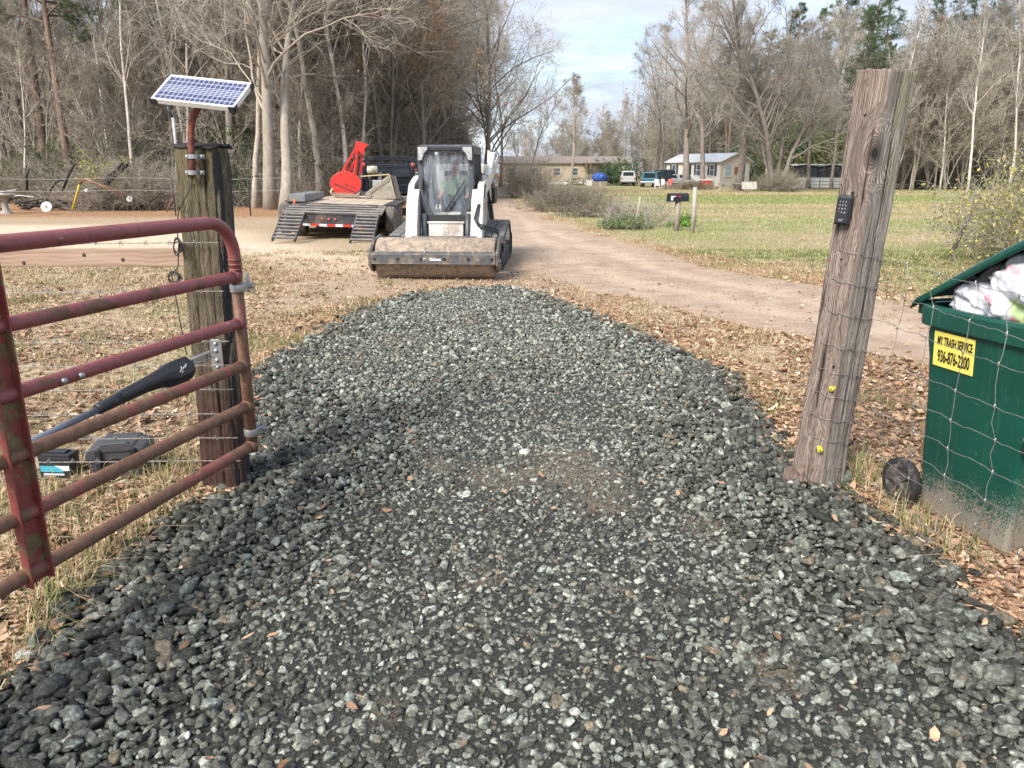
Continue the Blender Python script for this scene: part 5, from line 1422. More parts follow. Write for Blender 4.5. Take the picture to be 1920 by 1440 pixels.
# roller ----------------------------------------------------------------
RX = .015; RY = -2.16; RR = .325
mb = MB()
prof = [(.03, -.945), (RR - .02, -.945), (RR, -.925), (RR, .925), (RR - .02, .945), (.03, .945)]
mb.lathe(prof, 56, axis='x', M=Matrix.Translation((RX, RY, RR - .012))); drum = mb.build("roller_drum", M_drum, ld)
mb = MB()
mb.prism([(RY - .47, .275), (RY - .47, .415), (RY - .455, .43), (RY - .33, .45), (RY - .33, .435), (RY - .44, .405), (RY - .44, .275)], RX - .965, RX + .965, axis='x')
mb.box((RX, RY - .44, .273), (1.93, .07, .012))
fr = mb.build("roller_frame", M_rfr, ld, bevel=.004)
for k in range(6):
    mb = MB(); mb.cyl((RX - .91 + k * .364, RY - .478, .345), (RX - .91 + k * .364, RY - .46, .345), .024, 16); mb.build("frame_hole", M_ink, fr)
    mb = MB(); mb.lathe([(.014, 0), (.012, .012), (.001, .014)], 8, M=Matrix.Translation((RX - .94 + k * .376 + .05, RY - .40, .442))); mb.build("frame_bolt", M_galv, fr)
text_obj("frame_lettering", "Bobcat", .062, M_white, fr, frame_M((RX + .04, RY - .472, .342), (1, 0, 0), (0, 0, 1)), .001, bold=.0015)
squiggle([[(-2, -.6), (-1.2, .8), (-.4, .2), (.2, .9), (.8, -.4)], [(-1.6, .1), (.6, .4)]], .016, frame_M((RX - .12, RY - .473, .345), (1, 0, 0), (0, 0, 1)), "frame_emblem", fr, .004)
for sx in (-1, 1):
    xc = RX + sx * .99
    mb = MB(); mb.prism([(RY - .46, .24), (RY - .46, .42), (RY - .1, .62), (RY + .35, .66), (RY + .62, .60), (RY + .62, .30), (RY + .1, .12), (RY - .25, .12)], xc - .02, xc + .02, axis='x')
    mb.build("side_plate", M_rfr, ld, bevel=.005)
    mb = MB(); mb.cyl((xc - .04, RY, RR), (xc + sx * .06, RY, RR), .10, 20); mb.build("hub_mount", M_lblk, ld, bevel=.004)
    mb = MB(); mb.cyl((xc, RY - .3, .30), (xc + sx * .05, RY - .3, .30), .03, 10); mb.build("plate_bolt", M_galv, ld)
    mb = MB(); mb.box((xc + sx * .04, RY + .25, .45), (.05, .2, .16)); mb.build("plate_lug", M_lblk, ld, bevel=.004)
mb = MB(); mb.box((RX, RY + .62, .42), (1.96, .08, .30)); mb.box((RX, RY + .72, .42), (1.1, .10, .36)); mb.build("mount_plate", M_rfr, ld, bevel=.008)

# ------------------------------------------------------------------ people: one continuous skinned body
def skin_body(name, joints, edges, radii, mat, parent=None, root=0, sub=1):
    me = bpy.data.meshes.new(name); me.from_pydata(joints, edges, []); me.update()
    o = bpy.data.objects.new(name, me); COL.objects.link(o)
    if parent: o.parent = parent
    md = o.modifiers.new("skin", 'SKIN'); md.use_smooth_shade = True
    for i, v in enumerate(me.skin_vertices[0].data):
        r_ = radii[i]; v.radius = (r_, r_) if not hasattr(r_, '__len__') else r_; v.use_root = (i == root)
    sb = o.modifiers.new("sub", 'SUBSURF'); sb.levels = sub; sb.render_levels = sub
    me.materials.append(mat); return o
M_skin = simple("skin", (.50, .27, .20), .55, 0, .08, 12, .05)
M_vest = simple("green_shirt", (.20, .30, .12), .85, 0, .2, 14, .3)
M_jean = simple("dark_trousers", (.03, .04, .06), .85, 0, .2, 14, .3)
op = thing("person", "driver in a green shirt and dark cap sitting in the white loader's cab", "person", Matrix.Translation((LX, LY, Hs(LX, LY))) @ Matrix.Rotation(lyaw, 4, 'Z') @ Vector((.03, .12, 1.09)), lyaw)
J = [(0, .05, .06), (0, .06, .22), (0, .04, .40), (0, .02, .48), (0, .0, .56), (0, -.02, .66), (0, -.025, .735),
     (-.17, .03, .43), (-.235, -.02, .22), (-.25, -.22, .13), (-.25, -.30, .12),
     (.17, .03, .43), (.235, -.02, .22), (.25, -.22, .13), (.25, -.30, .12),
     (-.09, .03, .04), (-.14, -.40, .06), (-.13, -.52, -.28), (-.13, -.62, -.34),
     (.09, .03, .04), (.14, -.40, .06), (.13, -.52, -.28), (.13, -.62, -.34)]
E = [(0, 1), (1, 2), (2, 3), (3, 4), (4, 5), (5, 6), (2, 7), (7, 8), (8, 9), (9, 10), (2, 11), (11, 12), (12, 13), (13, 14), (0, 15), (15, 16), (16, 17), (17, 18), (0, 19), (19, 20), (20, 21), (21, 22)]
RD = [.14, .15, .155, .065, .075, .095, .07, .065, .05, .036, .03, .065, .05, .036, .03, .095, .075, .055, .045, .095, .075, .055, .045]
# five fingers a hand, curled over the lever knobs
for sx, wrist in ((-1, 10), (1, 14)):
    wx, wy, wz = J[wrist]
    for k in range(4):
        b0 = len(J); fx_ = wx + (-.03 + .02 * k)
        J += [(fx_, wy - .05, wz + .01), (fx_, wy - .085 - .005 * (k in (1, 2)), wz - .005), (fx_, wy - .09, wz - .035)]
        E += [(wrist, b0), (b0, b0 + 1), (b0 + 1, b0 + 2)]; RD += [.0095, .009, .008]
    b0 = len(J); J += [(wx - sx * .045, wy - .02, wz - .005), (wx - sx * .05, wy - .055, wz - .02)]; E += [(wrist, b0), (b0, b0 + 1)]; RD += [.011, .009]
skin_body("body", J, E, RD, M_skin, op)
def shirt():
    mb = MB()
    for (z, w, d, y) in ():
        pass
    rings = []
    for (z, w, d, y) in ((.02, .17, .13, .05), (.12, .175, .14, .055), (.25, .19, .145, .05), (.36, .205, .13, .04), (.43, .17, .10, .03), (.475, .08, .075, .02)):
        rings.append([(w * math.cos(a), y + d * math.sin(a), z) for a in np.linspace(0, 2 * math.pi, 20, endpoint=False)])
    mb.loft(rings, cap=False, smooth=True)
    for sx in (-1, 1): mb.tube([(sx * .15, .03, .42), (sx * .215, .0, .30), (sx * .24, -.03, .20)], [.082, .07, .062], 12, cap=False)
    return mb.build("shirt", M_vest, op)
shirt()
mb = MB()
for sx in (-1, 1): mb.tube([(sx * .09, .04, .045), (sx * .13, -.38, .075), (sx * .14, -.43, .05), (sx * .13, -.53, -.27)], [.11, .085, .082, .07], 12)
mb.build("trousers", M_jean, op)
hz_ = .645
mb = MB(); V0, F0 = ico(3); V = V0 * np.array([.078, .098, .115]); V[:, 0] *= 1 - .25 * sstep(-.02, -.11, V[:, 2]); V += np.array([0, -.02, hz_])
# nose, brow, chin
fr_ = sstep(-.06, -.11, V[:, 1] ); nose = np.exp(-((V[:, 0]) / .012) ** 2 - ((V[:, 2] - hz_ + .012) / .022) ** 2) * (V[:, 1] < -.08); V[:, 1] -= .022 * nose
ey_ = np.exp(-((np.abs(V[:, 0]) - .03) / .014) ** 2 - ((V[:, 2] - hz_ - .012) / .012) ** 2) * (V[:, 1] < -.06); V[:, 1] += .010 * ey_
mesh_np("head", V, F0, M_skin, op, smooth=True)
for sx in (-1, 1):
    mb = MB(); mb.lathe([(.001, -.0135), (.009, -.009), (.012, 0), (.001, .012)], 12, axis='y', M=Matrix.Translation((sx * .03, -.098, hz_ + .012))); mb.build("eye", M_white, op)
    mb = MB(); mb.lathe([(.001, -.003), (.016, -.002), (.022, .003), (.015, .008)], 10, axis='x', M=Matrix.Translation((sx * .079, -.01, hz_)) @ Matrix.Rotation(.2, 4, 'Z')); mb.build("ear", M_skin, op)
mb = MB(); mb.box((0, -.112, hz_ - .052), (.04, .012, .008)); mb.build("mouth", simple("lips", (.35, .13, .11), .5), op, bevel=.002)
mb = MB(); V1 = [(p[0] * .086, p[1] * .106 - .015, max(0, p[2]) * .105 + hz_ + .035) for p in V0]; mb.add(V1, [tuple(f) for f in F0], True); mb.prism([(-.07, -.09), (-.05, -.165), (.05, -.165), (.07, -.09)], hz_ + .036, hz_ + .044); mb.build("cap", M_ink, op)

# ------------------------------------------------------------------ flatbed trailer with ramps
M_tst = simple("trailer_steel", (0.035, 0.036, 0.040), 0.55, 0, .3, 6, .2, dirt=(.17, .12, .09), dirt_amt=.4)
M_tdeck = simple("deck_boards", (0.50, 0.40, 0.30), 0.85, 0, .3, 3, .3, 40, .006, dirt=(.22, .18, .15), dirt_amt=.5, dscale=1.2)
M_red = simple("red_paint", (0.62, 0.028, 0.022), 0.42, 0, .12, 5, .06, dirt=(.30, .10, .06), dirt_amt=.18)
M_tire = simple("tyre_rubber", (0.055, 0.050, 0.046), 0.8, 0, .3, 10, .4, dirt=(.20, .165, .13), dirt_amt=.7, dscale=4)
tyaw = math.radians(4.0)
TX, TY = XAT(619, 19.7, .7), 19.7
TO = Vector((TX, TY, Hs(TX, TY)))
tr = thing("flatbed_trailer", "black flatbed trailer with worn timber deck and two lowered ladder ramps", "trailer", TO, tyaw)
DW = 1.24; DZ = .80
tr.rotation_euler = (0, math.radians(2.0), tyaw)
TM = Matrix.Translation(TO) @ Euler((0, math.radians(2.0), tyaw)).to_matrix().to_4x4()
mb = MB()
for sx in (-1, 1):
    mb.bar((sx * 1.02, 1.5, DZ - .12), (sx * 1.02, 8.6, DZ - .12), .10, .20); mb.bar((sx * 1.02, 0.05, DZ - .27), (sx * 1.02, 1.5, DZ - .12), .10, .20)
    mb.bar((sx * (DW - .03), 1.5, DZ - .06), (sx * (DW - .03), 8.6, DZ - .06), .06, .13)
mb.build("chassis_rails", M_tst, tr)
for i in range(17):       # deck planks run along the bed
    w = 2 * (DW - .09) / 17; x = -DW + .09 + w * (i + .5)
    mb = MB(); mb.box((x, 5.1, DZ - .015), (w * .94, 7.0, .045))
    o = mb.build("deck_board", M_tdeck, tr, bevel=.004); o.delta_location = (0, 0, .002 * ((i * 7) % 3))
mb = MB(); mb.add([(-DW, 0, DZ - .16), (DW, 0, DZ - .16), (DW, 1.56, DZ + .0), (-DW, 1.56, DZ + .0), (-DW, 0, DZ - .20), (DW, 0, DZ - .20), (DW, 1.56, DZ - .05), (-DW, 1.56, DZ - .05)],
                  [(0, 1, 2, 3), (7, 6, 5, 4), (0, 4, 5, 1), (1, 5, 6, 2), (2, 6, 7, 3), (3, 7, 4, 0)])
mb.build("beavertail", simple("beavertail_boards", (0.29, 0.25, 0.21), .8, 0, .4, 3, .4, 40, .006, dirt=(.10, .095, .095), dirt_amt=.6, dscale=1.5), tr)
for k in range(4):
    mb = MB(); mb.box((0, .30 + k * .38, DZ - .125 + k * .040), (2 * DW - .05, .05, .03), rot=(.105, 0, 0)); mb.build("cleat", M_tst, tr)
mb = MB(); mb.box((0, -.03, DZ - .33), (2 * DW - .5, .06, .27)); mb.box((0, -.035, DZ - .175), (2 * DW, .08, .05)); mb.build("rear_bumper", M_tst, tr, bevel=.006)
for i, x in enumerate(np.linspace(-.80, .80, 9)):
    w = .185; mb = MB(); mb.box((x, -.063, DZ - .455), (w, .012, .055)); mb.build("reflective_tape", M_white if i % 2 else M_red, tr)
for x in (-.16, 0, .16):
    mb = MB(); mb.lathe([(.001, -.018), (.034, -.015), (.040, 0)], 18, axis='y', M=Matrix.Translation((x - .05, -.062, DZ - .31))); mb.build("tail_lamp", simple("lamp_red", (.30, .06, .05), .3, 0, .1, 20, 0), tr)
def wheel_obj(parent, c, R_, W_, side, rimc, lug=True, axis='x', name="wheel"):
    T_ = Matrix.Translation(c)
    mb = MB(); mb.lathe([(R_ * .62, -W_ * .45), (R_ * .9, -W_ * .5), (R_ * .985, -W_ * .42), (R_, -W_ * .2), (R_, W_ * .2), (R_ * .985, W_ * .42), (R_ * .9, W_ * .5), (R_ * .62, W_ * .45)], 30, axis=axis, M=T_)
    w = mb.build(name, M_tire, parent)
    mb = MB(); s = side; mb.lathe([(.001, s * W_ * .30), (R_ * .18, s * W_ * .30), (R_ * .22, s * W_ * .15), (R_ * .5, s * W_ * .10), (R_ * .58, s * W_ * .30), (R_ * .64, s * W_ * .46), (R_ * .64, -s * W_ * .3)], 24, axis=axis, M=T_)
    mb.build("rim", rimc, w); return w
M_rimw = simple("pale_rim", (.30, .28, .25), .5, .3, .2, 8, .1)
for sx in (-1, 1):
    for y in (1.25, 2.1, 2.95, 3.8):
        wheel_obj(tr, (sx * (DW + .14), y, .40), .40, .24, sx, M_rimw)
        if y in (1.25, 3.8): wheel_obj(tr, (sx * (DW - .30), y, .40), .40, .22, sx, M_rimw)
    mb = MB(); mb.prism([(1.75, DZ + .0), (1.85, DZ + .045), (4.3, DZ + .045), (4.5, DZ - .12), (4.42, DZ - .12), (4.24, DZ + .015), (1.9, DZ + .015)], sx * DW if sx > 0 else -DW - .28, DW + .28 if sx > 0 else -DW, axis='x'); mb.build("mudguard", M_tst, tr, bevel=.01)
for y in (1.25, 2.1, 2.95, 3.8):
    mb = MB(); mb.cyl((-DW, y, .40), (DW, y, .40), .06, 12); mb.build("axle", M_tst, tr)
mb = MB(); mb.box((-DW + .12, 3.0, DZ + .13), (.42, 3.0, .20)); mb.build("side_box", simple("grey_side_box", (.17, .18, .18), .7, 0, .2, 6, .2), tr, bevel=.015)
mb = MB()
for sx in (-.35, .35): mb.bar((sx, 8.5, DZ - .05), (sx, 9.4, DZ + .75), .12, .2); mb.bar((sx, 9.4, DZ + .75), (sx * .5, 11.0, DZ + .72), .12, .2)
mb.box((0, 8.6, DZ + .03), (2.3, .12, .25)); mb.build("gooseneck", M_tst, tr)
for (cx_, ) in ((-.90,), (.92,)):
    R0 = Vector((cx_, -.06, DZ - .17)); R1 = Vector((cx_ - .06, -1.12, .03)); hw = .26
    mb = MB(); 
    for sx in (-hw, hw): mb.bar(R0 + Vector((sx, 0, 0)), R1 + Vector((sx, 0, 0)), .045, .07)
    rp = mb.build("ramp", M_tst, tr, bevel=.004)
    for k in range(8):
        p = R0.lerp(R1, (k + .6) / 8.2); mb = MB(); mb.box(p + Vector((0, 0, .02)), (2 * hw, .048, .04), rot=(.6, 0, 0)); mb.build("rung", M_lug, rp)
mb = MB(); mb.box((-.60, -.07, DZ - .165), (.36, .04, .03)); mb.build("ramp_bar", M_tst, tr); mb = MB(); mb.box((.40, -.07, DZ - .18), (.36, .04, .03)); mb.build("ramp_bar", M_tst, tr)
def onT(x, y, z): return TM @ Vector((x, y, z))
mb = MB(); mb.lathe([(.03, 0), (.05, .06), (.03, .10), (.001, .10)], 10)
ml = mb.build("marker_lamp", simple("orange_lens", (.7, .16, .05), .3), tr); ml.location = (-DW + .08, 1.35, DZ + .0)

# red drum shaped cutter with its A-frame
RC = onT(-.42, 5.9, DZ + .01)
rc = thing("brush_cutter", "bright red round brush cutter head with tall A-frame mast on the trailer", "machine attachment", RC, tyaw + math.radians(4), scale=(.77, .77, .77))
mb = MB(); out = []
for a in np.linspace(0, 2 * math.pi, 44, endpoint=False):
    x = .62 * math.cos(a); z = .58 + .50 * math.sin(a)
    if z < .32: x *= 1 - .35 * (.32 - z); z = max(z, .17)
    if x > .3: x *= 1.06
    out.append((x, max(.12, z)))
mb.prism(out, -.10, .05, axis='y'); mb.build("red_shield", M_red, rc, bevel=.012)
mb = MB(); mb.prism([(-.52, .05), (.50, .02), (.62, .28), (.40, .16), (.10, .20), (-.55, .22)], -.15, .35, axis='y'); mb.build("worn_skirt", simple("worn_skirt_steel", (.27, .21, .16), .7, .2, .3, 8, .3), rc, bevel=.01)
mb = MB(); mb.add([(-.50, -.106, .55), (.40, -.106, .18), (.44, -.106, .23), (-.46, -.106, .62)], [(0, 1, 2, 3)]); mb.build("edge_line", simple("dark_seam", (.16, .02, .02), .6), rc)
text_obj("shield_lettering", "FECON", .15, simple("faded_lettering", (.17, .03, .03), .6), rc, frame_M((.17, -.108, .47), (1, 0, -.32), (.32, 0, 1)), .001, bold=.003)
mb = MB(); mb.lathe([(.02, .1), (.30, .1), (.30, .75), (.02, .75)], 24, axis='y', M=Matrix.Translation((.0, 0, .42))); mb.build("cutter_rotor", M_tst, rc)
for (a, b, w) in (((-.12, -.02, 1.02), (.52, .12, 2.05), .075), ((.40, -.06, .92), (.60, .10, 2.12), .085), ((.62, .16, .95), (.78, .2, 2.0), .07), ((.16, .1, 1.05), (.60, .15, 1.75), .06), ((.0, .1, 1.02), (.46, .14, 1.55), .045)):
    mb = MB(); mb.bar(a, b, w, w * 1.2); mb.build("mast_leg", M_red, rc, bevel=.006)
mb = MB(); mb.prism([(.46, 2.02), (.80, 1.72), (.86, 2.0), (1.06, 2.16), (.58, 2.28), (.50, 2.2)], -.02, .28, axis='y'); mb.build("mast_head", M_red, rc, bevel=.01)
mb = MB(); mb.prism([(.62, 2.285), (1.08, 2.165), (1.06, 2.15), (.8, 2.2)], -.03, .3, axis='y'); mb.build("mast_cap", M_tst, rc)
mb = MB(); mb.tube([(.05, .0, 1.15), (.2, -.03, 1.45), (.5, 0, 1.6), (.75, .0, 1.68)], .018, 6); mb.tube([(.75, .1, 1.70), (1.0, .15, 1.3), (1.35, .2, .9)], .012, 6); mb.build("hose", M_cable, rc)
# grey steel wedge bucket
WB = onT(.80, 5.7, DZ + .01)
wb = thing("steel_bucket", "muddy grey steel bucket standing as a wedge on the trailer deck", "bucket", WB, tyaw, scale=(.88, .88, .88))
M_mst = simple("muddy_steel", (.25, .225, .18), .75, .1, .25, 4, .3, dirt=(.12, .105, .085), dirt_amt=.5, dscale=3)
mb = MB()
A = [(-.66, 0, .02), (.46, -.12, .02), (.30, .0, .86), (.16, .08, .84), (-.62, .06, .26)]; B = [(p[0] + .12, p[1] + .75, p[2] * .95) for p in A]
mb.add(A + B, [(0, 1, 2, 3, 4), (9, 8, 7, 6, 5), (0, 5, 6, 1), (1, 6, 7, 2), (2, 7, 8, 3), (3, 8, 9, 4), (4, 9, 5, 0)]); mb.build("bucket_shell", M_mst, wb, bevel=.01)
mb = MB(); mb.bar((.46, -.135, .03), (.30, -.012, .86), .05, .03); mb.build("edge_bar", M_tst, wb); mb = MB(); mb.bar((-.55, -.01, .20), (.20, -.03, .74), .03, .02); mb.build("edge_seam", simple("dark_weld", (.13, .12, .10), .8), wb)
mb = MB(); mb.box((-.55, -.03, .13), (.20, .02, .18)); mb.build("wear_plate", M_mst, wb, bevel=.005)
st = thing("tie_strap", "tan ratchet strap stretched from the red cutter over the grey bucket", "strap", onT(0, 0, 0), tyaw)
mb = MB(); mb.bar((.10, 5.9, 1.50), (1.02, 5.78, 1.56), .012, .035); mb.bar((1.02, 5.78, 1.56), (1.24, 5.0, DZ + .02), .010, .035)
mb.tube([(-.80, 5.8, .90), (-.86, 5.8, 1.02), (-.80, 5.82, 1.12)], .04, 6)
mb.build("webbing", simple("strap_web", (.42, .34, .17), .8, 0, .2, 20, .1), st)
eg = thing("small_engine", "white and black tie-down motor and tank standing behind the grey bucket", "engine", onT(.45, 6.9, DZ), tyaw)
mb = MB(); mb.box((.0, 0, .35), (.42, .4, .5)); mb.build("engine_block", M_lblk, eg, bevel=.04)
mb = MB(); mb.box((.08, -.22, .42), (.34, .05, .34)); mb.build("white_cover", M_lw, eg, bevel=.02); mb = MB(); mb.lathe([(.02, -.18), (.12, -.16), (.13, 0), (.12, .16), (.02, .18)], 16, axis='x', M=Matrix.Translation((-.1, 0, .92))); mb.build("fuel_tank", simple("cream_tank", (.50, .47, .36), .5), eg)
mb = MB(); mb.tube([(-.2, 0, .9), (-.2, 0, .4)], .03, 8); mb.box((0, 0, .08), (.6, .5, .14)); mb.build("engine_stand", M_tst, eg)

# ------------------------------------------------------------------ black pickup ahead of the trailer
M_blk = simple("black_paint", (0.010, 0.012, 0.018), 0.22, 0, .15, 4, 0, dirt=(.10, .085, .07), dirt_amt=.15)
M_glassd = simple("dark_glass", (0.02, 0.028, 0.035), 0.08, 0, .1, 4, 0)
PK = Vector((XAT(730, 30.4, 1), 30.4, 0)); pyaw = tyaw + math.radians(2)
pk = thing("pickup_truck", "black pickup truck hitched in front of the trailer, seen from behind", "pickup truck", PK, pyaw)
mb = MB(); mb.prism([(0, .62), (0, 1.36), (.25, 1.44), (2.3, 1.44), (2.3, .55)], -1.02, -.86, axis='x'); mb.prism([(0, .62), (0, 1.36), (.25, 1.44), (2.3, 1.44), (2.3, .55)], .86, 1.02, axis='x'); mb.box((0, 1.2, .95), (1.8, 2.3, .08)); mb.build("bed", M_blk, pk, bevel=.03)
mb = MB(); mb.box((0, .02, 1.00), (1.76, .06, .34)); mb.build("tailgate", M_blk, pk, bevel=.02)
mb = MB(); mb.box((0, -.12, .66), (2.1, .2, .2)); mb.build("rear_bumper", simple("dull_chrome", (.25, .25, .25), .35, .7), pk, bevel=.03)
mb = MB(); sec = lambda y, w, z0, z1: [(-w, y, z0), (w, y, z0), (w, y, z1 * .6 + z0 * .4), (w - .16, y, z1), (-w + .16, y, z1), (-w, y, z1 * .6 + z0 * .4)]
mb.loft([sec(2.32, .98, .5, 1.95), sec(2.5, 1.0, .5, 2.0), sec(4.2, 1.0, .5, 2.0), sec(4.9, 1.0, .5, 1.42), sec(6.3, .98, .5, 1.36), sec(6.45, .90, .5, 1.1)], smooth=False); mb.build("cab_body", M_blk, pk, bevel=.04)
mb = MB(); mb.prism([(-.78, 1.45), (.78, 1.45), (.70, 1.88), (-.70, 1.88)], 2.27, 2.31, axis='y'); mb.build("rear_window", M_glassd, pk)
for sx in (-1, 1):
    mb = MB(); mb.prism([(2.6, 1.45), (4.3, 1.45), (4.1, 1.85), (2.65, 1.85)], sx * .99 - .02, sx * .99 + .02, axis='x'); mb.build("side_window", M_glassd, pk)
    mb = MB(); mb.tube([(sx * 1.02, 4.2, 1.5), (sx * 1.2, 4.15, 1.5)], .03, 8); mb.box((sx * 1.28, 4.12, 1.52), (.2, .1, .34)); mb.build("mirror", M_blk, pk, bevel=.03)
    for y in (1.15, 5.3): wheel_obj(pk, (sx * .90, y, .40), .40, .26, sx, M_rimw)
# headache rack and flared rear quarter with round lamps
mb = MB()
for sx in (-1, 1):
    mb.bar((sx * .93, .12, 1.40), (sx * .93, .12, 2.12), .12, .10, up=(0, 1, 0))
mb.bar((-1.0, .12, 2.14), (1.0, .12, 2.14), .10, .16); mb.bar((-.9, .12, 1.82), (.9, .12, 1.82), .05, .07); mb.bar((-1.0, .12, 2.1), (-1.0, 2.2, 2.15), .1, .14); mb.bar((1.0, .12, 2.1), (1.0, 2.2, 2.15), .1, .14)
mb.build("cargo_rack", M_blk, pk, bevel=.015)
for sx in (-1, 1):
    o_ = [(.78, .9), (1.0, .9), (1.24, 1.25), (1.20, 1.7), (1.02, 2.1), (.82, 2.16), (.80, 1.4)]
    mb = MB(); mb.prism([(sx * x, z) for x, z in o_][::sx], .0, .9, axis='y'); mb.build("rear_fender", M_blk, pk, bevel=.03)
    mb = MB(); mb.lathe([(.001, -.03), (.07, -.025), (.085, 0)], 18, axis='y', M=Matrix.Translation((sx * .93, -.01, 1.90))); mb.build("tail_lamp", bpy.data.materials["lamp_red"], pk)
    for k in range(4):
        mb = MB(); mb.box((sx * (1.04 + .02 * (k % 2)), -.012, 1.72 - .10 * k), (.10, .03, .045)); mb.build("marker_lamp", bpy.data.materials["lamp_lens"] if k else bpy.data.materials["lamp_red"], pk, bevel=.006)
# ------------------------------------------------------------------ bark, twigs, leaves
def bark_material(name, c, c2):
    m, nt, b = newmat(name); v = coords(nt, scale=(1, 1, .35)); f = nz(nt, v, 7, 6, .7)
    col = ramp(nt, f, [(.3, c2), (.65, c)])
    oi = nt.nodes.new("ShaderNodeObjectInfo")
    col = mixn(nt, 1.0, col, ramp(nt, oi.outputs['Random'], [(0, .72), (1, 1.35)]), 'MULTIPLY')
    nt.links.new(col, b.inputs['Base Color']); b.inputs['Roughness'].default_value = .9; b.inputs['Specular IOR Level'].default_value = .15
    bump(nt, b, f, .8, .03); return m
M_bark = bark_material("grey_bark", (.27, .235, .205), (.11, .095, .085))
M_barkp = bark_material("pale_bark", (.58, .53, .47), (.30, .265, .23))
M_barkd = bark_material("brown_twigs", (.43, .385, .325), (.25, .22, .18))
M_twig = bark_material("grey_twigs", (.47, .425, .37), (.28, .25, .215))
M_pinebark = bark_material("pine_bark", (.20, .15, .12), (.09, .065, .05))
def foliage_material(name, c1, c2, c3):
    m, nt, b = newmat(name); oi = nt.nodes.new("ShaderNodeObjectInfo"); g = nt.nodes.new("ShaderNodeNewGeometry")
    v = coords(nt); f = nz(nt, v, 1.1, 4, .6)
    rn = g.outputs['Random Per Island']
    col = ramp(nt, mixn(nt, .5, rn, f), [(.25, c1), (.5, c2), (.75, c3)])
    col = mixn(nt, 1.0, col, ramp(nt, oi.outputs['Random'], [(0, .8), (1, 1.25)]), 'MULTIPLY')
    nt.links.new(col, b.inputs['Base Color']); b.inputs['Roughness'].default_value = .7; b.inputs['Specular IOR Level'].default_value = .2
    tr_ = nt.nodes.new("ShaderNodeBsdfTranslucent"); nt.links.new(col, tr_.inputs[0]); ms = nt.nodes.new("ShaderNodeMixShader"); ms.inputs[0].default_value = .25
    out = [n for n in nt.nodes if n.type == 'OUTPUT_MATERIAL'][0]
    nt.links.new(b.outputs[0], ms.inputs[1]); nt.links.new(tr_.outputs[0], ms.inputs[2]); nt.links.new(ms.outputs[0], out.inputs[0])
    return m
M_pine = foliage_material("pine_needles", (.05, .09, .035), (.10, .155, .065), (.16, .22, .10))
M_rust = foliage_material("rust_leaves", (.28, .17, .09), (.39, .25, .14), (.46, .33, .19))
M_brush = foliage_material("brush_leaves", (.14, .10, .07), (.22, .165, .12), (.18, .18, .085))
M_olive = foliage_material("olive_leaves", (.09, .115, .05), (.16, .185, .085), (.25, .25, .13))
M_yel2 = foliage_material("yellow_leaves", (.16, .17, .05), (.32, .30, .09), (.52, .45, .19))
M_green2 = foliage_material("cedar_foliage", (.045, .085, .04), (.08, .14, .07), (.14, .21, .10))

def perp(D, r):
    Rn = r.normal(size=D.shape); Rn -= D * (Rn * D).sum(-1, keepdims=True); return Rn / np.linalg.norm(Rn, axis=-1, keepdims=True)
def grow_twigs(B, D, Ln, Rad, r, seg=3, wander=.25, droop=0.0, sides=3):
    """batch of tapering twigs; returns V,F and the points along them"""
    n = len(B); pts = [B]; d = D.copy()
    for i in range(seg):
        d = d + wander * r.normal(size=d.shape) + np.array([0, 0, -droop]); d /= np.linalg.norm(d, axis=1, keepdims=True)
        pts.append(pts[-1] + d * (Ln / seg)[:, None])
    P = np.stack(pts, 1)                       # n, seg+1, 3
    u = perp(D, r); w = np.cross(D, u)
    k = seg + 1; V = np.zeros((n, k * sides, 3))
    for i in range(k):
        rad = Rad * (1 - .72 * i / seg)
        for j in range(sides):
            a = 2 * math.pi * j / sides
            V[:, i * sides + j] = P[:, i] + (u * math.cos(a) + w * math.sin(a)) * rad[:, None]
    F = []
    for i in range(seg):
        for j in range(sides):
            j2 = (j + 1) % sides; F.append((i * sides + j, i * sides + j2, (i + 1) * sides + j2, (i + 1) * sides + j))
    F = np.array(F); Fs = (F[None] + (np.arange(n) * k * sides)[:, None, None]).reshape(-1, 4)
    return V.reshape(-1, 3), Fs, P
def children_of(P, r, per, ang, tlo=.25, thi=1.0, up=.15):
    """branch points and directions along the parents' polylines"""
    n, k, _ = P.shape; idx = np.repeat(np.arange(n), per); m = len(idx)
    t = (tlo + (thi - tlo) * r.random(m)) * (k - 1); i = np.minimum(t.astype(int), k - 2); f = (t - i)[:, None]
    a = P[idx, i]; b = P[idx, i + 1]; pos = a + (b - a) * f; d = b - a; d /= np.linalg.norm(d, axis=1, keepdims=True) + 1e-9
    pr = perp(d, r); an = ang * (.7 + .6 * r.random(m))[:, None]
    dd = d * np.cos(an) + pr * np.sin(an); dd[:, 2] += up; dd /= np.linalg.norm(dd, axis=1, keepdims=True)
    return pos, dd, t / (k - 1), idx
class Acc:
    def __init__(s): s.V = []; s.F = []; s.n = 0
    def add(s, V, F): s.V.append(V); s.F.append(F + s.n); s.n += len(V)
    def mesh(s, name, mat, parent, smooth=True): return mesh_np(name, np.concatenate(s.V), np.concatenate(s.F), mat, parent, smooth=smooth)
def tri2quad(F): return F
def leaf_cards(P, size, r, tilt=None):
    n = len(P); a = r.normal(size=(n, 3)); a /= np.linalg.norm(a, axis=1, keepdims=True); b = perp(a, r)
    s = size * np.exp(r.normal(0, .3, n)); A = a * s[:, None]; Bq = b * (s * .55)[:, None]
    V = np.stack([P - A, P + Bq * .9, P + A, P - Bq], 1)
    V[:, 1] += np.cross(a, b) * (s * .2)[:, None]
    F = (np.arange(4)[None] + (np.arange(n) * 4)[:, None])
    return V.reshape(-1, 3), F
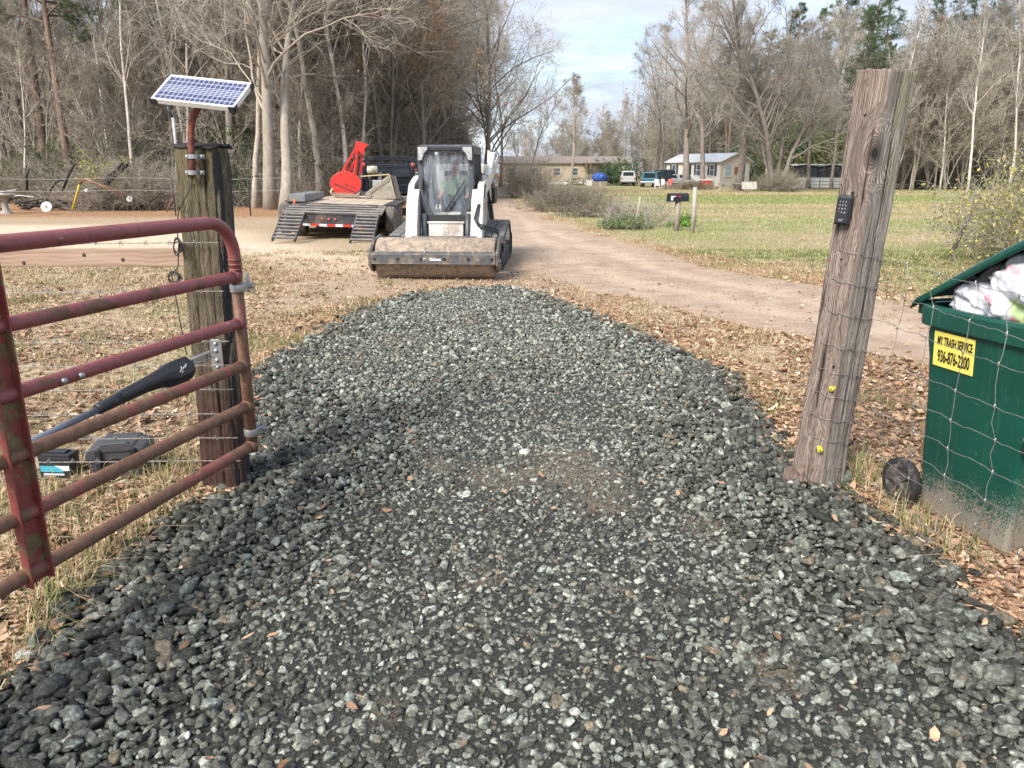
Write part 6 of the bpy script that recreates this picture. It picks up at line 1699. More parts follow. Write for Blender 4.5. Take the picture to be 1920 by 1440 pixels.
def trunk_poly(r, h, wander, lean, n=14, sweep=0.0):
    p = [np.zeros(3)]; d = np.array([lean[0], lean[1], 1.0])
    for i in range(n):
        d = d + np.array([r.normal() * wander, r.normal() * wander, .02]) + np.array([sweep * i / n, 0, 0]); d = d / np.linalg.norm(d); p.append(p[-1] + d * h / n)
    return np.array(p)
def make_tree(name, seed, h=18, rad=.22, trunks=1, spread=.55, clear=.3, n1=22, n2=7, n3=6, n4=0, leaves=None, leafn=0, leafs=.05, bark=None, twig=None, lean=0.06, wander=.05, bl=.38, up=.18, label="tree", cat="tree", droop=0.0, tr_=.010, leaf_lo=0.0, lr=1.0):
    r = np.random.default_rng(seed); bark = bark or M_bark; twig = twig or M_twig
    root = thing(name, label, cat)
    lim = Acc()
    for k in range(trunks):
        ln = (r.normal() * lean * (1.6 if trunks > 1 else 1), r.normal() * lean * (1.6 if trunks > 1 else 1))
        hh = h * (1 if k == 0 else r.uniform(.7, .95)); rr = rad * (1 if k == 0 else r.uniform(.55, .8))
        poly = trunk_poly(r, hh, wander, ln)
        poly[:, :2] += np.array([math.cos(k * 2.4), math.sin(k * 2.4)]) * (rad * 1.6 if k else 0)
        mb = MB(); nseg = len(poly); t = np.linspace(0, 1, nseg)
        radii = rr * (1 - .86 * t) * (1 + .45 * np.exp(-t * 22)); pts = poly.copy(); pts[0, 2] -= .3
        mb.tube(pts, radii, 12); mb.build("trunk", bark, root)
        # limbs
        P = poly[None]; per = n1 if k == 0 else n1 * 2 // 3
        pos, dd, tt, ix = children_of(P, r, per, spread * 1.25, clear, .98, up)
        L1 = hh * bl * (1.12 - tt) * r.uniform(.6, 1.15, len(tt)) + .6
        R1 = np.maximum(.02, rr * (1 - .86 * tt) * r.uniform(.35, .62, len(tt)) * lr)
        V, F, P1 = grow_twigs(pos, dd, L1, R1, r, 7, .13, droop * .3, 6); lim.add(V, F)
        if k == 0: cr = Acc(); tips = []
        pos, dd, tt, ix = children_of(P1, r, n2, spread, .22, 1.0, up * .6)
        L2 = L1[ix] * .52 * (1.15 - tt * .7) * r.uniform(.6, 1.2, len(tt)); R2 = np.maximum(tr_ * 1.5, R1[ix] * (1 - .7 * tt) * .5)
        V, F, P2 = grow_twigs(pos, dd, L2, R2, r, 5, .2, droop, 4); cr.add(V, F)
        pos, dd, tt, ix = children_of(P2, r, n3, spread * 1.05, .15, 1.0, up * .4)
        L3 = L2[ix] * .55 * r.uniform(.5, 1.2, len(tt)) + .12; R3 = np.full(len(tt), tr_)
        V, F, P3 = grow_twigs(pos, dd, L3, R3, r, 3, .25, droop, 3); cr.add(V, F); tips.append(P3.reshape(-1, 3))
        if n4:
            pos, dd, tt, ix = children_of(P3, r, n4, spread * 1.1, .2, 1.0, up * .3)
            V, F, P4 = grow_twigs(pos, dd, L3[ix] * .6 * r.uniform(.5, 1.2, len(tt)) + .1, np.full(len(tt), tr_ * .75), r, 2, .25, droop, 3); cr.add(V, F); tips.append(P4.reshape(-1, 3))
    lim.mesh("limbs", bark, root); cr.mesh("crown", twig, root)
    if leafn:
        T = np.concatenate(tips); T = T[T[:, 2] > leaf_lo * h]; cl = vnoise(T[:, 0] * .8 + 3, T[:, 2] * .8 + T[:, 1] * .5, seed) > .35
        T = T[cl]; P = T[r.integers(0, len(T), leafn)] + r.normal(0, .10, (leafn, 3)); V, F = leaf_cards(P, leafs, r); mesh_np("foliage", V, F, leaves, root)
    return root
def make_pine(name, seed, h=20, rad=.22, label="pine", clear=.45, dens=1.0, spread=2.4):
    r = np.random.default_rng(seed); root = thing(name, label, "pine tree")
    poly = trunk_poly(r, h, .02, (r.normal() * .02, r.normal() * .02)); mb = MB(); t = np.linspace(0, 1, len(poly)); poly[0, 2] -= .3
    mb.tube(poly, rad * (1 - .85 * t), 10); mb.build("trunk", M_pinebark, root)
    n1 = int(46 * dens)
    pos, dd, tt, ix = children_of(poly[None], r, n1, 1.35, clear, 1.0, .12)
    rel = (tt - clear) / (1 - clear); L1 = spread * (1.05 - rel * .85) * (.55 + .6 * np.sin(np.clip(rel, 0, 1) * 2.6 + .5)) * r.uniform(.6, 1.2, len(tt)) + .3
    V, F, P1 = grow_twigs(pos, dd, L1, rad * .22 * (1.1 - rel) + .015, r, 5, .14, -.04, 5); lim = Acc(); lim.add(V, F)
    pos, dd, tt, ix = children_of(P1, r, 9, .8, .3, 1.0, .25); V, F, P2 = grow_twigs(pos, dd, L1[ix] * .30 + .15, np.full(len(tt), .012), r, 3, .2, 0, 3); lim.add(V, F) if False else None
    lim.mesh("limbs", M_pinebark, root); Acc_ = Acc(); Acc_.add(V, F); Acc_.mesh("twigs", M_pinebark, root)
    # needle tufts: long thin blades bursting from each twig end
    T = P2[:, 1:].reshape(-1, 3); m = 17; B = np.repeat(T, m, 0) + r.normal(0, .05, (len(T) * m, 3)); D = r.normal(size=B.shape); D[:, 2] += .35; D /= np.linalg.norm(D, axis=1, keepdims=True)
    Ln = .20 * r.uniform(.6, 1.2, len(B)); u = perp(D, r) * .016
    Vn = np.stack([B - u, B + u, B + D * Ln[:, None]], 1).reshape(-1, 3); Fn = np.arange(len(B) * 3).reshape(-1, 3)
    mesh_np("crown", Vn, Fn, M_pine, root); return root
def make_bush(name, seed, rx, ry, h, n, mat, twig, leafn, leafs, label, cat="bush", stems=60, tr_=.006, dens_top=False, ratio=1.0):
    r = np.random.default_rng(seed); root = thing(name, label, cat)
    B = np.stack([r.normal(0, rx * .35, stems), r.normal(0, ry * .35, stems), np.zeros(stems)], 1)
    D = np.stack([B[:, 0] / rx + r.normal(0, .35, stems), B[:, 1] / ry + r.normal(0, .35, stems), np.ones(stems)], 1); D /= np.linalg.norm(D, axis=1, keepdims=True)
    a = Acc(); V, F, P = grow_twigs(B, D, h * r.uniform(.5, 1.15, stems), np.full(stems, tr_ * 2), r, 6, .22, .03, 4); a.add(V, F)
    pos, dd, tt, ix = children_of(P, r, max(1, n // stems), .8, .1, 1.0, 0.05); V, F, P2 = grow_twigs(pos, dd, h * .35 * r.uniform(.4, 1.2, len(tt)), np.full(len(tt), tr_), r, 4, .32, .05, 3); a.add(V, F)
    a.mesh("branches", twig, root)
    if leafn:
        T = P2.reshape(-1, 3); T = T[T[:, 2] > .03]; Pp = T[r.integers(0, len(T), leafn)] + r.normal(0, .05, (leafn, 3)); Pp[:, 2] = np.maximum(.02, Pp[:, 2]); V, F = leaf_cards(Pp, leafs, r); mesh_np("foliage", V, F, mat, root)
    return root
def put(o, x, y, rz=0, s=1.0, label=None, group=None, z=0.0, sx=1.0, tilt=(0, 0)):
    o.location = (x, y, z); o.rotation_euler = (tilt[0], tilt[1], rz); o.scale = (s * sx, s * sx, s)
    if label: o["label"] = label
    if group: o["group"] = group
    return o
class Pool:
    def __init__(s, protos): s.p = protos; s.used = [False] * len(protos); s.k = 0
    def place(s, x, y, rz, sc, label, group=None, which=None, sx=1.0, tilt=(0, 0)):
        i = (s.k if which is None else which) % len(s.p); s.k += 1
        o = s.p[i] if not s.used[i] else copy_tree(s.p[i]); s.used[i] = True
        if "group" in o: del o["group"]
        return put(o, x, y, rz, sc, label, group, sx=sx, tilt=tilt)
R = np.random.default_rng(900)

# ------------------------------------------------------------------ single trees one can tell apart
def T_at(px, y): return XAT(px, y, 0)
t = make_tree("bare_tree", 1, h=19, rad=.27, lr=.55, n1=34, n2=8, n3=7, n4=3, spread=.62, clear=.20, lean=.02, wander=.045, bl=.42, bark=M_barkd, label="")
put(t, T_at(508, 35.5), 35.5, .4, 1.0, "thick straight bare trunk just left of the trailer, taller of the leaning pair")
t = make_tree("bare_tree", 2, h=15, rad=.25, lr=.6, n1=26, n2=8, n3=7, n4=3, spread=.75, clear=.34, lean=.0, wander=.07, bl=.50, bark=M_barkd, label="", leaves=M_rust, leafn=1500, leafs=.07)
put(t, T_at(534, 34.5), 34.5, 1.9, 1.0, "thick bare trunk leaning right, the shorter of the pair beside the trailer", tilt=(0, .27))
t = make_tree("bare_tree", 3, h=16, rad=.14, lr=.8, n1=22, n2=7, n3=7, n4=2, spread=.8, clear=.32, lean=.05, wander=.05, bl=.6, bark=M_barkd, label="")
put(t, T_at(478, 37), 37, 2.6, 1.0, "dark bare tree with long arching boughs behind the solar panel", tilt=(0, -.08))
t = make_tree("bare_tree", 4, h=16, rad=.17, n1=20, n2=7, n3=6, n4=2, spread=.6, clear=.35, bark=M_barkd, label="")
put(t, T_at(600, 38), 38, 0, 1.0, "slim dark bare tree rising behind the red cutter")
rust1 = make_tree("rust_leaved_tree", 5, h=14, rad=.15, n1=24, n2=8, n3=7, spread=.7, clear=.2, bl=.42, leaves=M_rust, leafn=7000, leafs=.06, label="", leaf_lo=.35)
put(rust1, T_at(800, 48), 48, 0, 1.0, "bare tree still holding rust brown leaves behind the loader cab")
c = copy_tree(rust1); put(c, T_at(640, 41), 41, 2, .95, "tree with scattered rust brown leaves above the red cutter")
t = make_tree("bare_tree", 6, h=23, rad=.36, n1=34, n2=9, n3=8, n4=3, spread=.60, clear=.22, bl=.36, bark=M_bark, twig=M_twig, label="", tr_=.013)
put(t, T_at(1287, 88), 88, 0, 1.0, "tall spreading bare tree before the white mobile home, its crown against the sky")
t = make_tree("bare_tree", 7, h=19, rad=.27, n1=26, n2=8, n3=7, n4=2, spread=.62, clear=.25, bl=.42, label="", tr_=.012)
put(t, T_at(1318, 84), 84, 2.2, 1.0, "bare tree leaning right across the white mobile home", tilt=(0, .16))
t = make_tree("bare_tree", 8, h=17.5, rad=.34, n1=28, n2=8, n3=8, n4=3, spread=.72, clear=.22, bl=.50, label="", tr_=.012)
put(t, T_at(1384, 72), 72, 1.2, 1.0, "bare tree at the cream end wall of the white mobile home")
t = make_tree("bare_tree", 9, h=16.5, rad=.26, trunks=4, n1=26, n2=8, n3=7, n4=3, spread=.66, clear=.15, bl=.46, label="", tr_=.012, lean=.16)
put(t, T_at(1452, 68), 68, 0.4, 1.0, "many stemmed bare tree in a thicket left of the tall grey post")
t = make_tree("bare_tree", 10, h=15, rad=.20, n1=24, n2=8, n3=7, n4=2, spread=.6, clear=.25, label="", tr_=.012)
put(t, T_at(1515, 80), 80, 0.4, 1.0, "bare tree beside the dark tarpaulin shed")
t = make_tree("bare_tree", 12, h=13.5, rad=.20, n1=30, n2=8, n3=7, n4=2, spread=.85, clear=.35, bl=.34, bark=M_barkd, twig=M_barkd, label="", tr_=.014)
put(t, T_at(1070, 96), 96, 0, .92, "single dark bare tree in the sky gap above the bush beyond the road")
t = make_tree("bare_tree", 13, h=8, rad=.07, n1=20, n2=6, n3=6, spread=.5, clear=.2, label="", tr_=.008)
put(t, T_at(983, 55), 55, 0, .85, "thin twiggy sapling at the bend of the dirt road")

for i, (px, y, h_, lab) in enumerate(((905, 58, 21, "tall bare tree overhanging the dirt road just behind the loader's arm"), (925, 72, 22, "tall grey bare tree at the left woods' right edge against the sky"), (938, 88, 20, "bare tree farthest along the dirt road's left side"))):
    t = make_tree("bare_tree", 20 + i, h=h_, rad=.17, n1=34, n2=9, n3=9, n4=3, spread=.7, clear=.12, bl=.40, label="", tr_=.012, lean=.03); put(t, T_at(px, y), y, i * 1.3, 1.0, lab, tilt=(0, .05))
for i, (px, y, h_, lab) in enumerate(((1602, 92, 21, "tall green crowned pine just left of the tall grey post's top"), (1548, 100, 22.5, "pine with two dark clumps behind the bare thicket trees"), (1470, 104, 21, "rounded dark pine top above the many stemmed tree"), (1725, 96, 23, "tall open pine right of the tall grey post"), (1810, 90, 20, "green pine among bare trees above the yellow green bush"))):
    t = make_pine("pine_tree", 180 + i, h=h_, rad=.2, label="", clear=.5, dens=1.3, spread=3.0); put(t, T_at(px, y), y, i, 1.0, lab)
# ------------------------------------------------------------------ woods: prototypes copied tree by tree
tall = Pool([make_tree("bare_tree", 30 + i, h=17 + 2 * (i % 3), rad=.14 + .03 * (i % 3), n1=24, n2=8, n3=7, n4=3, spread=.55 + .06 * (i % 3), clear=.25, bl=.34, label="", tr_=.011, droop=.02 * (i % 2), twig=(M_twig if i % 2 else M_barkd)) for i in range(5)])
slim = Pool([make_tree("slender_tree", 50 + i, h=13 + i, rad=.075 + .01 * i, n1=18, n2=6, n3=5, n4=2, spread=.45, clear=.35, bl=.24, bark=M_barkp, label="", tr_=.009, wander=.05) for i in range(4)])
sap = Pool([make_tree("sapling", 70 + i, h=6.5 + i, rad=.05, trunks=3, n1=18, n2=6, n3=5, n4=2, spread=.55, clear=.08, bl=.42, bark=M_barkd, twig=M_barkd, label="", tr_=.009, lean=.14, leaves=M_brush, leafn=(1500 if i < 2 else 600), leafs=.05) for i in range(3)])
pine = Pool([make_pine("pine_tree", 80 + i, h=18 + 2 * i, rad=.20, label="", clear=.40 + .06 * i, spread=2.6) for i in range(3)])
cedar = Pool([make_bush("evergreen_shrub", 95, 1.6, 1.6, 4.2, 900, M_green2, M_barkd, 22000, .06, "", cat="evergreen", stems=60), make_bush("evergreen_shrub", 96, 2.4, 2.2, 5.4, 1200, M_olive, M_barkd, 26000, .07, "", cat="evergreen", stems=80)])
thk = Pool([make_bush("brush_thicket", 100 + i, 2.0, 1.6, 2.2 + .5 * i, 2600, M_brush, M_barkd, 5200, .045, "", cat="thicket", stems=110, tr_=.008) for i in range(3)])

LW = [(-34, 46), (-26, 42), (-17, 39), (-11, 37.5), (-8, 38.5), (-6.6, 44), (-5.6, 55), (-4.9, 70), (-4.9, 90), (-6.0, 112)]
def edge_pt(t):
    t = t * (len(LW) - 1); i = min(int(t), len(LW) - 2); f = t - i
    return np.array(LW[i]) * (1 - f) + np.array(LW[i + 1]) * f, np.array([LW[i + 1][0] - LW[i][0], LW[i + 1][1] - LW[i][1]])
def left_spot(lo, hi, t0=0, t1=1):
    p, d = edge_pt(R.uniform(t0, t1)); d = d / np.linalg.norm(d); nrm = np.array([-d[1], d[0]]); p = p + nrm * R.uniform(lo, hi)
    return p
def wood(pool, n, lo, hi, label, group, t0=0, t1=1, smin=.8, smax=1.15):
    for _ in range(n):
        p = left_spot(lo, hi, t0, t1)
        pool.place(float(p[0]), float(p[1]), R.uniform(0, 6.28), R.uniform(smin, smax), label, group)
wood(tall, 62, 1.5, 16, "bare grey tree among the dense woods along the left side", "bare trees of the left woods")
wood(slim, 40, .3, 9, "slender pale trunk standing in the left woods' edge", "slender pale trunks of the left woods", 0, .6)
wood(tall, 24, .2, 7, "bare grey tree overhanging the dirt road at the left woods' far end", "bare trees along the road side of the left woods", .52, .95, .9, 1.2)
wood(pine, 14, 12, 28, "dark pine showing through the left woods", "pines behind the left woods", 0, .8)
wood(cedar, 26, 3, 13, "dense evergreen shrub under the left woods' trees", "evergreen shrubs under the left woods", 0, .9, .6, 1.0)
wood(thk, 30, .2, 5, "tangle of brown brush along the foot of the left woods", "brush along the foot of the left woods", 0, 1, .55, .95)
wood(sap, 34, .3, 10, "thin many-stemmed sapling in the left woods' undergrowth", "saplings of the left woods", 0, 1, .8, 1.3)
wood(sap, 22, 1.5, 9, "many-stemmed sapling standing in the left woods behind the trailer and truck", "saplings behind the trailer and truck", .34, .85, 1.0, 1.6)
# right of the field: thickets, pines and tall bare trees
def right(pool, n, px0, px1, y0, y1, label, group, smin=.8, smax=1.15):
    for _ in range(n):
        y = R.uniform(y0, y1); pool.place(T_at(R.uniform(px0, px1), y), y, R.uniform(0, 6.28), R.uniform(smin, smax), label, group)
right(tall, 18, 1480, 2080, 78, 112, "bare grey tree in the woods beyond the right part of the field", "bare trees beyond the field")
right(sap, 26, 1660, 2050, 70, 96, "brown leaved sapling before the woods right of the tall grey post", "brown saplings right of the tall post", 1.2, 2.0)
right(slim, 10, 1660, 2020, 64, 88, "slender pale trunk at the field's far edge right of the tall grey post", "slender pale trunks beyond the field", .9, 1.3)
right(pine, 17, 1300, 1640, 105, 135, "pine with a dark green crown behind the white mobile home's trees", "pines behind the mobile home", .85, 1.12)
right(pine, 13, 1690, 2050, 95, 125, "pine with a dark green crown beyond the field right of the tall grey post", "pines right of the tall post", .85, 1.1)
right(tall, 12, 1200, 1500, 98, 125, "bare grey tree behind the white mobile home", "bare trees behind the mobile home", .7, 1.0)
right(cedar, 10, 1400, 1660, 96, 118, "dark evergreen behind the tarpaulin shed and thicket", "evergreens behind the shed", 1.3, 2.1)
right(thk, 9, 1640, 1960, 78, 90, "low brown brush in front of the far saplings", "low brush at the field's far edge", .8, 1.3)
right(tall, 20, 960, 1240, 128, 165, "small far bare tree on the horizon beyond the long tan home", "far bare trees beyond the tan home", .42, .72)
right(sap, 12, 980, 1230, 120, 140, "far brown sapling behind the long tan home", "far saplings behind the tan home", .9, 1.4)
right(thk, 6, 1425, 1480, 66, 70, "brown brush round the foot of the many stemmed tree", "brush round the many stemmed tree", .45, .7)
# the far wood behind everything, one mass
def far_mass():
    r = np.random.default_rng(7); Vs = Acc()
    n = 5200
    side = r.random(n)
    xs = np.where(side < .55, r.uniform(-75, -8, n), r.uniform(22, 120, n)); ys = np.where(side < .55, r.uniform(60, 84, n), r.uniform(120, 150, n))
    ys = np.where((side < .55) & (xs > -22), r.uniform(100, 150, n), ys)
    hh = np.where(side < .55, r.uniform(8, 17, n), r.uniform(9, 19, n))
    B = np.stack([xs, ys, np.zeros(n)], 1); D = np.stack([r.normal(0, .07, n), r.normal(0, .07, n), np.ones(n)], 1); D /= np.linalg.norm(D, axis=1, keepdims=True)
    V, F, P = grow_twigs(B, D, hh, np.full(n, .07), r, 6, .06, 0, 3); Vs.add(V, F)
    pos, dd, tt, ix = children_of(P, r, 11, .8, .12, 1.0, .2); V, F, P2 = grow_twigs(pos, dd, r.uniform(.8, 3.2, len(tt)), np.full(len(tt), .028), r, 3, .2, 0, 3); Vs.add(V, F)
    o = Vs.mesh("far_woods", M_barkd, None); tag(o, "bare brown woodland massed far behind the field and the left woods", "woods", kind="stuff")
    T = P2.reshape(-1, 3); m = 150000; Pp = T[r.integers(0, len(T), m)] + r.normal(0, .5, (m, 3)); Pp[:, 2] = np.abs(Pp[:, 2]); Pp[:, 2] *= np.where(r.random(m) < .5, .6, 1.0)
    V, F = leaf_cards(Pp, .17, r); o = mesh_np("far_foliage", V, F, foliage_material("far_leaves", (.10, .105, .065), (.17, .165, .105), (.25, .23, .15))); tag(o, "dull olive evergreen growth massed deep in the far woods", "foliage", kind="stuff")
far_mass()
# leaf and twig litter mats of undergrowth at the woods' foot
def undergrowth():
    r = np.random.default_rng(17); n = 16000; t_ = r.random(n); B = np.zeros((n, 3))
    for i in range(n):
        p, d = edge_pt(t_[i]); d = d / np.linalg.norm(d); B[i, :2] = p + np.array([-d[1], d[0]]) * r.uniform(-.3, 10)
    D = r.normal(0, .5, (n, 3)); D[:, 2] = 1; D /= np.linalg.norm(D, axis=1, keepdims=True)
    V, F, P = grow_twigs(B, D, r.uniform(.4, 3.2, n) ** 1.0, np.full(n, .011), r, 4, .25, .03, 3); a = Acc(); a.add(V, F)
    pos, dd, tt, ix = children_of(P, r, 3, .8, .2, 1.0, 0); V, F, P2 = grow_twigs(pos, dd, r.uniform(.2, .9, len(tt)), np.full(len(tt), .007), r, 2, .3, .05, 3); a.add(V, F)
    tag(a.mesh("undergrowth", M_barkd, None), "grey brown tangle of stems filling the floor of the left woods", "undergrowth", kind="stuff")
    T = P2.reshape(-1, 3); m = 40000; V, F = leaf_cards(T[r.integers(0, len(T), m)] + r.normal(0, .08, (m, 3)), .045, r); tag(mesh_np("undergrowth_leaves", V, F, M_brush), "dead leaves caught in the undergrowth of the left woods", "leaves", kind="stuff")
undergrowth()

# ------------------------------------------------------------------ single shrubs
b = make_bush("brush_thicket", 200, 2.6, 1.6, 2.3, 7000, M_brush, M_barkd, 9000, .03, "", cat="thicket", stems=200, tr_=.007); put(b, T_at(262, 35.5), 35.5, 0, 1.0, "big mound of brown vine tangle left of the solar panel's post")
b = make_bush("bramble_bush", 201, 2.6, 2.0, 1.55, 5000, M_brush, M_barkd, 11000, .030, "", cat="bush", stems=200, tr_=.006); put(b, T_at(1062, 34), 34, .2, .78, "rounded brown bramble bush on the grass beyond the dirt road")
b = make_bush("bramble_bush", 202, 2.0, 1.2, .85, 3000, M_brush, M_barkd, 7000, .028, "", cat="bush", stems=130, tr_=.005); put(b, T_at(1118, 30), 30, .2, .75, "low brown end of the brambles, towards the black mailbox")
b = make_bush("bramble_bush", 203, 1.3, 1.3, 3.6, 4200, M_brush, M_barkd, 5200, .035, "", cat="bush", stems=120, tr_=.008); put(b, T_at(982, 52), 52, .2, .8, "tall brown twiggy shrub at the road's bend")
b = make_bush("bramble_bush", 204, 1.0, 1.0, 1.1, 1500, M_brush, M_twig, 300, .03, "", cat="bush", stems=60, tr_=.004); put(b, T_at(1195, 24.5), 24.5, .2, 1.0, "thin see-through twigs round the leaning stake near the mailbox")
b = make_bush("evergreen_shrub", 205, 1.7, 1.5, 3.4, 900, M_green2, M_barkd, 24000, .06, "", cat="evergreen", stems=70); put(b, T_at(1158, 100), 100, 0, .95, "dark green evergreen shrub beside the white parked van")
b = make_bush("yellow_shrub", 206, .8, .7, 1.5, 500, M_yel2, M_barkd, 2600, .07, "", cat="bush", stems=24); put(b, T_at(204, 37), 37, 0, 1.0, "small bright yellow green shrub at the left woods' edge"); b.location.z = .9
b = make_bush("privet_bush", 207, 1.9, 1.5, 2.2, 3400, M_yel2, M_barkd, 16000, .030, "", cat="bush", stems=120, tr_=.005); put(b, T_at(1990, 14.0), 14.0, 0, .9, "yellow green privet bush above the open bin lid")
b = make_bush("privet_bush", 208, 1.5, 1.2, 1.7, 1600, M_olive, M_barkd, 7000, .028, "", cat="bush", stems=70, tr_=.005); put(b, T_at(1925, 17.0), 17.0, 0, .95, "thinner olive leaved bush behind the leaning grey stake")
b = make_bush("bramble_bush", 209, 3.0, 1.0, .8, 2600, M_brush, M_barkd, 5000, .04, "", cat="bush", stems=120, tr_=.007); put(b, T_at(1305, 76), 76, 0, 1.1, "low brown hedge in front of the white mobile home's porch")
b = make_bush("weed_clump", 210, .9, .8, .5, 1300, foliage_material("dull_weed", (.08, .12, .045), (.14, .19, .08), (.24, .28, .14)), M_twig, 5000, .03, "", cat="weeds", stems=80, tr_=.004); put(b, T_at(1172, 23.5), 23.5, 0, .85, "green weeds at the foot of the leaning stake by the road")
b = make_bush("weed_clump", 211, .35, .3, .3, 300, foliage_material("bright_weed", (.10, .22, .03), (.20, .38, .06), (.28, .45, .10)), M_twig, 900, .03, "", cat="weeds", stems=30, tr_=.003); put(b, T_at(1278, 24.6), 24.6, 0, 1.2, "bright green weeds growing behind the mailbox post")

# ------------------------------------------------------------------ mailbox, stakes
M_oldw = simple("old_wood", (.27, .225, .18), .9, 0, .3, 5, .6, 40, .01); M_greyw = simple("grey_stake_wood", (.36, .335, .29), .9, 0, .25, 5, .5, 40, .01)
ym = 22.6; mx = T_at(1268, ym)
mbx = thing("mailbox", "black mailbox with a small red flag on a short brown post", "mailbox", (mx, ym, Hs(mx, ym)), math.radians(62))
zt_ = ZAT(362, ym); zb_ = ZAT(378, ym); hz2 = zt_ - zb_
mb = MB(); prof = [(-.10, zb_), (.10, zb_)] + [(.10 * math.cos(a), zb_ + hz2 * .55 + hz2 * .45 * math.sin(a)) for a in np.linspace(0, math.pi, 12)]
mb.prism(prof, -.30, .30, axis='y'); mb.build("box", simple("mailbox_black", (.016, .018, .026), .4, 0, .1, 8, .05), mbx, bevel=.004)
for o_, r_ in ((mbx, 0),): o_.rotation_euler = (0, 0, math.radians(-72))
mb = MB(); mb.prism([(x * 1.04, z) for x, z in prof], -.31, -.295, axis='y'); mb.build("box_door", bpy.data.materials["mailbox_black"], mbx)
mb = MB(); mb.box((.104, -.25, zb_ + .10), (.004, .07, .12)); mb.build("number_plate", M_white, mbx)
mb = MB(); mb.box((.108, -.08, zb_ + hz2 * .62), (.006, .16, .016)); mb.box((.108, .0, zb_ + hz2 * .56), (.006, .03, .05)); mb.build("flag", M_red, mbx)
mb = MB(); mb.lathe([(.001, .008), (.022, .006), (.024, 0)], 12, axis='x', M=Matrix.Translation((.104, -.17, zb_ + hz2 * .6))); mb.build("reflector", M_white, mbx)
mb = MB(); mb.tube([(0, 0, -.1), (.01, 0, .4), (0, 0, zb_)], [.085, .08, .078], 12); mb.build("post", M_oldw, mbx)
def stake(name, label, px, y, h, r_, mat, tilt=(0, 0), cat="post", px_w=None):
    x = T_at(px, y); o = thing(name, label, cat, (x, y, Hs(x, y)), 0, rot=(tilt[0], tilt[1], 0)); mb = MB(); mb.tube([(0, 0, -.1), (.01, 0, h * .5), (0, 0, h)], [r_, r_ * .95, r_ * .85], 10); mb.build("pole", mat, o); return o
o = stake("fence_stake", "pale grey round stake with wire on it beside the mailbox", 1298, 21.9, ZAT(351, 21.9), .062, M_greyw)
mb = MB()
for z in (.72, .45): mb.tube([(.075 * math.cos(a), .075 * math.sin(a), z + .02 * math.sin(a)) for a in np.linspace(0, 6.2, 14)], .004, 4); 
mb.build("wire_wrap", M_wire, o)
stake("leaning_stake", "thin dark leaning stake standing in twigs left of the mailbox", 1188, 23.0, .98, .028, M_barkd, (0, .16))
stake("leaning_stake", "short thin dark stake in the grass behind the brambles", 1123, 42, 1.1, .04, M_barkd, (0, .03))
o = stake("leaning_stake", "rough grey stake leaning right in the field before the yellow bush", 1780, 15.2, 1.28, .036, M_bark, (0, .30))
mb = MB(); mb.tube([(-.02, .05, .2), (.0, .05, .8), (-.06, .05, 1.2), (-.03, .05, 1.5)], [.010, .009, .006, .003], 5); mb.tube([(-.01, .05, .85), (-.25, .05, 1.25), (-.5, .05, 1.45)], [.007, .005, .002], 5); mb.tube([(0, .0, .7), (-.1, 0, 1.0), (-.35, 0, 1.05)], [.005, .004, .002], 5); mb.build("dead_shoot", M_twig, o)

# ------------------------------------------------------------------ mobile homes and yard things
M_sid = simple("cream_siding", (.62, .54, .46), .7, 0, .06, 2, .1); M_sidw = simple("white_siding", (.62, .60, .56), .7, 0, .06, 2, .1); M_sidt = simple("tan_siding", (.50, .42, .31), .75, 0, .08, 2, .1)
M_rfm = simple("metal_roof", (.70, .72, .74), .35, .3, .08, 3, .1); M_rfb = simple("brown_roof", (.22, .185, .165), .85, 0, .2, 3, .3); M_shut = simple("dark_shutter", (.04, .045, .05), .6, 0, .1); M_trimw = simple("white_trim", (.72, .72, .70), .6, 0, .05)
M_pane = simple("window_pane", (.09, .11, .13), .12, 0, .2, 3, 0); M_paneb = simple("bright_pane", (.42, .50, .55), .15, 0, .2, 2, 0)
hy_ = 92.0; hxx = T_at(1344, hy_)
hm = thing("mobile_home", "white mobile home with metal roof and cream end wall behind the bare trees", "mobile home", (hxx + .3, hy_, 0), math.radians(30), scale=(.90, .90, .88))
# local: +x along the cream end wall, +y along the long white wall going back
WH = 2.75; EW = 5.2; LL = 10.4; base = .55
mb = MB(); mb.add([(.0, LL, base), (0, 0, base), (0, 0, WH + base), (0, LL, WH + base)], [(0, 1, 2, 3)]); mb.add([(EW, 0, base), (EW, LL, base), (EW, LL, WH + base), (EW, 0, WH + base)], [(0, 1, 2, 3)]); mb.add([(0, LL, base), (EW, LL, base), (EW, LL, WH + base), (0, LL, WH + base)], [(0, 3, 2, 1)])
mb.build("long_wall", M_sidw, hm)
mb = MB(); mb.add([(0, 0, base), (EW, 0, base), (EW, 0, WH + base), (EW / 2, 0, WH + base + .95), (0, 0, WH + base)], [(0, 1, 2, 3, 4)]); mb.build("end_wall", M_sid, hm)
for sgn, xr in ((-1, -.35), (1, EW + .35)):
    mb = MB(); zlo = WH + base - .14; zhi = WH + base + 1.0
    mb.add([(xr, -.35, zlo), (EW / 2, -.35, zhi), (EW / 2, LL + .3, zhi), (xr, LL + .3, zlo), (xr, -.35, zlo - .08), (EW / 2, -.35, zhi - .08), (EW / 2, LL + .3, zhi - .08), (xr, LL + .3, zlo - .08)], [(0, 1, 2, 3), (7, 6, 5, 4), (0, 4, 5, 1), (3, 2, 6, 7), (0, 3, 7, 4)]); mb.build("roof", M_rfm, hm)
mb = MB(); mb.box((-.0, LL / 2, base / 2), (.06, LL, base)); mb.box((EW / 2, 0, base / 2), (EW, .06, base)); mb.build("skirting", M_sidw, hm)
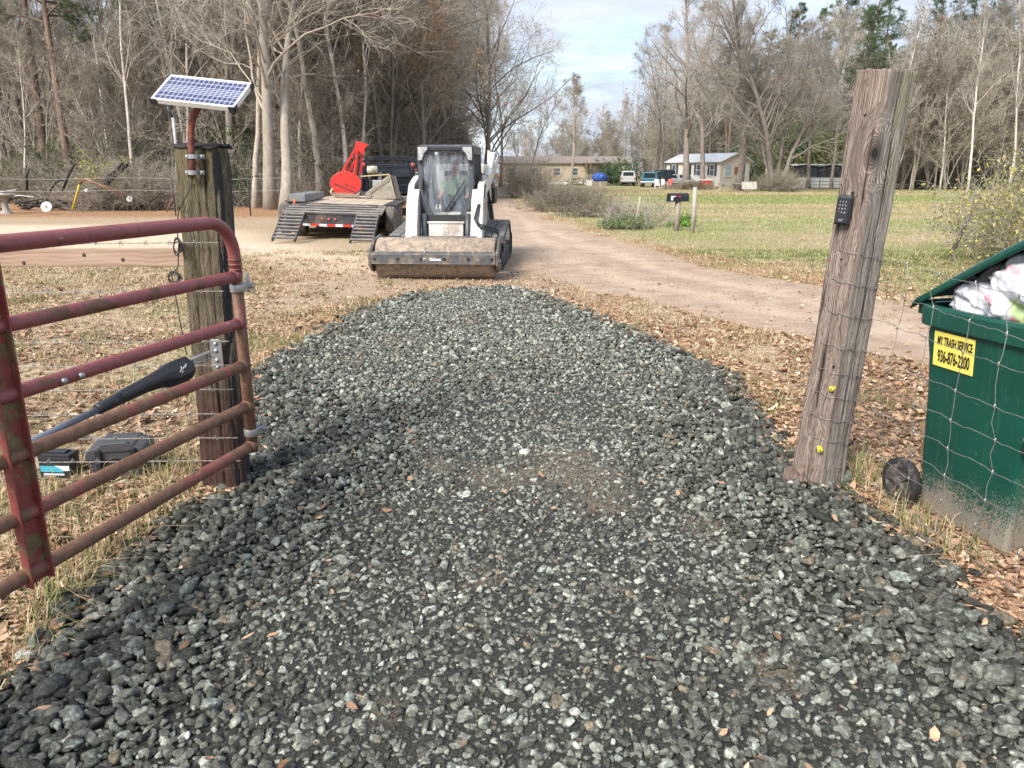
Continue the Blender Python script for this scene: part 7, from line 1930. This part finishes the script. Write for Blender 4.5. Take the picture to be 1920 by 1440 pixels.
def window(parent, face, a, z, w, h, pane, frame=M_trimw, shutters=None):
    if face == 'x': P = lambda u, v, d: (-d, u, v)
    else: P = lambda u, v, d: (u, -d, v)
    def bx(m, u0, u1, v0, v1, d0, d1):
        c = [P(u, v, d) for u in (u0, u1) for v in (v0, v1) for d in (d0, d1)]
        mn = [min(p[i] for p in c) for i in range(3)]; mx_ = [max(p[i] for p in c) for i in range(3)]
        m.box([(mn[i] + mx_[i]) / 2 for i in range(3)], [mx_[i] - mn[i] for i in range(3)])
    m = MB(); bx(m, a - w / 2 - .06, a + w / 2 + .06, z - .06, z, .0, .07); bx(m, a - w / 2 - .06, a + w / 2 + .06, z + h, z + h + .06, .0, .07); bx(m, a - w / 2 - .06, a - w / 2, z, z + h, 0, .065); bx(m, a + w / 2, a + w / 2 + .06, z, z + h, 0, .065); bx(m, a - w / 2, a + w / 2, z + h * .48, z + h * .52, .02, .055)
    f = m.build("window", frame, parent); m = MB(); bx(m, a - w / 2, a + w / 2, z, z + h, .01, .03); m.build("pane", pane, f)
    if shutters:
        for s_ in (-1, 1):
            m = MB(); u = a + s_ * (w / 2 + .06 + .2); bx(m, u - .18, u + .18, z - .05, z + h + .05, .004, .05); m.build("shutter", shutters, f)
for a in (1.5, 4.0, 6.2, 8.8): window(hm, 'x', a, base + .85, .75, 1.35, M_pane, shutters=M_shut)
window(hm, 'y', 1.35, base + .75, 1.2, 1.5, M_paneb); window(hm, 'y', 4.05, base + .75, 1.0, 1.35, M_paneb)
mb = MB(); mb.box((2.9, -.05, base + 1.5), (.9, .06, .9)); mb.build("red_awning", simple("brick_red", (.30, .10, .07), .8), hm)
porch = MB(); porch.box((-1.2, 5.2, .45), (2.3, 7.2, .12)); porch.build("porch_floor", M_oldw, hm)
mb = MB()
for y in np.arange(1.7, 8.8, .28): mb.box((-2.3, y, .95), (.04, .05, .9))
mb.box((-2.3, 5.2, 1.42), (.08, 7.2, .06)); mb.box((-2.3, 5.2, .60), (.06, 7.2, .05))
for y in (1.65, 8.8): mb.box((-1.2, y, 1.4), (2.2, .05, .06)); mb.box((-2.3, y, .8), (.09, .09, 1.3))
mb.build("porch_railing", M_trimw, hm)
hy2 = 108.0; hx2 = T_at(1060, hy2)
h2 = thing("mobile_home", "long tan mobile home with a brown roof far beyond the brambles", "mobile home", (hx2, hy2, 0), math.radians(1.5))
Lh2 = T_at(1170, hy2) - T_at(925, hy2); mb = MB()
mb.box((0, 2.1, 1.55), (Lh2, 4.2, 2.3)); mb.build("wall", M_sidt, h2); mb = MB(); mb.box((0, 2.1, .22), (Lh2 - .1, 4.1, .44)); mb.build("skirting", M_trimw, h2)
mb = MB(); zb_r = 2.70; mb.prism([(-.3, zb_r), (-.3, zb_r + .12), (2.1, zb_r + 1.0), (4.5, zb_r + .12), (4.5, zb_r)], -Lh2 / 2 - .3, Lh2 / 2 + .3, axis='x'); mb.build("roof", M_rfb, h2)
for a in (-7.2, -4.2, -1.2, 1.2, 6.8): window(h2, 'y', a, 1.2, .9, .9, M_pane)
mb = MB(); mb.box((4.0, -.04, 1.45), (.95, .06, 2.0)); mb.build("door", M_trimw, h2)
mb = MB()
for x in (2.6, 3.2, 6.1): mb.box((x, -1.6, 1.5), (.12, .12, 2.6))
mb.box((4.3, -.9, 2.78), (4.2, 1.6, .1)); mb.build("awning", M_oldw, h2)

def vehicle(name, label, cat, px, y, rz, paint, kind="suv", L_=4.7, W_=1.85, Hh=1.75, glass=None, bedc=None):
    x = T_at(px, y); v = thing(name, label, cat, (x, y, 0), rz); mb = MB()
    def sec(yy_, z0, zb, zt, tw): return [(-W_ / 2, yy_, z0), (W_ / 2, yy_, z0), (W_ / 2, yy_, zb), (W_ / 2 * tw, yy_, zt), (-W_ / 2 * tw, yy_, zt), (-W_ / 2, yy_, zb)]
    lo, belt = .42, Hh * .56
    if kind == "suv": S_ = [(-L_ / 2, lo + .1, belt, belt + .02, .98), (-L_ / 2 + .08, lo, belt, Hh - .08, .80), (-L_ / 2 + .35, lo, belt, Hh, .80), (L_ * .08, lo, belt, Hh, .80), (L_ * .24, lo, belt, belt + .05, .86), (L_ * .46, lo, belt - .08, belt - .04, .88), (L_ / 2, lo + .1, belt - .25, belt - .2, .8)]
    else: S_ = [(-L_ / 2, lo + .1, belt, belt + .01, .98), (-L_ * .12, lo, belt, belt + .01, .98), (-L_ * .11, lo, belt, Hh - .03, .82), (L_ * .10, lo, belt, Hh, .80), (L_ * .23, lo, belt, belt + .04, .88), (L_ * .46, lo, belt - .06, belt - .02, .88), (L_ / 2, lo + .1, belt - .22, belt - .18, .8)]
    mb.loft([sec(*q) for q in S_]); mb.build("body", paint, v, bevel=.05)
    y0 = -L_ / 2 + .02 if kind == "suv" else -L_ * .115
    mb = MB(); mb.prism([(-W_ * .36, belt + .08), (W_ * .36, belt + .08), (W_ * .33, Hh - .14), (-W_ * .33, Hh - .14)], y0 - (.0 if kind == "suv" else .03), y0 + .05, axis='y'); mb.build("rear_window", M_glassd, v)
    mb = MB(); mb.prism([(-W_ * .36, belt + .06), (W_ * .36, belt + .06), (W_ * .33, Hh - .1), (-W_ * .33, Hh - .1)], L_ * .165, L_ * .19, axis='y'); mb.build("windscreen", M_glassd, v)
    for s_ in (-1, 1):
        ya = (-L_ / 2 + .4) if kind == "suv" else -L_ * .10
        mb = MB(); mb.prism([(ya, belt + .08), (L_ * .16, belt + .08), (L_ * .09, Hh - .12), (ya + .06, Hh - .12)], s_ * W_ * .455 - .03, s_ * W_ * .455 + .03, axis='x'); mb.build("side_window", M_glassd, v)
        mb = MB(); mb.box((s_ * W_ * .43, -L_ / 2 - .01, belt - .12), (.14, .06, .26)); mb.build("tail_lamp", bpy.data.materials["lamp_red"], v, bevel=.01)
        mb = MB(); mb.box((s_ * W_ * .36, L_ / 2 + .0, belt - .28), (.26, .06, .15)); mb.build("headlight", bpy.data.materials["lamp_lens"], v, bevel=.01)
        for yy_ in (-L_ * .30, L_ * .32): wheel_obj(v, (s_ * (W_ / 2 - .10), yy_, .35), .35, .22, s_, M_galv)
    mb = MB(); mb.box((0, -L_ / 2 - .04, .52), (W_ * .96, .14, .2)); mb.build("bumper", M_galv, v, bevel=.03)
    return v
vehicle("parked_van", "white boxy van parked beside the evergreen shrub, seen from behind", "van", 1176, 98, math.radians(-6), simple("van_white", (.42, .42, .41), .4, 0, .06, 3, 0), L_=4.8, W_=1.8, Hh=1.75)
vehicle("parked_pickup", "blue green pickup truck parked left of the dark jeep", "pickup truck", 1218, 90, math.radians(-14), simple("teal_paint", (.03, .13, .19), .35, 0, .08, 3, 0), kind="pickup", L_=4.9, W_=1.8, Hh=1.62)
vehicle("parked_jeep", "dark green and black jeep with a red rear parked by the porch", "jeep", 1242, 92, math.radians(8), simple("jeep_green", (.010, .03, .032), .35, 0, .1, 3, 0), L_=4.0, W_=1.8, Hh=1.9)
vehicle("parked_pickup", "silver pickup truck parked in front of the white porch", "pickup truck", 1275, 90, math.radians(200), simple("silver_paint", (.38, .39, .41), .35, .4, .08, 3, 0), kind="pickup", L_=5.0, W_=1.9, Hh=1.4)
def chair(px, y, rz, mat, label):
    x = T_at(px, y); o = thing("garden_chair", label, "garden chair", (x, y, 0), rz, scale=(.8, .8, .8))
    mb = MB(); mb.box((0, 0, .42), (.6, .6, .06)); mb.build("seat", mat, o, bevel=.01)
    mb = MB(); mb.bar((0, .32, .42), (0, .48, 1.15), .6, .05, up=(0, 1, 0)); mb.build("backrest", mat, o, bevel=.01)
    for sx in (-1, 1):
        for yy_ in (-.26, .26): mb = MB(); mb.bar((sx * .27, yy_, 0), (sx * .27, yy_, .62 if yy_ < 0 else .42), .06, .06); mb.build("leg", mat, o)
        mb = MB(); mb.box((sx * .30, 0, .64), (.09, .66, .04)); mb.build("arm", mat, o)
M_chw = simple("chair_white", (.70, .68, .66), .6, 0, .05); M_chr = simple("chair_red", (.48, .06, .05), .6, 0, .08)
chair(1232, 80, 0, M_chw, "white garden chair in front of the dark jeep"); chair(1246, 82, .5, M_chw, "second white garden chair nearer the red chair"); chair(1255, 83, -.4, M_chr, "red garden chair between the white chair and the silver pickup")
chair(1312, 86, .2, M_chw, "white garden chair at the porch railing")
x = T_at(1323, 82); o = thing("cooler", "red cooler box standing before the porch", "cooler", (x, 82, 0), .3); mb = MB(); mb.box((0, 0, .42), (1.1, .6, .75)); mb.build("cooler_body", M_chr, o, bevel=.04); mb = MB(); mb.box((0, 0, .84), (1.16, .66, .12)); mb.build("lid", M_chw, o, bevel=.03)
x = T_at(1366, 66); o = thing("picnic_table", "low brown crossed-leg table under the bare tree", "table", (x, 66, 0), .1)
mb = MB(); mb.box((0, 0, .72), (1.7, .7, .05)); mb.build("table_top", M_oldw, o)
for s_ in (-1, 1): mb = MB(); mb.bar((s_ * .7 - .35, 0, 0), (s_ * .7 + .35, 0, .70), .07, .07); mb.bar((s_ * .7 + .35, .1, 0), (s_ * .7 - .35, .1, .70), .07, .07); mb.build("leg", M_barkd, o)
x = T_at(1404, 66); o = thing("yard_bench", "grey green slatted bench leaning back right of the bare tree", "bench", (x, 66, 0), -.2, scale=(.8, .8, .7))
mb = MB(); mb.bar((0, .0, .35), (.0, .45, 1.2), 1.5, .05, up=(0, 1, 0)); mb.build("backrest", M_greyw, o); mb = MB(); mb.box((0, -.2, .38), (1.5, .5, .05)); mb.build("seat", M_greyw, o)
for s_ in (-1, 1): mb = MB(); mb.box((s_ * .65, -.1, .19), (.07, .5, .38)); mb.build("leg", M_oldw, o)
x = T_at(1124, 98); o = thing("tarp_heap", "blue tarpaulin heap beside the tan home's door", "tarpaulin", (x, 98, 0)); mb = MB()
V0, F0 = ico(3); V = V0 * np.array([.95, .6, .6]) * (1 + .35 * (fbm(V0[:, 0] * 3, V0[:, 2] * 3 + V0[:, 1], 5, 3) - .5))[:, None] + np.array([0, 0, .95]); mesh_np("blue_sheet", V, F0, simple("blue_tarp", (.03, .09, .38), .5, 0, .2, 3, .3), o, smooth=True)
mb = MB(); mb.box((0, 0, .25), (1.7, 1.0, .5)); mb.build("pallet", M_oldw, o, bevel=.02)
x = T_at(1092, 99); o = thing("scrap_pile", "dark heap of scrap and logs in front of the tan home", "scrap pile", (x, 99, 0)); rb = random.Random(5); mb = MB()
for k in range(16): a = rb.uniform(0, 3.1); cx_ = rb.uniform(-1.6, 1.2); mb.cyl((cx_ - math.cos(a) * .6, rb.uniform(-.4, .4), rb.uniform(.1, .9)), (cx_ + math.cos(a) * .6, rb.uniform(-.4, .4), rb.uniform(.1, 1.0)), rb.uniform(.05, .14), 8)
mb.build("logs", M_barkd, o); mb = MB(); mb.box((.9, -.3, .3), (.9, .5, .6)); mb.build("white_crate", M_trimw, o)
# tarpaulin shed with white cage tanks
ys = 82.0; x0, x1 = T_at(1488, ys), T_at(1590, ys)
sh = thing("tarp_shed", "low shed roofed with torn black tarpaulin above white cage panels", "shed", ((x0 + x1) / 2, ys, 0)); w = x1 - x0
mb = MB()
for k in range(5):
    xx = -w / 2 + w * k / 4
    for yy_ in (0, 3): mb.box((xx, yy_, 1.1), (.08, .08, 2.2))
mb.box((0, 0, 2.2), (w, .1, .1)); mb.box((0, 3, 2.3), (w, .1, .1)); mb.build("frame", M_greyw, sh)
xs_ = np.linspace(-w / 2 - .2, w / 2 + .1, 24); rows = [[(xx, yy_, 2.32 + .10 * math.sin(xx * 2.3 + yy_) - .05 * abs(math.sin(xx * 5)) + .03 * yy_) for xx in xs_] for yy_ in (-.3, 1, 2, 3.2)]
mb = MB(); mb.loft(rows, cap=False, smooth=False, closed=False); mb.build("roof_sheet", simple("pale_sheet", (.40, .40, .39), .6, 0, .3, 2, .2), sh)
rows = [[(xx, -.12 + .06 * math.sin(xx * 7 + z * 2), z - (.35 * abs(math.sin(xx * 3.1)) if z < 1.3 else 0)) for xx in xs_] for z in (2.28, 1.8, 1.25)]
mb = MB(); mb.loft(rows, cap=False, smooth=False, closed=False); mb.build("torn_tarp", simple("black_tarp", (.02, .024, .03), .5, 0, .3, 2, .3), sh)
for k in range(5):
    c_ = -w / 2 + w * (k + .5) / 5; mb = MB(); mb.box((c_, -.6, .55), (w / 5 * .92, .9, 1.0)); tk = mb.build("white_tank", simple("white_tank_plastic", (.55, .56, .56), .5, 0, .12, 2, .1), sh, bevel=.06)
    mb = MB(); ww = w / 5 * .96
    for i in range(5): mb.box((c_ - ww / 2 + ww * i / 4, -1.08, .55), (.03, .03, 1.1))
    for i in range(4): mb.box((c_, -1.10, .08 + .33 * i), (ww, .03, .03))
    mb.build("cage", M_galv, tk)
ys = 86.0
x = T_at(1722, ys); o = thing("animal_pen", "low pale slatted pen right of the tall grey post", "pen", (x, ys, 0), .05); mb = MB()
mb.box((0, 1.2, .55), (5.4, .08, 1.0)); mb.box((2.7, .2, .75), (.25, 1.8, 1.4)); 
for k in range(12): mb.box((-2.7 + .49 * k, 1.12, .62), (.08, .06, 1.2))
mb.build("panel", simple("pale_panel", (.38, .38, .35), .8, 0, .2, 2, .2), o); mb = MB(); mb.box((-.3, .8, 1.25), (4.4, 1.6, .07)); mb.build("pen_roof", M_greyw, o)
x = T_at(1770, 82); o = thing("trough_box", "small pale box trough with a grey lid near the yellow bush", "trough", (x, 82, 0), -.1); mb = MB(); mb.box((0, 0, .5), (2.0, 1.0, .85)); mb.build("box", simple("pinkish_box", (.42, .35, .32), .8), o, bevel=.03); mb = MB(); mb.box((0, 0, .97), (2.5, 1.3, .07), rot=(.08, .05, 0)); mb.build("lid", M_greyw, o)
x = T_at(1700, 80); o = thing("timber_row", "long low grey timber stack at the far field edge", "timber", (x, 80, 0), 0); mb = MB()
for k in range(7): mb.cyl((-3.2 + (k % 3) * .3, (k % 4) * .25, .15 + .2 * (k // 4)), (3.3 - (k % 2) * .6, (k % 4) * .25, .15 + .2 * (k // 4)), .12, 8)
mb.build("logs", M_greyw, o)

# ------------------------------------------------------------------ left yard: burnt branches, basin, discs, bent pipe, far wire
M_char = simple("charred_wood", (.012, .011, .011), .8, 0, .3, 10, .5)
def limb(name, label, pts, rads, mat=M_char, cat="branch"):
    p0 = Vector(pts[0]); o = thing(name, label, cat, (p0.x, p0.y, 0)); mb = MB(); mb.tube([Vector(p) - Vector((p0.x, p0.y, 0)) for p in pts], rads, 8); mb.build("bough", mat, o); return o
def Wp(px, py, y): return WY(px, py, y)
limb("burnt_log", "thick charred log leaning up to the right in the brush", [Wp(183, 360, 34), Wp(205, 338, 34.2), Wp(240, 308, 34.6)], [.13, .11, .07], cat="log")
limb("burnt_log", "second charred log lying parallel just above the thick one", [Wp(190, 350, 34.4), Wp(205, 330, 34.6), Wp(232, 305, 35)], [.08, .07, .05], cat="log")
limb("burnt_branch", "tall forked charred branch rising between the basin and the bent pipe", [Wp(117, 358, 34), Wp(128, 330, 34), Wp(134, 318, 34), Wp(141, 307, 34), Wp(148, 307, 34)], [.05, .05, .045, .035, .02])
limb("burnt_branch", "upright charred stick nearest the stone basin", [Wp(51, 356, 34), Wp(50, 330, 34), Wp(55, 316, 34)], [.05, .045, .03])
limb("burnt_branch", "bowed charred branch between the two upright ones", [Wp(93, 360, 34), Wp(104, 343, 34), Wp(112, 338, 34), Wp(120, 339, 34)], [.045, .045, .035, .02])
bpile = thing("burnt_brush_pile", "low heap of charred branches at the left edge before the woods", "brush pile", (XAT(30, 35), 35, 0)); rb = random.Random(11); mb = MB()
for k in range(70):
    x = rb.uniform(-3.2, 6.0); a = rb.uniform(-.6, .6); l_ = rb.uniform(.4, 1.5); z = rb.uniform(.03, .9 if x < 0 else .3); mb.tube([(x - l_ / 2 * math.cos(a), rb.uniform(-.5, .8), z), (x, rb.uniform(-.4, .4), z + rb.uniform(0, .2)), (x + l_ / 2 * math.cos(a), rb.uniform(-.5, .8), max(.02, z + math.sin(a) * l_ * .5))], [rb.uniform(.02, .06)] * 2 + [.015], 6)
mb.build("charred_branches", M_char, bpile)
x, y = XAT(12, 32), 32; o = thing("stone_basin", "grey stone bird basin on a pedestal at the left edge", "bird bath", (x, y, 0))
mb = MB(); mb.lathe([(.25, 0), (.23, .06), (.12, .14), (.11, .45), (.16, .62)], 20); mb.build("pedestal", simple("old_stone", (.30, .28, .25), .9, 0, .2, 6, .4), o)
mb = MB(); mb.lathe([(.10, .60), (.42, .70), (.50, .78), (.46, .78), (.3, .72), (.001, .70)], 28); mb.build("bowl", bpy.data.materials["old_stone"], o)
mb = MB()
for a, b in (((-.5, 0, .8), (1.1, -.1, .70)), ((-.3, .1, .82), (1.2, .1, .66)), ((-.6, -.1, .8), (.5, .1, .95))): mb.bar(a, b, .04, .02)
mb.build("white_slats", M_chw, o)
for (px, py, y, rad, lab) in ((87, 388, 31.5, .22, "white round disc, largest of the three, leaning on the leaves"), (243, 373, 34.0, .13, "small white disc lying near the bent pipe's right end"), (162, 357, 33.5, .075, "smallest white disc hanging beside the yellow pipe")):
    p = Vector(WY(px, py, y)); o = thing("white_disc", lab, "disc", (p.x, p.y, p.z), 0, rot=(math.radians(-20), 0, .1)); mb = MB()
    mb.lathe([(.001, -.03), (rad * .22, -.03), (rad * .25, -.015), (rad * .9, -.02), (rad, 0), (rad * .9, .02), (.001, .02)], 28, axis='y'); mb.build("rim", M_chw, o)
    mb = MB(); mb.lathe([(.001, -.038), (rad * .12, -.036), (rad * .18, -.031)], 12, axis='y')
    for k in range(4): mb.lathe([(.001, -.034), (rad * .06, -.030)], 8, axis='y', M=Matrix.Translation((rad * .32 * math.cos(k * 1.57 + .5), 0, rad * .32 * math.sin(k * 1.57 + .5))))
    mb.build("hub", M_ink, o)
y = 32.0; p0 = Vector(WY(136, 393, y)); o = thing("bent_pipe", "bent yellow and rusty pipe standing in the leaves before the woods", "pipe", (p0.x, y, 0)); off = Vector((p0.x, y, 0))
def q3(px, py, yy_=32.0): return Vector(WY(px, py, yy_)) - off
mb = MB(); mb.tube([q3(136, 394), q3(143, 367), q3(149, 346)], .045, 10); mb.build("yellow_leg", simple("chipped_yellow", (.50, .38, .04), .6, 0, .2, 8, .3, dirt=(.25, .1, .05), dirt_amt=.3), o)
mb = MB(); mb.tube([q3(149, 346), q3(154, 339), q3(162, 336), q3(192, 349), q3(235, 365)], [.045, .045, .04, .035, .025], 8); mb.build("rusty_arm", rust_paint("rusty_arm_paint", (.30, .12, .06), (.16, .07, .04)), o)
limb("rusty_stick", "thin rusty stick standing in the leaves left of the mossy post", [WY(312, 397, 31.0), WY(319, 382, 31.0), WY(324, 372, 31.0)], [.03, .028, .02], simple("rusty_stick_m", (.25, .09, .05), .8), "stick")
ff = thing("far_wire_fence", "two thin wires strung across the yard before the left woods", "fence", (XAT(-60, 30.5), 30.5, 0)); off = ff.location.copy()
for py in (335, 358):
    mb = MB(); mb.tube([Vector(WY(px, py + 1.5 * math.sin(px * .02), 30.5)) - off for px in range(-60, 560, 40)], .006, 4, cap=False); mb.build("strand", M_wire, ff)
for px in (-55, 330, 470): 
    mb = MB(); b0 = Vector((XAT(px, 30.5), 30.5, 0)) - off; mb.tube([b0, b0 + Vector((.0, 0, 1.45))], .025, 6); mb.build("fence_post", M_rub, ff)
